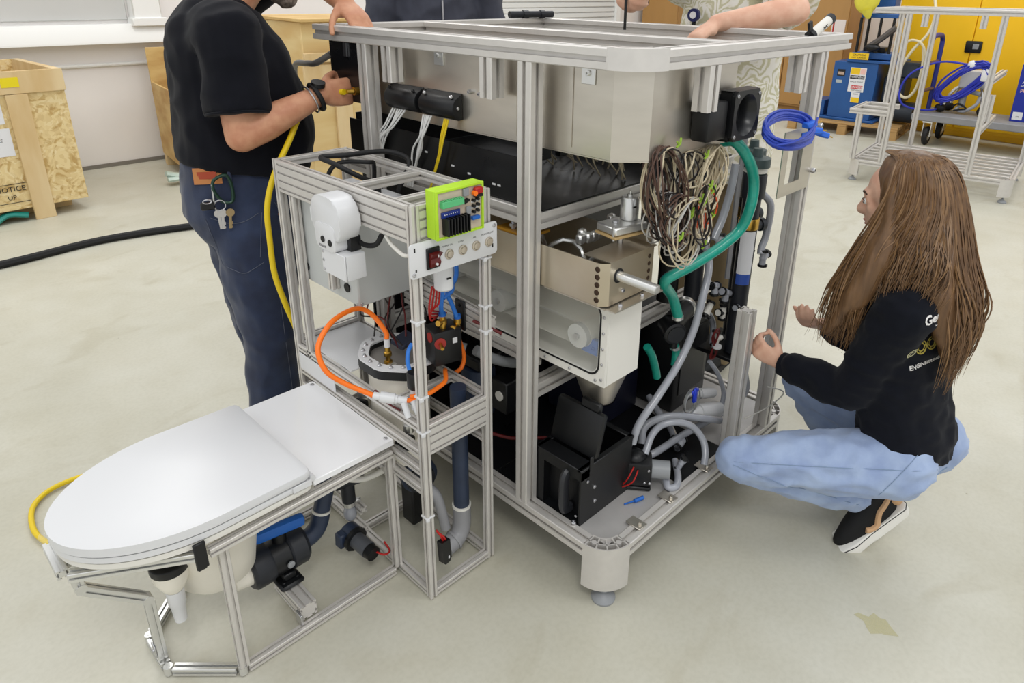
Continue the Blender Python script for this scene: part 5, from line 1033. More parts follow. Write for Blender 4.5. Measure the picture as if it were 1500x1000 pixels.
tr('post', (B_[0]+0.004, ya, 0.027), (B_[0]+0.004, ya, 0.417), (0, 1, 0)); tr('post', (A[0], ya, 0.027), (A[0], ya, 0.417), (0, 1, 0)); tr('post', (B_[0], yb, 0.027), (B_[0], yb, 0.417), (0, 1, 0)); tr('post', (A[0], yb, 0.027), (A[0], yb, 0.417), (0, 1, 0))
zt = 0.429
Bt, Ct, Dt, Et = (-0.850, 0.467), (-1.088, 0.612), (-1.088, 0.745), (-0.835, 0.885)
seg('top_rail', (-0.348, 0.480), Bt, zt, 0.006); seg('front_top_rail', Bt, Ct, zt, 0.01); seg('front_top_rail', Ct, Dt, zt, 0.01); seg('front_top_rail', Dt, Et, zt, 0.01); seg('top_rail', Et, (-0.348, 0.885), zt, 0.006)
seg('top_rail', (-0.348, 0.482), (-0.348, 0.885), zt, 0.014)
yr = 0.66
tr('toe_riser', (-0.942, yr, 0.03), (-0.942, yr, 0.215), (0, 1, 0)); tr('toe_bar', (-0.948, yr, 0.228), (-1.058, yr, 0.338)); tr('toe_riser', (-1.064, yr, 0.352), (-1.064, yr, 0.417), (0, 1, 0))
P('corner_joint', joint((-0.944, yr, 0.222), (0, 1, 0)), ALUB, t); P('corner_joint', joint((-1.062, yr, 0.345), (0, 1, 0)), ALUB, t)
P('plate_joint', MB().box((-0.957, yr-0.013, 0.045), (-0.954, yr+0.013, 0.08), 0.001).screw((-0.957, yr, 0.062), (-1, 0, 0), 0.005, 0.003), ZINC, t)
P('valve_beam', MB().prof((-0.622, ya+0.012, 0.052), (-0.622, 0.66, 0.052), 0.045, 0.045, U), ALU, t); P('beam_bracket', MB().box((-0.652, ya+0.0, 0.027), (-0.645, ya+0.03, 0.06), 0.001), ZINC, t)
tr('pump_rail', (-0.37, 0.62, 0.16), (-0.37, 0.80, 0.16)); tr('pump_rail', (-0.37, 0.62, 0.09), (-0.37, 0.80, 0.09))
tr('cross_rail', (-0.52, 0.515, 0.30), (-0.52, 0.86, 0.30)) if False else None
t = T('mounting_plate', 'glossy white rectangular plate between the toilet lid and the cabinet', 'plate', (-0.46, 0.684, 0.452))
P('plate', MB().box((-0.582, 0.473, 0.4525), (-0.344, 0.896, 0.470), 0.002), mat('gloss_white', (0.92, 0.92, 0.925), 0.14), t); P('bolts', MB().screw((-0.358, 0.492, 0.470), (0, 0, 1), 0.006, 0.003).screw((-0.358, 0.876, 0.470), (0, 0, 1), 0.006, 0.003), ZINC, t)
def dshape(xb, b, a, cx=-0.80, yc=0.668, n=36, rb=0.018):
    q = []
    for i in range(n+1):
        u = PI/2+PI*i/n; q.append((cx+a*math.cos(u), yc+b*math.sin(u)))
    q += [(xb-rb, yc-b), (xb-rb*0.3, yc-b+rb*0.3), (xb, yc-b+rb), (xb, yc+b-rb), (xb-rb*0.3, yc+b-rb*0.3), (xb-rb, yc+b)]
    return q[::-1][::-1]
t = T('toilet', 'white D shaped toilet with its lid closed on the low frame', 'toilet', (-0.82, 0.668, 0.452))
P('bowl_rim', MB().prism(dshape(-0.586, 0.203, 0.284), 0.4525, 0.466, None, 0.003), WHITE2, t)
P('seat', MB().prism(dshape(-0.590, 0.205, 0.288), 0.4705, 0.485, None, 0.003), WHITEP, t)
P('lid', MB().prism(dshape(-0.588, 0.207, 0.291), 0.4895, 0.511, None, 0.005), WHITEP, t)
P('hinge', MB().box((-0.640, 0.459, 0.4712), (-0.592, 0.4625, 0.4880), 0.001).cyl((-0.584, 0.47, 0.480), (-0.584, 0.51, 0.480), 0.008), WHITEP, t)
P('bowl', None or (lambda mb: (mb._add([v for (r1, r2, z, cx_) in ((0.075, 0.070, 0.175, -0.775), (0.095, 0.095, 0.20, -0.775), (0.105, 0.110, 0.27, -0.775), (0.125, 0.135, 0.36, -0.785), (0.16, 0.165, 0.4515, -0.79)) for v in [(cx_+r1*math.cos(2*PI*i/32), 0.672+r2*math.sin(2*PI*i/32), z) for i in range(32)]], [tuple(range(32))[::-1], tuple(range(128, 160))]+[(k*32+i, k*32+(i+1) % 32, (k+1)*32+(i+1) % 32, (k+1)*32+i) for k in range(4) for i in range(32)], True), mb)[1])(MB()), CREAM, t, 'cream bowl under the seat')
P('bowl_front', MB().ell((-0.885, 0.625, 0.395), (0.085, 0.075, 0.055), 18), CREAM, t)
P('cap', MB().lathe([(0.012, 0), (0.014, 0.004), (0.014, 0.02), (0.008, 0.026)], (-1.076, 0.76, 0.435), (-0.8, 0.5, -0.35), 14), GLASS, t)
t = T('urine_funnel', 'white funnel spout with a black collar below the toilet front', 'funnel', (-0.9, 0.62, 0.15))
P('cup', MB().lathe([(0.020, 0.10), (0.024, 0.105), (0.040, 0.14), (0.042, 0.165)], (-0.893, 0.615, 0.15), n=22), CREAM, t); P('spout', MB().lathe([(0.010, 0), (0.014, 0.002), (0.017, 0.05), (0.020, 0.055), (0.021, 0.0995)], (-0.893, 0.615, 0.15), n=18), WHITEP, t); P('collar', MB().lathe([(0.043, 0.1655), (0.044, 0.168), (0.044, 0.185), (0.042, 0.187)], (-0.893, 0.615, 0.15), n=22), BLACKP, t)
O('strap_clip', MB().box((-0.876, 0.4575, 0.40), (-0.850, 0.4655, 0.470), 0.002, M=None).box((-0.872, 0.4645, 0.392), (-0.854, 0.472, 0.40), 0.001), BLACKP, 'black strap clip on the rail under the toilet seat edge', 'clip')
t = T('ball_valve', 'large dark ball valve with a blue handle under the toilet', 'valve', (-0.62, 0.645, 0.08))
vy, vz = 0.645, 0.150
P('inlet', MB().cyl((-0.745, vy+0.01, vz), (-0.700, vy, vz), 0.038, n=24), CREAM, t, 'cream inlet stub')
P('union_nut', MB().lathe([(0.048, 0), (0.056, 0.008), (0.056, 0.050), (0.052, 0.058)], (-0.712, vy, vz), (1, 0, 0), 24), PVCB, t); P('body', MB().cyl((-0.654, vy, vz), (-0.608, vy, vz), 0.051, n=24).cyl((-0.618, vy, vz+0.04), (-0.618, vy, vz+0.075), 0.02, n=14), BLACKP, t); P('union_nut', MB().lathe([(0.049, 0), (0.055, 0.006), (0.055, 0.045), (0.046, 0.055)], (-0.607, vy, vz), (1, 0, 0), 24), PVCB, t)
P('handle', MB().box((-0.070, -0.014, 0), (0.066, 0.014, 0.034), 0.010, fr((-0.615, vy-0.01, vz+0.074), (0.97, -0.18, 0.02), (0.18, 0.97, 0)), 2), BLUEP, t, 'blue lever handle')
P('screw', MB().lathe([(0.010, 0), (0.010, 0.004), (0.006, 0.006), (0.0001, 0.006)], (-0.618, vy-0.056, vz-0.0), (0, -1, 0), 14), GREYP, t)
P('mount', MB().box((-0.655, 0.58, 0.0755), (-0.588, 0.665, 0.090), 0.006).box((-0.637, 0.60, 0.090), (-0.603, 0.65, 0.11), 0.003).screw((-0.64, 0.60, 0.090), (0, 0, 1), 0.005, 0.003).screw((-0.602, 0.60, 0.090), (0, 0, 1), 0.005, 0.003), BLACKP, t)
t = T('slanted_pipe', 'dark blue slanted pipe rising from the ball valve under the white plate', 'pipe', (-0.49, 0.645, 0.12))
P('elbow', MB().tube([(-0.556, vy, vz), (-0.525, vy, vz+0.004), (-0.502, vy, vz+0.025), (-0.488, vy, vz+0.065)], 0.0255, 18, 4), PVCD, t); P('pipe', MB().cyl((-0.490, vy, vz+0.06), (-0.415, vy, 0.445), 0.0235, n=20), PVCD, t); P('glue_ring', MB().cyl((-0.4885, vy, vz+0.064), (-0.487, vy, vz+0.071), 0.0265, n=18), WHITE2, t)
t = T('transfer_pump', 'small pump with a grey motor lying under the white plate', 'pump', (-0.395, 0.59, 0.03))
TM = fr((-0.405, 0.615, 0.075), (0.10, -0.99, -0.1), (0.99, 0.1, 0))
P('head', MB().cyl(TM @ V((-0.045, 0, 0)), TM @ V((-0.012, 0, 0)), 0.034, n=16).box((-0.045, -0.045, -0.02), (-0.015, -0.02, 0.03), 0.004, TM), PVCD, t); P('flange', MB().cyl(TM @ V((-0.012, 0, 0)), TM @ V((0.0, 0, 0)), 0.038, n=10), BLACKP, t); P('motor', MB().cyl(TM @ V((0.0, 0, 0)), TM @ V((0.055, 0, 0)), 0.0245, n=20), mat('dark_grey_can', (0.36, 0.37, 0.39), 0.4, 0.3), t); P('end_cap', MB().cyl(TM @ V((0.055, 0, 0)), TM @ V((0.078, 0, 0)), 0.022, n=16), BLACKP, t)
P('leads', MB().tube([TM @ V((0.075, 0.01, 0)), TM @ V((0.10, 0.02, 0)), TM @ V((0.10, 0.04, 0.0)), TM @ V((0.07, 0.045, 0.01))], 0.003, 6, 4), RED, t, 'red lead')
t = T('inlet_tee', 'dark blue tee pipe with clear connector above the transfer pump', 'fitting', (-0.40, 0.66, 0.16))
P('tee', MB().cyl((-0.395, 0.655, 0.19), (-0.395, 0.655, 0.33), 0.020, n=16).cyl((-0.43, 0.665, 0.265), (-0.35, 0.645, 0.265), 0.023, n=16), PVCB, t); P('hose_clamp', MB().cyl((-0.395, 0.655, 0.172), (-0.395, 0.655, 0.188), 0.016, n=16).box((-0.378, 0.645, 0.174), (-0.36, 0.655, 0.186), 0.002), ALUB, t); P('clear_joint', MB().ell((-0.395, 0.655, 0.145), (0.020, 0.020, 0.028), 14), CLEAR, t)
hose([(-0.455,0.62,0.335),(-0.42,0.605,0.31),(-0.385,0.585,0.30),(-0.35,0.565,0.31),(-0.335,0.55,0.325)], 0.009, WHITE2, 'white hose arching under the white plate into the cabinet')
hose([(-0.36,0.70,0.30),(-0.30,0.72,0.35),(-0.26,0.74,0.40)], 0.05, CREAM, 'wide cream hose under the white plate', n=14, name='duct')
hose([(-0.50,1.20,0.013),(-0.62,1.36,0.013),(-0.75,1.51,0.013),(-0.84,1.585,0.013),(-0.913,1.604,0.013),(-0.985,1.59,0.013),(-1.037,1.528,0.013),(-1.056,1.416,0.013),(-1.038,1.317,0.013),(-0.99,1.20,0.013),(-0.88,1.10,0.013),(-0.6,1.08,0.013)], 0.0085, YELLOW, 'yellow hose looping on the floor beside the toilet lid', 6)
hose([(-0.065,1.04,1.300),(-0.078,1.09,1.292),(-0.105,1.135,1.27),(-0.144,1.135,1.245),(-0.186,1.115,1.222),(-0.237,1.085,1.168),(-0.291,1.06,1.11),(-0.33,1.05,1.047),(-0.349,1.05,0.978),(-0.352,1.05,0.894),(-0.351,1.05,0.783),(-0.329,1.05,0.673),(-0.30,1.05,0.55),(-0.30,1.04,0.40),(-0.36,1.06,0.2),(-0.45,1.08,0.06),(-0.6,1.08,0.013)], 0.0090, YELLOW, 'yellow air hose running from the hand of the person in the black tee', 6)
hose([(0.20,1.85,1.20),(0.05,1.55,1.33),(-0.03,1.32,1.36),(-0.05,1.22,1.37),(-0.027,1.165,1.40)], 0.010, mat('grey_hose', (0.38, 0.37, 0.36), 0.5), 'grey hose arching behind the black connector panel')
# ------------------------------------------------------------------ background right: second frame, press, cart, sprayer
t = T('machine_frame', 'second empty aluminium frame in the background in front of the yellow cabinet', 'frame'); build_frame(t, True)
t.location = (5.47, 0.2, 0); t.rotation_euler = (0, 0, math.radians(6.39))
PBLUE = mat('press_blue', (0.13, 0.33, 0.58), 0.42, 0, 0.12, 5)
WOOD = mat('pallet_wood', (0.72, 0.57, 0.36), 0.7, 0, 0.25, 5, stretch=(1, 0.2, 1))
# pallet: every board a part
PX, PY = 7.50, 1.72
RP = zrot((PX, PY, 0), 8)
t = T('pallet', 'wooden pallet under the blue press', 'pallet', (PX, PY, 0))
bd_ = MB().box((-0.05, 0, 0), (0.05, 1.25, 0.022), 0.003).mesh('deck_board')
for k in range(7):
    o = P('deck_board', MB().box((0.02+0.135*k, 0, 0.118), (0.12+0.135*k, 1.25, 0.14), 0.003, RP), WOOD, t)
for yy in (0.0, 0.56, 1.15):
    P('stringer', MB().box((0.0, yy, 0.098), (0.95, yy+0.1, 0.1175), 0.003, RP), WOOD, t)
    for xx in (0.0, 0.42, 0.85): P('block', MB().box((xx, yy, 0.02), (xx+0.1, yy+0.1, 0.0975), 0.003, RP), WOOD, t)
    P('runner', MB().box((0.0, yy, 0), (0.95, yy+0.1, 0.0195), 0.002, RP), WOOD, t)
t = T('hydraulic_press', 'blue hydraulic press with safety labels standing on the wooden pallet', 'press', (7.9, 2.35, 0.14))
BMx = zrot((7.63, 2.10, 0.141), 4)
def bp(name, lo, hi, mm=PBLUE, lab=None, par=None, bev=0.006): return P(name, MB().box(lo, hi, bev, BMx), mm, par or t, lab)
bp('cabinet', (0.0, 0, 0.03), (0.55, 0.50, 0.69)); bp('base', (-0.03, -0.06, 0), (0.6, 0.72, 0.03)); bp('top_plate', (-0.02, -0.20, 0.69), (0.6, 0.36, 0.72)); bp('side_box', (0.05, 0.56, 0.03), (0.45, 0.74, 0.21)); bp('side_motor', (0.1, 0.745, 0.06), (0.3, 0.86, 0.17), BLACKP)
bp('bed', (0.05, -0.10, 0.73), (0.45, 0.34, 0.80)); bp('head_plate', (0.05, -0.10, 1.19), (0.45, 0.30, 1.235)); bp('ram_column', (0.14, -0.02, 1.24), (0.36, 0.18, 1.8)); bp('ram_block', (0.14, 0.0, 0.81), (0.36, 0.22, 0.86), BLACKP)
for (x, y) in ((0.08, 0.30), (0.40, 0.30), (0.08, -0.06), (0.40, -0.06), (0.08, 0.08)): P('rod', MB().cyl(BMx @ V((x, y, 0.80)), BMx @ V((x, y, 1.19)), 0.017, n=10), BLACKP, t)
P('lever', MB().tube([BMx @ V((0.0, 0.16, 0.86)), BMx @ V((-0.02, 0.02, 0.97)), BMx @ V((-0.02, -0.12, 1.10))], 0.035, 8, 3), mat('grey_steel', (0.36, 0.34, 0.33), 0.45, 0.5), t); P('hand_knob', MB().ell(BMx @ V((-0.02, 0.10, 0.87)), (0.05, 0.09, 0.04), 10), BLACKP, t)
lab_y = mat('label_yellow', (0.92, 0.76, 0.12), 0.5); lab_r = mat('label_red', (0.78, 0.14, 0.14), 0.5)
LMx = BMx @ fr((-0.0025, 0, 0), (0, -1, 0), (0, 0, 1))               # local x to the right in view, y up, z towards camera
def lab(q, mm, z=0.0, name='label'): return P(name, MB().rect(LMx @ Matrix.Translation((0, 0, z)), *q), mm, t)
lab((-0.30, -0.12, 0.35, 0.63), PAPER); lab((-0.295, -0.19, 0.55, 0.625), lab_y, .001); lab((-0.185, -0.13, 0.555, 0.62), mat('label_pink', (0.92, 0.74, 0.70)), .001); lab((-0.295, -0.13, 0.50, 0.54), INK, .001)
text('WARNING', 0.034, LMx @ Matrix.Translation((-0.212, 0.52, 0.002)), PAPER, 'print', t, 0.0003); text('PINCH POINT', 0.024, LMx @ Matrix.Translation((-0.212, 0.465, 0.001)), INK, 'print', t, 0.0003)
lab((-0.27, -0.135, 0.385, 0.425), lab_r, .001); text('DANGER', 0.036, LMx @ Matrix.Translation((-0.202, 0.404, 0.002)), PAPER, 'print', t, 0.0003, 0.0006); lab((-0.25, -0.15, 0.23, 0.345), PAPER); lab((-0.245, -0.15, 0.225, 0.285), lab_y, .001); text('KEEP HANDS', 0.02, LMx @ Matrix.Translation((-0.20, 0.368, 0.001)), INK, 'print', t, 0.0003); text('CLEAR', 0.02, LMx @ Matrix.Translation((-0.20, 0.325, 0.001)), INK, 'print', t, 0.0003)
lab((-0.45, -0.36, 0.52, 0.60), INK); lab((-0.44, -0.37, 0.535, 0.57), mat('label_grey', (0.72, 0.62, 0.55)), .001); lab((-0.45, -0.38, 0.44, 0.475), mat('plate_grey', (0.66, 0.70, 0.72)))
P('vent_label', MB().rect(BMx @ fr((-0.025, 0, 0), (0, -1, 0), (0, 0, 1)), -0.34, -0.12, 0.725, 0.80), lab_y, t); 
text('CAUTION', 0.032, BMx @ fr((-0.027, 0, 0), (0, -1, 0), (0, 0, 1)) @ Matrix.Translation((-0.23, 0.775, 0)), INK, 'print', t, 0.0003); text('HOT SURFACE', 0.024, BMx @ fr((-0.027, 0, 0), (0, -1, 0), (0, 0, 1)) @ Matrix.Translation((-0.23, 0.745, 0)), INK, 'print', t, 0.0003)
P('gauge_block', MB().box((0.1, -0.45, 0.55), (0.4, -0.23, 0.72), 0.01, BMx).cyl(BMx @ V((0.08, -0.36, 0.62)), BMx @ V((0.1, -0.36, 0.62)), 0.07), mat('dark_steel', (0.16, 0.19, 0.23), 0.45), t)
P('hydraulic_motor', MB().cyl(BMx @ V((0.25, -0.12, 0.14)), BMx @ V((0.25, -0.42, 0.14)), 0.12, n=16).box((0.1, -0.3, 0.25), (0.4, -0.06, 0.55), 0.02, BMx), mat('dark_steel', (0.16, 0.19, 0.23), 0.45), t)
CH = mat('cream_hose', (0.84, 0.80, 0.68), 0.45)
mb = MB()
mb.tube([BMx @ V(p) for p in ((0.2, -0.40, 1.42), (0.1, -0.46, 1.25), (0.05, -0.44, 1.05), (0.0, -0.32, 0.85), (0.0, -0.22, 0.6), (0.0, -0.26, 0.40), (0.0, -0.36, 0.34), (0.0, -0.44, 0.45), (0.0, -0.46, 0.7), (0.05, -0.42, 0.9))], 0.016, 8, 5)
mb.tube([BMx @ V(p) for p in ((0.0, -0.20, 0.9), (0.0, -0.30, 0.97), (0.0, -0.42, 0.92), (0.0, -0.50, 0.72))], 0.014, 8, 5)
P('hoses', mb, CH, t)
O('yellow_bag', MB().ell(BMx @ V((-0.05, 0.24, 1.42)), (0.09, 0.15, 0.19), 12).tube([BMx @ V((-0.05, 0.22, 1.28)), BMx @ V((-0.05, 0.19, 1.18))], [0.08, 0.02], 10), mat('yellow_film', (0.90, 0.86, 0.30), 0.4, 0, 0.15, 8), 'crumpled bright yellow bag on top of the blue press', 'bag')
# platform cart
t = T('platform_cart', 'grey platform cart with a dark blue push handle in front of the yellow cabinet', 'cart', (7.8, 0.9, 0))
KD = mat('cart_grey', (0.55, 0.55, 0.56), 0.55, 0, 0.12, 6); KB = mat('handle_blue', (0.16, 0.20, 0.52), 0.4)
P('deck', MB().box((7.48, 0.0, 0.27), (8.15, 1.60, 0.345), 0.008), KD, t)
P('handle', MB().tube([(7.56, 1.57, 0.35), (7.56, 1.57, 1.02), (7.58, 1.57, 1.13), (7.66, 1.57, 1.17), (7.86, 1.57, 1.17), (7.94, 1.57, 1.13), (7.96, 1.57, 1.02), (7.96, 1.57, 0.35)], 0.026, 10, 4), KB, t)
for z in (0.58, 0.88): P('handle_brace', MB().tube([(7.56, 1.57, z), (7.96, 1.57, z)], 0.02, 8), mat('brown_bar', (0.40, 0.31, 0.32), 0.5), t)
for (x, y) in ((7.55, 1.42), (8.05, 1.42), (7.55, 0.15), (8.05, 0.15)):
    wh = P('wheel', MB().tube([(x+0.075*math.cos(a*PI/12), y, 0.105+0.075*math.sin(a*PI/12)) for a in range(24)], 0.03, 8, closed=True), RUBBER, t); P('hub', MB().cyl((x, y-0.022, 0.105), (x, y+0.022, 0.105), 0.05, n=16), ALUB, wh)
    P('fork', MB().box((x-0.05, y-0.045, 0.10), (x+0.05, y-0.035, 0.27), 0.002).box((x-0.05, y+0.035, 0.10), (x+0.05, y+0.045, 0.27), 0.002).box((x-0.07, y-0.05, 0.255), (x+0.07, y+0.05, 0.2695)), ALUB, t)
# airless sprayer with hose coil
t = T('paint_sprayer', 'airless sprayer on small feet wrapped in a royal blue hose on the cart', 'sprayer', (7.9, 1.05, 0.346))
SX, SY = 7.86, 1.26
P('motor_housing', MB().box((SX-0.06, SY-0.20, 0.62), (SX+0.10, SY+0.02, 0.82), 0.03, seg=2).cyl((SX, SY-0.18, 0.7), (SX, SY-0.27, 0.66), 0.05), mat('white_grey_shell', (0.82, 0.82, 0.83), 0.35), t)
P('stand', MB().tube([(SX-0.08, SY+0.13, 0.38), (SX-0.05, SY+0.08, 0.55), (SX, SY, 0.64), (SX+0.02, SY-0.18, 0.66), (SX-0.02, SY-0.24, 0.5), (SX-0.06, SY-0.26, 0.40)], 0.016, 8, 4).tube([(SX+0.12, SY+0.10, 0.38), (SX+0.1, SY+0.06, 0.55), (SX+0.06, SY, 0.66)], 0.016, 8, 4), ALUB, t)
for (x, y) in ((SX-0.09, SY+0.14), (SX-0.07, SY-0.28), (SX+0.12, SY+0.11), (SX+0.12, SY-0.25)): P('foot', MB().ell((x, y, 0.395), (0.05, 0.06, 0.048), 12), RUBBER, t)
P('pump', MB().cyl((SX-0.06, SY-0.06, 0.42), (SX-0.06, SY-0.06, 0.64), 0.035, n=12).cyl((SX-0.06, SY-0.10, 0.60), (SX-0.06, SY-0.22, 0.58), 0.025, n=10), GREYP, t)
P('suction_hose', MB().tube([(SX-0.06, SY-0.06, 0.44), (SX-0.08, SY-0.02, 0.40), (SX-0.08, SY-0.10, 0.385), (SX-0.07, SY-0.20, 0.46), (SX-0.04, SY-0.22, 0.55)], 0.018, 8, 4), CLEAR, t); P('power_cord', MB().tube([(SX-0.10, SY+0.0, 0.38), (SX-0.10, SY-0.06, 0.40), (SX-0.10, SY-0.12, 0.42), (SX-0.10, SY-0.04, 0.46), (SX-0.10, SY+0.02, 0.42)], 0.01, 6, 4), RUBBER, t)
HB = mat('royal_blue_hose', (0.16, 0.20, 0.66), 0.35)
mb = MB()
for k in range(16):
    a_ = 0.33+random.uniform(-.03, .03); b_ = 0.115+random.uniform(-.03, .02); tl = math.radians(52+random.uniform(-6, 6)); o_ = random.uniform(-.03, .03)
    mb.tube([(SX-0.14+random.uniform(-.02, .02)-0.02*math.sin(j*PI/9), SY-0.035+0.02*0-(a_*math.cos(j*PI/9)*math.cos(tl)-b_*math.sin(j*PI/9)*math.sin(tl)), 0.70+o_+a_*math.cos(j*PI/9)*math.sin(tl)*0.75+b_*math.sin(j*PI/9)*math.cos(tl)) for j in range(18)], 0.011, 6, closed=True)
mb.tube([(SX-0.10, SY-0.10, 0.88), (SX-0.20, SY+0.2, 0.90), (SX-0.38, SY+0.42, 0.78), (SX-0.42, SY+0.50, 0.58), (SX-0.42, SY+0.44, 0.43), (SX-0.25, SY+0.28, 0.37), (SX-0.12, SY+0.16, 0.385), (SX-0.12, SY+0.12, 0.46)], 0.011, 8, 6)
O('blue_hose', mb, HB, 'royal blue spray hose coiled over the sprayer on the cart', 'hose')
O('white_glove', MB().box((SX-0.16, SY-0.27, 0.72), (SX-0.10, SY-0.20, 0.86), 0.02, seg=2).ell((SX-0.15, SY-0.10, 0.885), (0.03, 0.05, 0.05), 10), PAPER, 'white rag hanging over the blue hose coil', 'rag')
# blue product box
t = T('cardboard_box', 'tall blue printed cardboard box at the right end of the cart', 'box', (7.85, 0.50, 0.346))
QB = zrot((7.70, 0.70, 0.346), 6)
P('carton', MB().box((0.0, -0.42, 0), (0.36, 0, 0.58), 0.002, QB), mat('box_blue', (0.10, 0.17, 0.58), 0.45), t, 'blue printed carton'); P('flap', MB().box((0.0, -0.42, 0.582), (0.18, 0, 0.588), 0.001, QB @ Matrix.Translation((0, 0, 0.0)) @ Matrix.Rotation(0.0, 4, 'Y')).prism([(-0.42, 0.585), (0.0, 0.585), (-0.06, 0.70), (-0.36, 0.72)], 0.0, 0.005, QB @ Matrix(((0, 0, 1, 0), (1, 0, 0, 0), (0, 1, 0, 0), (0, 0, 0, 1)))), mat('kraft_board', (0.78, 0.65, 0.45), 0.7), t, 'open kraft flaps')
LB = QB @ fr((-0.0015, 0, 0), (0, -1, 0), (0, 0, 1))
P('print_panel', MB().rect(LB, 0.02, 0.11, 0.02, 0.10), PAPER, t); P('yellow_panel', MB().rect(LB, 0.15, 0.30, 0.01, 0.10), lab_y, t); P('picture', MB().ell(LB @ V((0.17, 0.23, 0)), (0.004, 0.06, 0.08), 12).ell(LB @ V((0.20, 0.14, 0)), (0.004, 0.05, 0.04), 12), GREYP, t, 'grey product picture')
text('AIRLESS', 0.030, LB @ Matrix.Translation((0.085, 0.40, 0.001)), PAPER, 'print', t, 0.0003); text('SPRAYER', 0.030, LB @ Matrix.Translation((0.085, 0.365, 0.001)), PAPER, 'print', t, 0.0003); text('PRO', 0.05, LB @ Matrix.Translation((0.08, 0.315, 0.001)), mat('label_pink', (0.92, 0.74, 0.70)), 'print', t, 0.0003); text('190', 0.022, LB @ Matrix.Translation((0.065, 0.05, 0.001)), INK, 'print', t, 0.0003)
# ------------------------------------------------------------------ people
SKIN = mat('skin_light', (0.88, 0.71, 0.61), 0.5, 0, 0.06, 30, rgb2=(0.84, 0.64, 0.54))
SKIN2 = mat('skin_tan', (0.79, 0.58, 0.45), 0.5, 0, 0.0, 30, rgb2=(0.73, 0.50, 0.38))
def limb(mb, pts, rad, n=14, k=5):
    mb.tube(pts, list(rad), n, k); mb.ell(pts[0], rad[0], 12); mb.ell(pts[-1], rad[-1], 12)
def torso(mb, secs, n=24):
    """secs: (centre, right, fwd, half_width, half_depth) bottom to top"""
    vs = []; fs = []
    for (c, r_, f_, a, b) in secs:
        r_ = V(r_).normalized(); f_ = V(f_).normalized()
        for i in range(n):
            u = 2*PI*i/n; cu, su = math.cos(u), math.sin(u)
            vs.append(V(c)+r_*a*math.copysign(abs(cu)**0.85, cu)+f_*b*math.copysign(abs(su)**0.9, su))
    m_ = len(secs)
    for k in range(m_-1): fs += [(k*n+i, k*n+(i+1) % n, (k+1)*n+(i+1) % n, (k+1)*n+i) for i in range(n)]
    fs += [tuple(range(n))[::-1], tuple(range((m_-1)*n, m_*n))]
    mb._add(vs, fs, True)
def remesh(mb, name, vox, sm=4, fold=0.0, fsc=9.0, fst=(1, 1, 1), mask=None):
    me0 = mb.mesh('raw'); ob = bpy.data.objects.new('raw', me0); COL.objects.link(ob)
    md = ob.modifiers.new('r', 'REMESH'); md.mode = 'VOXEL'; md.voxel_size = vox; md.use_smooth_shade = True
    if sm: s2 = ob.modifiers.new('s', 'SMOOTH'); s2.factor = 0.5; s2.iterations = sm
    me = bpy.data.meshes.new_from_object(ob.evaluated_get(bpy.context.evaluated_depsgraph_get())); me.name = name
    bpy.data.objects.remove(ob); bpy.data.meshes.remove(me0)
    if fold:
        nn = [v.normal.copy() for v in me.vertices]
        for v, q in zip(me.vertices, nn):
            p = V((v.co.x*fst[0], v.co.y*fst[1], v.co.z*fst[2]))*fsc
            h = 1-abs(noise.noise(p+V((3.1, 0, 0)))*1.7); h2 = noise.noise(p*2.3)
            v.co += q*fold*((h-0.5)+0.35*h2)*(mask(v.co) if mask else 1)
    return me
def hand(mb, wrist, d, n, side, s=1.0, curl=(0.5, 0.6, 0.7, 0.8), thumb=0.4, spread=0.08):
    """wrist point, finger direction, palm normal, side = direction of the thumb"""
    w_ = V(wrist); d = V(d).normalized(); n = V(n); n = (n-d*n.dot(d)).normalized(); sd = V(side); sd = (sd-d*sd.dot(d)-n*sd.dot(n)).normalized()
    torso(mb, [(w_-d*0.02*s, sd, n, 0.026*s, 0.021*s), (w_+d*0.012*s, sd, n, 0.029*s, 0.019*s), (w_+d*0.05*s, sd, n, 0.040*s, 0.017*s), (w_+d*0.085*s, sd, n, 0.041*s, 0.0145*s), (w_+d*0.097*s, sd, n, 0.036*s, 0.010*s)], 16)
    mb.ell(w_+d*0.035*s+sd*0.022*s+n*0.010*s, 0.020*s, 10); mb.ell(w_+d*0.035*s-sd*0.020*s+n*0.008*s, 0.017*s, 10)
    for i, (off, L_, r_) in enumerate(((0.030, 0.078, 0.0098), (0.010, 0.088, 0.0100), (-0.010, 0.080, 0.0096), (-0.029, 0.063, 0.0086))):
        c = curl[i]; a = 0; p = w_+d*0.082*s+sd*off*s; dd = (d+sd*(0.5-i/3.0)*spread*2).normalized(); pts = [p]
        for (fr_, kk) in ((0.46, 0.75), (0.31, 1.0), (0.23, 0.7)):
            a += c*kk; v_ = dd*math.cos(a)+n*math.sin(a); p = p+v_*L_*fr_*s; pts.append(p)
        mb.tube(pts, [r_*s*1.05, r_*s, r_*s*0.92, r_*s*0.8], 10, 4); mb.ell(pts[0], r_*s*1.1, 8); mb.ell(pts[-1], r_*s*0.82, 8)
    p = w_+d*0.022*s+sd*0.028*s+n*0.006*s; v1 = (d*0.62+sd*0.75*(1-thumb*0.6)+n*(0.25+thumb*0.5)).normalized(); v2 = (v1+d*0.35-sd*0.35*thumb+n*0.25*thumb).normalized(); v3 = (v2+d*0.15-sd*0.4*thumb+n*0.2*thumb).normalized()
    pts = [p, p+v1*0.042*s, p+v1*0.042*s+v2*0.034*s, p+v1*0.042*s+v2*0.034*s+v3*0.024*s]
    mb.tube(pts, [0.0145*s, 0.0115*s, 0.0105*s, 0.0088*s], 10, 4); mb.ell(pts[0], 0.015*s, 8); mb.ell(pts[-1], 0.0088*s, 8)
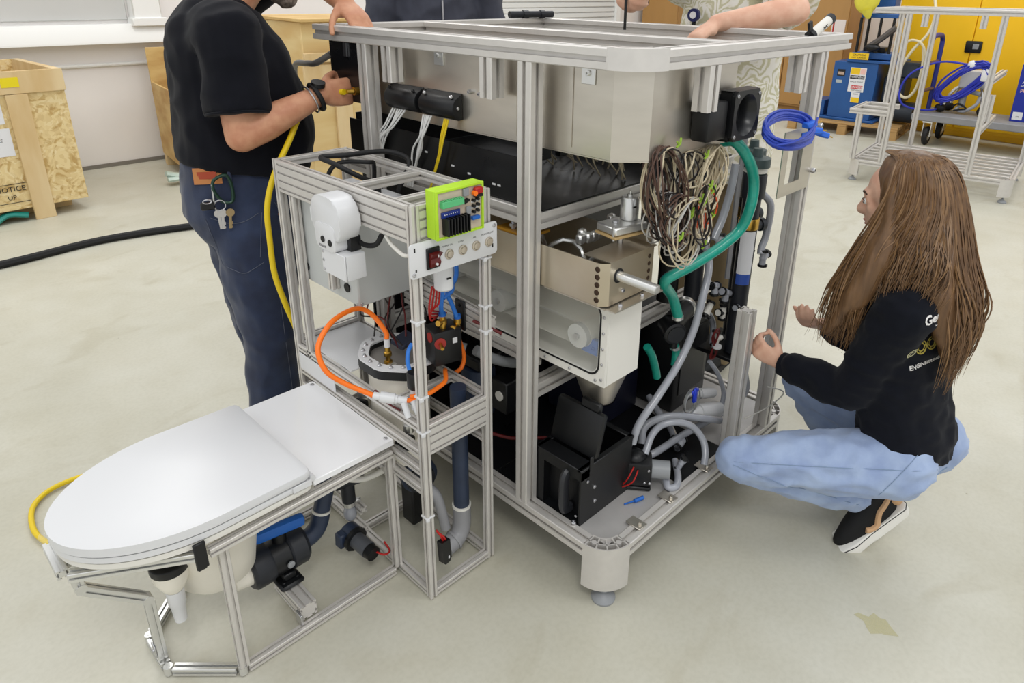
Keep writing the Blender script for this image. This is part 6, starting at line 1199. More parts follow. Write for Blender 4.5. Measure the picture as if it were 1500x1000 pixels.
def head(mb, c, f, u, s=1.0):
    """c = skull centre, f = face direction, u = up"""
    f = V(f).normalized(); u = V(u); u = (u-f*u.dot(f)).normalized(); r_ = f.cross(u).normalized(); c = V(c)
    def at(x, y, z): return c+(r_*x+f*y+u*z)*s
    R = Matrix((r_, f, u)).transposed()
    mb.ell(at(0, -0.012, 0.025), (0.074*s, 0.094*s, 0.088*s), 20, rot=R); mb.ell(at(0, 0.028, -0.045), (0.060*s, 0.062*s, 0.068*s), 18, rot=R); mb.ell(at(0, 0.058, -0.092), (0.026*s, 0.024*s, 0.020*s), 12, rot=R)
    mb.ell(at(0, 0.068, -0.052), (0.028*s, 0.022*s, 0.030*s), 12, rot=R); mb.ell(at(0.028, 0.062, -0.018), (0.024*s, 0.02*s, 0.02*s), 10, rot=R); mb.ell(at(-0.028, 0.062, -0.018), (0.024*s, 0.02*s, 0.02*s), 10, rot=R)
    mb.tube([at(0, 0.080, 0.018), at(0, 0.094, -0.006), at(0, 0.107, -0.026), at(0, 0.092, -0.034)], [0.0095*s, 0.011*s, 0.0125*s, 0.010*s], 10, 3); mb.ell(at(0.011, 0.088, -0.030), 0.0085*s, 8); mb.ell(at(-0.011, 0.088, -0.030), 0.0085*s, 8)
    mb.tube([at(-0.045, 0.066, 0.022), at(-0.02, 0.080, 0.028), at(0.02, 0.080, 0.028), at(0.045, 0.066, 0.022)], 0.010*s, 8, 3)
    mb.tube([at(-0.022, 0.078, -0.058), at(0, 0.0905, -0.0555), at(0.022, 0.078, -0.058)], [0.004*s, 0.0078*s, 0.004*s], 8, 3); mb.tube([at(-0.020, 0.076, -0.068), at(0, 0.088, -0.069), at(0.020, 0.076, -0.068)], [0.004*s, 0.0085*s, 0.004*s], 8, 3)
    for q in (-1, 1): mb.ell(at(0.076*q, -0.008, -0.012), (0.010*s, 0.019*s, 0.032*s), 10, rot=R); mb.ell(at(0.036*q, 0.070, 0.004), 0.0125*s, 10)
    return at
def face_parts(t, at, f, u, s=1.0, brow=(0.25, 0.17, 0.12), lip=(0.72, 0.42, 0.40)):
    EYE = mat('eye_white', (0.90, 0.88, 0.86), 0.2); IR = mat('iris_dark', (0.16, 0.11, 0.08), 0.2)
    for q in (-1, 1):
        P('eye', MB().ell(at(0.034*q, 0.0755, 0.003), 0.0105*s, 12), EYE, t); P('iris', MB().ell(at(0.034*q, 0.0825, 0.001), 0.0052*s, 10), IR, t)
        P('eyebrow', MB().tube([at(0.016*q, 0.0865, 0.026), at(0.034*q, 0.083, 0.032), at(0.050*q, 0.070, 0.025)], [0.0025*s, 0.0035*s, 0.0018*s], 6, 3), mat('brow_%d' % int(brow[0]*100), brow, 0.8), t)
        P('eyelash', MB().tube([at(0.022*q, 0.083, 0.009), at(0.034*q, 0.0875, 0.0115), at(0.046*q, 0.0795, 0.006)], 0.0011*s, 5, 3), mat('lash', (0.12, 0.08, 0.06), 0.8), t)
    P('lips', MB().tube([at(-0.019, 0.0805, -0.059), at(0, 0.0955, -0.0565), at(0.019, 0.0805, -0.059)], [0.002*s, 0.0045*s, 0.002*s], 8, 3).tube([at(-0.017, 0.0795, -0.067), at(0, 0.0925, -0.069), at(0.017, 0.0795, -0.067)], [0.002*s, 0.005*s, 0.002*s], 8, 3), mat('lips', lip, 0.4), t)
def shoe(t, ankle, toe_dir, up, L_, upper, sole, stripe=None):
    """ankle over the heel; foot frame: x = toe direction, z = up"""
    d = V(toe_dir).normalized(); M_ = fr(ankle, d, V(up).cross(d)) ; rot = M_
    outl = [(-0.075, -0.018), (-0.06, -0.034), (0.0, -0.036), (0.07, -0.042), (0.12, -0.046), (0.165, -0.036), (0.19, -0.012), (0.192, 0.01), (0.172, 0.034), (0.12, 0.044), (0.06, 0.036), (0.0, 0.033), (-0.06, 0.031), (-0.075, 0.016)]
    k = L_/0.267; outl = [(x*k*1.04, y*k*1.10) for x, y in outl]
    P('sole', MB().prism(outl, -0.110, -0.073, M_, 0.006), sole, t, 'white rubber sole')
    ml = MB(); torso(ml, [(M_ @ V((0.058*k, 0, -0.078)), M_.to_3x3() @ V((1, 0, 0)), M_.to_3x3() @ V((0, 1, 0)), 0.116*k, 0.034*k), (M_ @ V((0.055*k, 0, -0.058)), M_.to_3x3() @ V((1, 0, 0)), M_.to_3x3() @ V((0, 1, 0)), 0.114*k, 0.035*k), (M_ @ V((0.030*k, 0, -0.030)), M_.to_3x3() @ V((1, 0, 0)), M_.to_3x3() @ V((0, 1, 0)), 0.092*k, 0.035*k), (M_ @ V((-0.002*k, 0, 0.0)), M_.to_3x3() @ V((1, 0, 0)), M_.to_3x3() @ V((0, 1, 0)), 0.060*k, 0.032*k), (M_ @ V((-0.012*k, 0, 0.018)), M_.to_3x3() @ V((1, 0, 0)), M_.to_3x3() @ V((0, 1, 0)), 0.048*k, 0.032*k)], 24)
    up_ = P('upper', remesh(ml, 'upper', 0.006, 3), upper, t); 
    lc = MB()
    for i in range(4): x = (0.045+0.018*i)*k; z = -0.008-0.011*i; lc.tube([M_ @ V((x, -0.026*k, z-0.012)), M_ @ V((x+0.004, 0, z+0.006)), M_ @ V((x, 0.026*k, z-0.012))], 0.0028, 6, 3)
    P('laces', lc, upper, t)
    ln = MB(); ln.tube([M_ @ V((x*1.012, y*1.012, -0.079)) for x, y in outl], 0.0014, 5, closed=True); P('foxing_line', ln, RUBBER, t)
    return M_, up_
def jeans_seams(t, paths, mm, r=0.0010): 
    mb = MB()
    for p in paths: mb.tube(p, r, 5, 4)
    return P('stitching', mb, mm, t)
def onsurf(me_obj, p, d, lift=0.0015):
    """drop a point along d on to the surface of an object"""
    o = ORG[me_obj.name]; bvh = onsurf.c.get(me_obj.name)
    if bvh is None:
        m_ = me_obj.data; bvh = onsurf.c[me_obj.name] = BVHTree.FromPolygons([v.co+o for v in m_.vertices], [tuple(q.vertices) for q in m_.polygons])
    h = bvh.ray_cast(V(p), V(d).normalized())
    return (h[0]-V(d).normalized()*lift) if h[0] else None
onsurf.c = {}
DENIM = mat('light_denim', (0.55, 0.62, 0.76), 0.8, 0, 0.0, 14, 0.12, 260, rgb2=(0.63, 0.70, 0.82), detail=6, sheen=0.2)
DENIMD = mat('dark_denim', (0.09, 0.13, 0.23), 0.8, 0, 0.0, 12, 0.12, 260, rgb2=(0.14, 0.19, 0.30), detail=6, sheen=0.2)
NAVY = mat('navy_sweatshirt', (0.055, 0.065, 0.10), 0.9, 0, 0.15, 40, 0.06, 300, sheen=0.05, spec=0.2)
TEE = mat('black_tee', (0.05, 0.055, 0.085), 0.9, 0, 0.1, 40, 0.05, 300, sheen=0.05, spec=0.2)
STITCH = mat('denim_stitch', (0.50, 0.58, 0.68), 0.8); STITCHD = mat('dark_denim_stitch', (0.32, 0.34, 0.40), 0.8)

# ---------------- kneeling woman at the right face of the machine
t = T('person', 'person with long brown hair crouching in a navy sweatshirt and light jeans', 'person', (0.80, -0.42, 0))
WF = V((0.16, 0.985, 0)); WR = V((0.985, -0.16, 0))
pel = V((0.795, -0.465, 0.36)); hL, hR = V((0.705, -0.485, 0.345)), V((0.90, -0.515, 0.345)); kL, aL = V((0.460, -0.122, 0.300)), V((0.745, -0.400, 0.150)); kR, aR = V((0.86, -0.125, 0.40)), V((0.945, -0.33, 0.11))
wst, chs, shc = V((0.795, -0.435, 0.53)), V((0.795, -0.405, 0.70)), V((0.80, -0.395, 0.82)); nk = V((0.795, -0.39, 0.90)); hc = V((0.772, -0.325, 1.085))
sL, sR = V((0.655, -0.43, 0.825)), V((0.94, -0.40, 0.80)); eL, wL = V((0.650, -0.335, 0.550)), V((0.668, -0.118, 0.540)); eR, wR_ = V((1.00, -0.33, 0.53)), V((0.910, -0.140, 0.595))
FF = V((-0.05, 0.95, -0.22)).normalized()                            # face, looking down at the hoses
bd = MB()
at = head(bd, hc, FF, (0, 0.2, 1), 0.95)
limb(bd, [nk-V((0, 0.0, 0.04)), nk+V((-0.004, 0.02, 0.05)), hc-V((0, 0.02, 0.05))], [0.056, 0.050, 0.055])
torso(bd, [(pel, WR, WF, 0.14, 0.095), (wst, WR, WF, 0.115, 0.075), (chs, WR, WF, 0.125, 0.085), (shc, WR, WF, 0.12, 0.065), (nk, WR, WF, 0.055, 0.05)])
for s_, e_, w_ in ((sL, eL, wL), (sR, eR, wR_)): limb(bd, [s_, e_, w_], [0.038, 0.031, 0.024]); bd.ell(s_.lerp(shc, 0.35), 0.045, 10)
limb(bd, [shc, sL], [0.05, 0.04]); limb(bd, [shc, sR], [0.05, 0.04])
for h_, k_, a_ in ((hL, kL, aL), (hR, kR, aR)): limb(bd, [h_, (h_+k_)/2, k_, (k_+a_)/2, a_], [0.068, 0.058, 0.044, 0.042, 0.030]); limb(bd, [pel, h_], [0.09, 0.07])
hand(bd, wL, (-0.38, 0.78, 0.45), (0.95, 0.15, 0.1), (0.1, 0.5, 0.8), 0.84, (0.95, 1.0, 1.05, 1.1), 0.7)
hand(bd, wR_, (-0.93, 0.22, 0.30), (0.25, 0.35, 0.85), (0.3, 0.9, -0.3), 0.86, (0.85, 0.75, 0.7, 0.65), 0.6)
P('body', remesh(bd, 'body', 0.0058, 3), SKIN, t)
face_parts(t, at, FF, (0, 0.2, 1), 0.95)
tp = MB()                                                            # sweatshirt
torso(tp, [(pel+V((0, -0.01, 0.0)), WR, WF, 0.155, 0.116), (pel+V((0, 0.0, 0.06)), WR, WF, 0.160, 0.118), (wst, WR, WF, 0.155, 0.108), (chs, WR, WF, 0.163, 0.112), (shc+V((0, 0, -0.02)), WR, WF, 0.150, 0.10), (shc+V((0, 0, 0.035)), WR, WF, 0.10, 0.075), (nk+V((0, 0, -0.015)), WR, WF, 0.068, 0.062)])
for s_, e_, w_ in ((sL, eL, wL), (sR, eR, wR_)):
    c_ = w_+(e_-w_).normalized()*0.012; limb(tp, [s_.lerp(shc, 0.25), s_, s_.lerp(e_, 0.5), e_, e_.lerp(c_, 0.55), e_.lerp(c_, 0.85)], [0.075, 0.076, 0.066, 0.060, 0.052, 0.046]); tp.tube([e_.lerp(c_, 0.8), c_], [0.042, 0.037], 16)
top = P('sweatshirt', remesh(tp, 'sweatshirt', 0.008, 4, 0.010, 11, (1, 1, 1.7)), NAVY, t)
P('cuff', MB().cyl(wL+(eL-wL).normalized()*0.005, wL+(eL-wL).normalized()*0.05, 0.036, 0.040, 18), NAVY, t); P('cuff', MB().cyl(wR_+(eR-wR_).normalized()*0.005, wR_+(eR-wR_).normalized()*0.05, 0.036, 0.040, 18), NAVY, t)
jn = MB()
torso(jn, [(pel+V((0.0, 0.0, -0.115)), WR, WF, 0.10, 0.065), (pel+V((0, 0.0, -0.07)), WR, WF, 0.150, 0.098), (pel+V((0, -0.006, 0.0)), WR, WF, 0.155, 0.106), (pel+V((0, -0.01, 0.06)), WR, WF, 0.148, 0.105)])
for h_, k_, a_ in ((hL, kL, aL), (hR, kR, aR)):
    limb(jn, [h_, h_.lerp(k_, 0.4), h_.lerp(k_, 0.75), k_], [0.100, 0.093, 0.080, 0.066], 16); limb(jn, [k_, k_.lerp(a_, 0.3), k_.lerp(a_, 0.7), a_+(k_-a_)*0.06], [0.064, 0.066, 0.058, 0.050], 16)
jo = P('jeans', remesh(jn, 'jeans', 0.008, 4, 0.010, 12, (1, 1, 1.5)), DENIM, t)
def surf_path(ob, pts, d): 
    q = [onsurf(ob, p, d) for p in pts]; return [p for p in q if p]
vd = V((0.95, 0.25, -0.45))
def bez(a, b, n=9, sag=V((0, 0, 0))): return [V(a).lerp(V(b), i/n)+sag*math.sin(PI*i/n) for i in range(n+1)]
off = -vd.normalized()*0.5
sp = []
for a, b in ((hL+V((0.03, -0.09, 0.02)), kL+V((0, 0, 0.0))), (kL+V((0, 0, -0.01)), aL+V((0, 0, -0.01))), (pel+V((-0.05, -0.06, 0.05)), hL+V((-0.05, 0.02, -0.075))), (hL+V((0.04, -0.10, -0.03)), hL+V((0.06, -0.06, -0.10)))):
    q = surf_path(jo, [p+off for p in bez(a, b)], vd)
    if len(q) > 2: sp.append(q)
jeans_seams(t, sp, STITCH)
P('pocket', MB().tube([p for p in (onsurf(jo, q+off, vd) for q in bez(hL+V((0.05, -0.12, 0.01)), hL+V((0.075, -0.06, -0.075)))) if p] or [hL, kL], 0.002, 5), STITCH, t)
VB = mat('black_canvas', (0.045, 0.045, 0.05), 0.8); VS = mat('sole_white', (0.90, 0.89, 0.86), 0.5); TANS = mat('tan_suede', (0.80, 0.64, 0.48), 0.7)
fd = V((-0.66, 0.42, -0.50)).normalized(); fu = V((-0.20, 0.30, 0.93))
SM, upo = shoe(t, aL+V((0.03, -0.022, 0.0)), fd, fu, 0.27, VB, VS)
q_ = [SM @ V(p) for p in ((-0.055, 0, -0.005), (-0.02, 0, -0.018), (0.01, 0, -0.030), (0.025, 0, -0.048), (0.038, 0, -0.066), (0.060, 0, -0.066), (0.075, 0, -0.058))]
sdir = SM.to_3x3() @ V((0, 1, 0)); camd = V((-1.217, -0.878, 1.6))-SM.translation
if sdir.dot(camd) < 0: sdir = -sdir
st_ = [onsurf(upo, p+sdir*0.2, -sdir, 0.001) for p in q_]; st_ = [p for p in st_ if p]
if len(st_) > 2: P('side_stripe', MB().tube(st_, 0.009, 8, 4, flat=1.0, up=sdir), TANS, t, 'tan suede side stripe')
hp = MB(); hp.ell(SM @ V((-0.062, 0, -0.03)), (0.03, 0.034, 0.045), 14, rot=SM.to_3x3()); P('heel_patch', hp, TANS, t, 'tan heel patch')
shoe(t, aR+V((0.01, -0.02, 0.0)), (-0.15, 0.98, 0.0), (0, 0, 1), 0.255, VB, VS)
# hair: a solid cape under several hundred tapered locks
HAIR = mat('brown_hair', (0.36, 0.265, 0.18), 0.42, 0, 0.0, 70, 0.25, 160, stretch=(1, 1, 0.08), rgb2=(0.46, 0.34, 0.225), detail=6)
HAIR2 = mat('light_brown_hair', (0.43, 0.32, 0.21), 0.42, 0, 0.0, 60, rgb2=(0.54, 0.41, 0.27), stretch=(1, 1, 0.1))
f_ = V((FF.x, FF.y, 0)).normalized(); r_ = V((f_.y, -f_.x, 0)); Z = V((0, 0, 1))
def hp_(x, y, z): return hc+r_*x+f_*y+Z*z
hb = MB()
torso(hb, [(hp_(0.0, -0.215, -0.40), r_, f_, 0.07, 0.024), (hp_(0, -0.185, -0.30), r_, f_, 0.115, 0.042), (hp_(0, -0.145, -0.20), r_, f_, 0.132, 0.072), (hp_(0, -0.095, -0.10), r_, f_, 0.118, 0.096), (hp_(0, -0.052, 0.0), r_, f_, 0.100, 0.105), (hp_(0, -0.036, 0.06), r_, f_, 0.088, 0.100), (hp_(0, -0.028, 0.105), r_, f_, 0.066, 0.078), (hp_(0, -0.02, 0.128), r_, f_, 0.030, 0.040), (hp_(0, -0.018, 0.132), r_, f_, 0.01, 0.012)])
for q in (-1, 1): limb(hb, [hp_(0.066*q, 0.002, 0.06), hp_(0.090*q, -0.018, -0.04), hp_(0.112*q, -0.005, -0.14), hp_(0.130*q, 0.030, -0.26), hp_(0.125*q, 0.085, -0.38)], [0.022, 0.032, 0.042, 0.036, 0.012], 12)
P('hair', remesh(hb, 'hair', 0.008, 3, 0.007, 26, (1, 1, 0.12)), HAIR, t, 'long brown hair')
rnd = random.Random(3); la = MB(); lb = MB()
def mixf(a_, b_, k_): return a_+(b_-a_)*k_
for k in range(1500):
    az = rnd.uniform(-2.05, 2.05) if k % 3 else rnd.uniform(-2.05, -0.3); rw = rnd.random()
    dx, cz = math.sin(az), math.cos(az); A = abs(az); j = lambda v: rnd.uniform(-v, v)
    lat = 0.10*min(1, A*1.6)+0.035*min(1, A/1.6)
    if A < 0.62: fe, ze, lt = -0.245+j(.022), -rnd.uniform(.34, .47), (0.10*az/0.62+j(.03))
    elif A < 1.45: kk = (A-0.62)/0.83; fe, ze, lt = mixf(-0.17, 0.0, kk)+j(.025), -rnd.uniform(.17, .27), math.copysign(0.135, az)+j(.015)
    else: kk = (A-1.45)/0.60; fe, ze, lt = mixf(0.015, 0.105, kk)+j(.018), -rnd.uniform(.30, .42), math.copysign(0.135, az)+j(.02)
    root = hp_(0.008*dx+j(.006), 0.055-0.13*rw, 0.128-0.012*abs(rw-0.4))
    p1 = hp_(0.068*dx, -0.025-0.075*cz, 0.106+j(.008)); p2 = hp_(0.102*dx+j(.004), -0.038-0.118*cz, 0.015+j(.012))
    z2 = mixf(0.015, ze, .36); z3 = mixf(0.015, ze, .68)
    f2 = -0.038-0.118*cz
    p3 = hp_(mixf(0.102*dx, lt, .45)+j(.008), mixf(f2, fe, .40)+j(.010), z2); p4 = hp_(mixf(0.102*dx, lt, .85)+j(.014), mixf(f2, fe, .82)+j(.014), z3); p5 = hp_(lt+j(.018), fe*(0.90 if A < 1.45 else 1.0), ze)
    R0 = rnd.uniform(0.0011, 0.0024); wv = rnd.uniform(0, 6.28); wa = rnd.uniform(0.002, 0.008)
    cv = catmull([root, p1, p2, p3, p4, p5], 5); cv = [p+(f_*math.sin(wv+0.55*i_)+r_*math.cos(wv*1.7+0.45*i_))*wa*max(0, (i_-8)/17) for i_, p in enumerate(cv)]
    (la if rnd.random() < 0.6 else lb).tube(cv, [R0*0.8, R0, R0*1.1, R0*1.1, R0*0.9, R0*0.12], 4, 0, cap=False)
P('hair_locks', la, HAIR, t, kind='stuff'); P('hair_locks', lb, HAIR2, t, 'lighter brown locks', kind='stuff')
# printing on the back of the sweatshirt
bkd = V((0.70, 0.71, 0)).normalized()
def print_on(ob, me, M_, d, mm, name):
    """drape flat lettering on to cloth by casting each vertex along d"""
    bad = 0
    for v in me.vertices:
        p = M_ @ v.co; h = onsurf(ob, p-V(d)*0.4, d, 0.0012+ (0.0006 if v.co.z > 0 else 0))
        v.co = h if h else p
    return P(name, me, mm, t)
WINK = mat('white_print', (0.88, 0.87, 0.86), 0.6); GINK = mat('gold_print', (0.68, 0.62, 0.28), 0.6)
def wordm(s, size, bold=0.0008): return text(s, size, Matrix.Identity(4), WINK, 'x', None, 0.0003, bold, 'LEFT')
bx = V((0.72, -0.69, 0.0)).normalized()
def BK(x, z): return fr(V((0.688, -0.485, 0.815))+bx*x+Z*z, bx+Z*0.16, (0, 0, 1))
print_on(top, wordm('Georgia', 0.034), BK(-0.055, 0.015), bkd, WINK, 'print'); print_on(top, wordm('Tech', 0.034), BK(-0.012, -0.013), bkd, WINK, 'print')
print_on(top, wordm('ENGINEERING', 0.016, 0.0003), BK(-0.035, -0.145), bkd, WINK, 'print')
for i, rr in enumerate((0.016, 0.017, 0.016, 0.012)):
    mb = MB(); cxx = 0.036*i-0.045
    for q in ((rr, 0.0018), (rr*0.6, 0.0014)): mb.tube([(cxx+q[0]*math.cos(a*PI/10), q[0]*math.sin(a*PI/10), 0) for a in range(20)], q[1], 4, closed=True)
    for a in range(6): mb.tube([(cxx+rr*0.6*math.cos(a*PI/3), rr*0.6*math.sin(a*PI/3), 0), (cxx+rr*math.cos(a*PI/3+.3), rr*math.sin(a*PI/3+.3), 0)], 0.0014, 4)
    me = mb.mesh('emblem'); print_on(top, me, BK(0.0, -0.085), bkd, GINK if i else mat('pale_print', (0.75, 0.74, 0.60), 0.6), 'emblem')

# ---------------- man in a black tee at the left
t = T('person', 'bearded person in a black tee and dark jeans holding a yellow hose', 'person', (-0.29, 1.37, 0))
MF = V((0.97, -0.24, 0)).normalized(); MR = V((-0.24, -0.97, 0)).normalized()   # right hand side faces the camera
def mp(x, y, z): return V((-0.275, 1.35, 0))+MR*x+MF*y+Z*z
bd = MB(); hcm = mp(0.01, 0.165, 1.705); fm = V((0.93, -0.12, -0.38)).normalized()
atm = head(bd, hcm, fm, (0.38, 0, 0.92), 1.05)
limb(bd, [mp(0, -0.02, 1.50), mp(0, 0.05, 1.58), mp(0.005, 0.12, 1.67)], [0.075, 0.068, 0.070])
torso(bd, [(mp(0, 0, 0.92), MR, MF, 0.15, 0.13), (mp(0, 0.02, 1.1), MR, MF, 0.155, 0.165), (mp(0, 0.0, 1.3), MR, MF, 0.165, 0.14), (mp(0, -0.02, 1.46), MR, MF, 0.15, 0.10), (mp(0, -0.01, 1.54), MR, MF, 0.07, 0.07)])
sRm, eRm, wRm = mp(0.185, -0.02, 1.465), V((-0.365, 1.115, 1.195)), V((-0.128, 1.075, 1.292))
sLm, eLm, wLm = mp(-0.17, -0.02, 1.48), V((0.03, 1.47, 1.70)), V((0.035, 1.165, 1.552))
limb(bd, [mp(0.08, -0.02, 1.46), sRm], [0.08, 0.062]); limb(bd, [mp(-0.08, -0.02, 1.46), sLm], [0.08, 0.062])
limb(bd, [sRm, sRm.lerp(eRm, 0.5), eRm+V((0, 0, 0.008))], [0.056, 0.056, 0.047]); limb(bd, [eRm, eRm.lerp(wRm, 0.3), eRm.lerp(wRm, 0.75), wRm], [0.048, 0.051, 0.037, 0.030])
limb(bd, [sLm, sLm.lerp(eLm, 0.5), eLm], [0.056, 0.056, 0.047]); limb(bd, [eLm, eLm.lerp(wLm, 0.3), eLm.lerp(wLm, 0.75), wLm], [0.046, 0.050, 0.040, 0.033])
for q, a_ in ((0.10, mp(0.10, -0.02, 0.10)), (-0.11, mp(-0.11, 0.05, 0.10))): limb(bd, [mp(q, -0.01, 0.92), mp(q, 0.01, 0.5), a_], [0.085, 0.055, 0.036])
hand(bd, wRm, (0.96, -0.10, 0.05), (0.15, 0.95, -0.15), (0.1, -0.25, 0.9), 1.08, (1.15, 1.2, 1.25, 1.3), 0.7)
hand(bd, wLm, (-0.02, -0.85, -0.50), (0, 0.45, -0.85), (-0.95, 0.0, 0.0), 1.05, (0.3, 0.3, 0.3, 0.35), 0.2)
P('body', remesh(bd, 'body', 0.0068, 3), SKIN2, t)
face_parts(t, atm, fm, (0.38, 0, 0.92), 1.05, (0.45, 0.42, 0.40))
be = MB(); R_ = Matrix((fm.cross(V((0.38, 0, 0.92))).normalized(), fm, V((0.38, 0, 0.92)).normalized())).transposed()
be.ell(atm(0, 0.045, -0.085), (0.062, 0.062, 0.055), 18, rot=R_); be.ell(atm(0, 0.072, -0.112), (0.04, 0.035, 0.035), 14, rot=R_)
for q in (-1, 1): be.ell(atm(0.056*q, 0.01, -0.055), (0.022, 0.04, 0.05), 12, rot=R_)
P('beard', remesh(be, 'beard', 0.008, 2, 0.008, 60), mat('grey_beard', (0.55, 0.50, 0.46), 0.8, 0, 0.0, 90, rgb2=(0.38, 0.34, 0.31)), t, 'short grey beard')
hb = MB(); hb.ell(atm(0, -0.02, 0.04), (0.083, 0.103, 0.088), 18, rot=R_); P('hair', hb, mat('grey_hair', (0.42, 0.39, 0.37), 0.7, 0, 0.2, 80), t, 'grey hair')
tp = MB()
torso(tp, [(mp(0, 0.01, 1.058), MR, MF-Z*0.16, 0.188, 0.198), (mp(0, 0.015, 1.105), MR, MF-Z*0.12, 0.195, 0.206), (mp(0, 0.025, 1.175), MR, MF, 0.20, 0.208), (mp(0, 0.018, 1.28), MR, MF, 0.205, 0.192), (mp(0, 0.005, 1.40), MR, MF, 0.20, 0.175), (mp(0, -0.01, 1.48), MR, MF, 0.165, 0.145), (mp(0, -0.015, 1.535), MR, MF, 0.105, 0.10), (mp(0, -0.005, 1.56), MR, MF, 0.085, 0.085)])
ch_ = sRm.lerp(eRm, 0.78)
limb(tp, [mp(0.10, -0.025, 1.45), sRm, sRm.lerp(eRm, 0.45)], [0.105, 0.092, 0.084]); tp.tube([sRm.lerp(eRm, 0.3), ch_], [0.088, 0.090], 20)
limb(tp, [mp(-0.10, -0.02, 1.45), sLm, sLm.lerp(eLm, 0.45)], [0.105, 0.092, 0.084]); tp.tube([sLm.lerp(eLm, 0.3), sLm.lerp(eLm, 0.6)], [0.086, 0.082], 20)
P('tee_shirt', remesh(tp, 'tee_shirt', 0.009, 4, 0.011, 7, (1, 1, 1.3)), TEE, t, 'black tee shirt')
P('sleeve_hem', MB().tube([ch_+(basis(eRm-sRm)[0]*math.cos(a*PI/12)+basis(eRm-sRm)[1]*math.sin(a*PI/12))*0.0865 for a in range(24)], 0.004, 6, closed=True), TEE, t)
jn = MB()
torso(jn, [(mp(0, -0.01, 0.78), MR, MF, 0.15, 0.105), (mp(0, -0.01, 0.86), MR, MF, 0.182, 0.165), (mp(0, -0.012, 0.91), MR, MF, 0.184, 0.184), (mp(0, -0.005, 0.97), MR, MF, 0.182, 0.188), (mp(0, 0.0, 1.085), MR, MF-Z*0.14, 0.172, 0.182)])
for q, a_ in ((0.095, mp(0.10, -0.03, 0.07)), (-0.105, mp(-0.12, 0.05, 0.07))):
    limb(jn, [mp(q, -0.01, 0.88), mp(q*1.02, -0.005, 0.68), mp(q*1.05, 0.0, 0.50), a_.lerp(mp(q, 0, 0.5), 0.45), a_], [0.124, 0.117, 0.095, 0.088, 0.082], 18)
jo = P('jeans', remesh(jn, 'jeans', 0.010, 4, 0.009, 9, (1, 1, 1.0)), DENIMD, t)
vd = V((0.45, 0.85, -0.15)); off = -vd.normalized()*0.7
def mpath(pts): return [p for p in (onsurf(jo, mp(*q)+off, vd) for q in pts) if p]
sps = [mpath([(0.17, -0.11+0.012*i, 0.92-0.0*i) for i in range(2)])]
sps = [q for q in (mpath([(0.2, -0.15+0.018*i, 0.945-0.025*math.sin(PI*i/8)) for i in range(9)]), mpath([(0.2, -0.165+0.004*i, 0.94-0.022*i) for i in range(8)]), mpath([(0.2, 0.005-0.003*i, 0.945-0.020*i) for i in range(8)]), mpath([(0.2, -0.135+0.018*i, 0.785-0.0*i-0.03*(1-abs(i-3.5)/3.5)) for i in range(8)]), mpath([(0.2, 0.025, 0.98-0.05*i) for i in range(16)]), mpath([(0.2, 0.045+0.012*i, 0.97-0.028*i) for i in range(5)])) if len(q) > 2]
jeans_seams(t, sps, STITCHD, 0.0012)
LEA = mat('tan_leather_patch', (0.72, 0.47, 0.26), 0.6)
def patchm(lo, hi, nx=8):
    mb = MB(); pts = []; n = 0; vs = []
    for j in (lo[1], hi[1]):
        for i in range(nx+1):
            h = onsurf(jo, mp(0.2, lo[0]+(hi[0]-lo[0])*i/nx, j)+off, vd, 0.004); vs.append(h or mp(0.19, lo[0]+(hi[0]-lo[0])*i/nx, j))
    mb._add(vs, [(i, i+1, nx+2+i, nx+1+i) for i in range(nx)]); return mb
pt = P('leather_patch', patchm((-0.185, 1.048), (-0.098, 1.098)), LEA, t, 'tan leather waistband patch'); P('patch_print', patchm((-0.172, 1.064), (-0.112, 1.086), 6), mat('red_brown_print', (0.62, 0.24, 0.13), 0.6), pt)
for v in bpy.data.objects[[o.name for o in t.children if o.name.startswith('leather_patch')][0]].children[0].data.vertices: v.co += -vd.normalized()*0.002
P('belt_loop', MB().tube([p for p in (onsurf(jo, mp(0.2, -0.075, z)+off, vd, 0.012) for z in (1.05, 1.07, 1.09, 1.105)) if p] or [mp(0.2, 0, 1), mp(0.2, 0, 1.04)], 0.006, 6), DENIMD, t)
P('rivets', MB().ell(onsurf(jo, mp(0.2, 0.06, 0.975)+off, vd) or mp(.2, .06, .975), 0.005, 8).ell(onsurf(jo, mp(0.2, 0.055, 0.93)+off, vd) or mp(.2, .055, .93), 0.005, 8), mat('copper_rivet', (0.72, 0.45, 0.30), 0.35, 0.9), t)
for q, a_ in ((0.10, mp(0.10, -0.03, 0.105)), (-0.11, mp(-0.12, 0.05, 0.105))): shoe(t, a_, MF, (0, 0, 1), 0.30, mat('black_leather', (0.05, 0.05, 0.05), 0.5), mat('dark_sole', (0.12, 0.11, 0.10), 0.7))
wd_ = (wRm-eRm).normalized()
wt = T('wristwatch', 'black wristwatch with a steel bracelet beside it on the wrist holding the yellow hose', 'watch', tuple(wRm))
x_, y_, z_ = basis(wd_); wc = wRm-wd_*0.012
P('strap', MB().tube([wc+(x_*math.cos(a*PI/12)+y_*math.sin(a*PI/12))*0.0395 for a in range(24)], 0.0075, 8, closed=True), RUBBER, wt); P('case', MB().cyl(wc+V((0, -0.015, 0.034)), wc+V((0, -0.019, 0.046)), 0.021, n=18), BLACKP, wt)
P('bracelet', MB().tube([wc-wd_*0.018+(x_*math.cos(a*PI/12)+y_*math.sin(a*PI/12))*0.041 for a in range(24)], 0.0028, 6, closed=True), ZINC, wt)
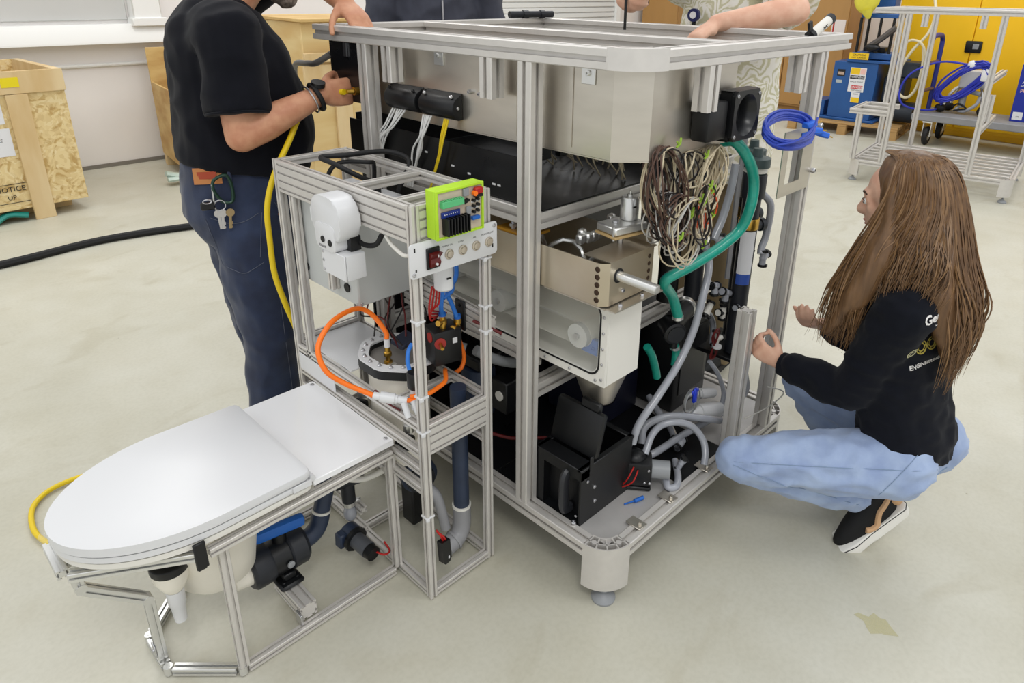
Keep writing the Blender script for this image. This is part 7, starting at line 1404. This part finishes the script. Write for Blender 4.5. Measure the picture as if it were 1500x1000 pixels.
# keys on a carabiner
kb = onsurf(jo, mp(0.2, -0.092, 1.030)+off, vd, 0.016) or mp(0.22, -0.09, 1.03)
t = T('key_ring', 'dark green carabiner with keys hanging from the belt loop of the dark jeans', 'keys', tuple(kb))
ky = MF; KMx = fr(kb, ky, (0, 0, 1))
P('carabiner', MB().tube([KMx @ V(p) for p in ((-0.012, 0.04, 0), (-0.030, 0.028, 0.002), (-0.032, 0.0, 0.004), (-0.012, -0.035, 0.004), (0.012, -0.04, 0.004), (0.020, -0.02, 0.002), (0.018, 0.02, 0), (0.008, 0.042, 0))], 0.0052, 8, 4, closed=True), mat('dark_green_anodised', (0.14, 0.24, 0.19), 0.35, 0.4), t, 'dark green carabiner')
P('gate', MB().tube([KMx @ V((-0.035, 0.02, 0.004)), KMx @ V((-0.036, -0.035, 0.006))], 0.003, 6), ZINC, t)
P('fob', MB().box((-0.075, -0.055, 0.0), (-0.035, -0.030, 0.012), 0.004, KMx), BLACKP, t); P('ring', MB().tube([KMx @ V((-0.022+0.016*math.cos(a*PI/8), -0.045+0.016*math.sin(a*PI/8), 0.008)) for a in range(16)], 0.0018, 6, closed=True).tube([KMx @ V((-0.055+0.012*math.cos(a*PI/8), -0.028+0.006*math.sin(a*PI/8), 0.012)) for a in range(16)], 0.002, 6, closed=True), ZINC, t)
for (ox, tl, mm) in ((-0.030, 0.06, ZINC), (-0.018, -0.05, ZINC), (0.004, -0.10, mat('nickel_brass_key', (0.66, 0.58, 0.44), 0.35, 0.9))):
    Kx = KMx @ Matrix.Translation((ox, -0.062, 0.009+0.003*ox*50)) @ Matrix.Rotation(tl, 4, 'Z')
    P('key', MB().cyl(Kx @ V((0, -0.008, 0)), Kx @ V((0, -0.008, 0.0025)), 0.0125, n=14).box((-0.0045, -0.058, 0), (0.004, -0.016, 0.0022), 0.0005, Kx).box((0.004, -0.045, 0), (0.0065, -0.036, 0.002), 0, Kx).box((0.004, -0.056, 0), (0.006, -0.05, 0.002), 0, Kx), mm, t)

# ---------------- person in a grey jacket behind the machine
JK = mat('charcoal_jacket', (0.24, 0.25, 0.30), 0.75, 0, 0.15, 30, 0.05, 200)
t = T('person', 'person in a charcoal jacket standing behind the far side of the machine', 'person', (0.98, 1.9, 0))
GF = V((-0.45, -0.89, 0)).normalized(); GR = V((-0.89, 0.45, 0)).normalized()
def generic(base, F, R, H, skin, wid, arms, face_up=(0, 0, 1), hairm=None):
    def gp(x, y, z): return V(base)+R*x+F*y+Z*z*H
    bd = MB(); fh = (F+V((0, 0, -0.35))).normalized(); hc_ = gp(0, 0.04, 1.66)
    a_ = head(bd, hc_, fh, (0, 0, 1), 1.0); limb(bd, [gp(0, -0.02, 1.45), gp(0, 0.0, 1.54), gp(0, 0.02, 1.62)], [0.062, 0.058, 0.06])
    torso(bd, [(gp(0, 0, 0.88), R, F, 0.14, 0.10), (gp(0, 0, 1.08), R, F, 0.13, 0.10), (gp(0, 0, 1.28), R, F, 0.15, 0.11), (gp(0, -0.01, 1.40), R, F, 0.14, 0.08), (gp(0, 0, 1.48), R, F, 0.06, 0.06)])
    for s_, e_, w_, hd, hn, hs in arms:
        limb(bd, [gp(0, -0.01, 1.40), s_], [0.07, 0.055]); limb(bd, [s_, s_.lerp(e_, .5), e_], [0.052, 0.05, 0.044]); limb(bd, [e_, e_.lerp(w_, .3), e_.lerp(w_, .8), w_], [0.044, 0.047, 0.034, 0.029]); hand(bd, w_, hd, hn, hs, 1.0, (0.7, 0.75, 0.8, 0.9), 0.7)
    for q in (0.1, -0.1): limb(bd, [gp(q, 0, 0.88), gp(q, 0.01, 0.48), gp(q, -0.02, 0.09)], [0.08, 0.052, 0.035])
    return bd, gp, a_, fh
gb = (0.98, 1.9, 0)
def gp0(x, y, z): return V(gb)+GR*x*1.1+GF*y+Z*z*1.17
arms = [(gp0(0.20, 0, 1.40), gp0(0.27, 0.03, 1.12), gp0(0.16, 0.26, 1.08), GF, (0, 0, -1), (-1, 0, 0)), (gp0(-0.20, 0, 1.40), gp0(-0.27, 0.03, 1.12), gp0(-0.16, 0.26, 1.08), GF, (0, 0, -1), (1, 0, 0))]
bd, gp, a_, fh = generic(gb, GF, GR, 1.17, SKIN, 0, arms)
P('body', remesh(bd, 'body', 0.009, 3), SKIN, t); face_parts(t, a_, fh, (0, 0, 1)); hb = MB(); hb.ell(gp(0, 0.01, 1.695), (0.083, 0.10, 0.092), 16); P('hair', hb, HAIR, t, 'short brown hair')
tp = MB(); torso(tp, [(gp(0, 0, 0.80), GR, GF, 0.19, 0.135), (gp(0, 0, 0.95), GR, GF, 0.185, 0.135), (gp(0, 0, 1.12), GR, GF, 0.195, 0.14), (gp(0, 0, 1.30), GR, GF, 0.20, 0.14), (gp(0, 0, 1.42), GR, GF, 0.16, 0.11), (gp(0, 0, 1.50), GR, GF, 0.085, 0.08)])
for A_ in arms: limb(tp, [gp(0, 0, 1.38).lerp(A_[0], 0.6), A_[0], A_[0].lerp(A_[1], .5), A_[1], A_[1].lerp(A_[2], 0.85)], [0.085, 0.085, 0.076, 0.070, 0.048])
P('jacket', remesh(tp, 'jacket', 0.011, 4, 0.010, 8, (1, 1, 1.2)), JK, t, 'charcoal jacket')
P('zip', MB().tube([gp(0, 0.137, 0.82), gp(0, 0.145, 1.1), gp(0, 0.145, 1.32)], 0.005, 6, 4), ZINC, t)
jn = MB(); torso(jn, [(gp(0, 0, 0.78), GR, GF, 0.16, 0.12), (gp(0, 0, 0.90), GR, GF, 0.165, 0.125)])
for q in (0.095, -0.095): limb(jn, [gp(q, 0, 0.82), gp(q, 0.01, 0.48), gp(q, -0.02, 0.06)], [0.095, 0.078, 0.068])
P('trousers', remesh(jn, 'trousers', 0.012, 3), mat('dark_trousers', (0.10, 0.10, 0.12), 0.8), t)
for q in (0.095, -0.095): shoe(t, gp(q, -0.03, 0.105/1.17), GF, (0, 0, 1), 0.28, RUBBER, mat('dark_sole', (0.12, 0.11, 0.10)))

# ---------------- person in the leaf print shirt
def leaf_mat():
    M = bpy.data.materials.new('leaf_print_shirt'); M.use_nodes = True; nt = M.node_tree; N = nt.nodes; L = nt.links; b = N['Principled BSDF']
    tc = N.new('ShaderNodeTexCoord'); n = N.new('ShaderNodeTexNoise'); n.inputs['Scale'].default_value = 5; n.inputs['Detail'].default_value = 2; L.new(tc.outputs['Object'], n.inputs['Vector'])
    mx = N.new('ShaderNodeMix'); mx.data_type = 'RGBA'; mx.blend_type = 'LINEAR_LIGHT'; mx.inputs[0].default_value = 0.22; L.new(tc.outputs['Object'], mx.inputs[6]); L.new(n.outputs['Color'], mx.inputs[7])
    w1 = N.new('ShaderNodeTexWave'); w1.wave_type = 'BANDS'; w1.bands_direction = 'DIAGONAL'; w1.inputs['Scale'].default_value = 12; w1.inputs['Distortion'].default_value = 7; w1.inputs['Detail'].default_value = 2; w1.inputs['Detail Scale'].default_value = 2.2; L.new(mx.outputs[2], w1.inputs['Vector'])
    r = N.new('ShaderNodeValToRGB'); e = r.color_ramp.elements; e[0].position = 0.25; e[1].position = 0.85
    e[0].color = (*lin((0.76, 0.74, 0.62)), 1); e[1].color = (*lin((0.90, 0.885, 0.85)), 1); q = e.new(0.5); q.color = (*lin((0.86, 0.84, 0.77)), 1)
    L.new(w1.outputs['Fac'], r.inputs[0]); L.new(r.outputs[0], b.inputs['Base Color']); b.inputs['Roughness'].default_value = 0.8; return M
lb_ = (1.38, 0.56, 0)
LF = V((-0.90, -0.05, 0)).normalized(); LR = V((-0.055, 0.998, 0)).normalized()
t = T('person', 'person in a pale leaf print shirt leaning over the right top rail of the machine', 'person', lb_)
def lp0(x, y, z): return V(lb_)+LR*x+LF*y+Z*z*1.12
arms = [(lp0(0.20, 0.05, 1.46), lp0(0.26, 0.42, 1.62), V((0.575, 0.50, 1.635)), (-0.55, -0.55, -0.55), (0.3, -0.75, -0.5), (-0.5, 0.3, 0.2)),
        (lp0(-0.20, 0.05, 1.46), V((1.13, 0.20, 1.54)), V((0.955, 0.39, 1.50)), (-0.9, 0.3, -0.5), (0, 0, -1), (0.3, 0.9, 0))]
bd, gp, a_, fh = generic(lb_, LF, LR, 1.17, SKIN, 0, arms)
P('body', remesh(bd, 'body', 0.0075, 3), SKIN, t); face_parts(t, a_, fh, (0, 0, 1)); hb = MB(); hb.ell(gp(0, 0.01, 1.695), (0.083, 0.10, 0.092), 16); P('hair', hb, mat('grey_hair', (0.42, 0.39, 0.37), 0.7), t, 'short grey hair')
tp = MB(); torso(tp, [(gp(0, 0, 0.76), LR, LF, 0.205, 0.16), (gp(0, 0, 0.92), LR, LF, 0.20, 0.16), (gp(0, 0, 1.10), LR, LF, 0.20, 0.155), (gp(0, 0, 1.26), LR, LF, 0.21, 0.15), (gp(0, 0, 1.40), LR, LF, 0.18, 0.12), (gp(0, 0, 1.47), LR, LF, 0.09, 0.085)])
for A_ in arms: limb(tp, [gp(0, 0, 1.36).lerp(A_[0], 0.6), A_[0], A_[0].lerp(A_[1], .4)], [0.09, 0.09, 0.085]); tp.tube([A_[0].lerp(A_[1], .2), A_[0].lerp(A_[1], .72)], [0.084, 0.095], 18)
P('shirt', remesh(tp, 'shirt', 0.010, 4, 0.012, 7, (1, 1, 0.8)), leaf_mat(), t, 'pale green leaf print shirt')
jn = MB(); torso(jn, [(gp(0, 0, 0.74), LR, LF, 0.16, 0.12), (gp(0, 0, 0.88), LR, LF, 0.17, 0.13)])
for q in (0.095, -0.095): limb(jn, [gp(q, 0, 0.80), gp(q, 0.01, 0.46), gp(q, -0.02, 0.06)], [0.10, 0.08, 0.07])
P('trousers', remesh(jn, 'trousers', 0.012, 3), mat('khaki_trousers', (0.55, 0.48, 0.36), 0.8), t)
for q in (0.095, -0.095): shoe(t, gp(q, -0.03, 0.105/1.17), LF, (0, 0, 1), 0.29, RUBBER, mat('dark_sole', (0.12, 0.11, 0.10)))
t = T('badge_reel', 'dark blue badge reel clipped to the leaf print shirt', 'badge', tuple(lp0(0.075, 0.178, 1.352)))
br = lp0(0.075, 0.178, 1.352)
P('reel', MB().cyl(br, br+LF*0.014, 0.024, n=20), mat('navy_reel', (0.10, 0.13, 0.33), 0.3), t); P('disc', MB().cyl(br+LF*0.0141, br+LF*0.0155, 0.013, n=18), PAPER, t); P('strap', MB().box((-0.008, -0.045, 0), (0.008, -0.022, 0.004), 0.001, fr(br, (0, -1, 0), (0, 0, 1))), BLACKP, t)
O('hex_key', MB().tube([(0.512, 0.430, 1.490), (0.512, 0.431, 1.575), (0.515, 0.436, 1.60), (0.53, 0.445, 1.605)], 0.0045, 6), RUBBER, 'black hex key held upright over the top rail', 'tool')
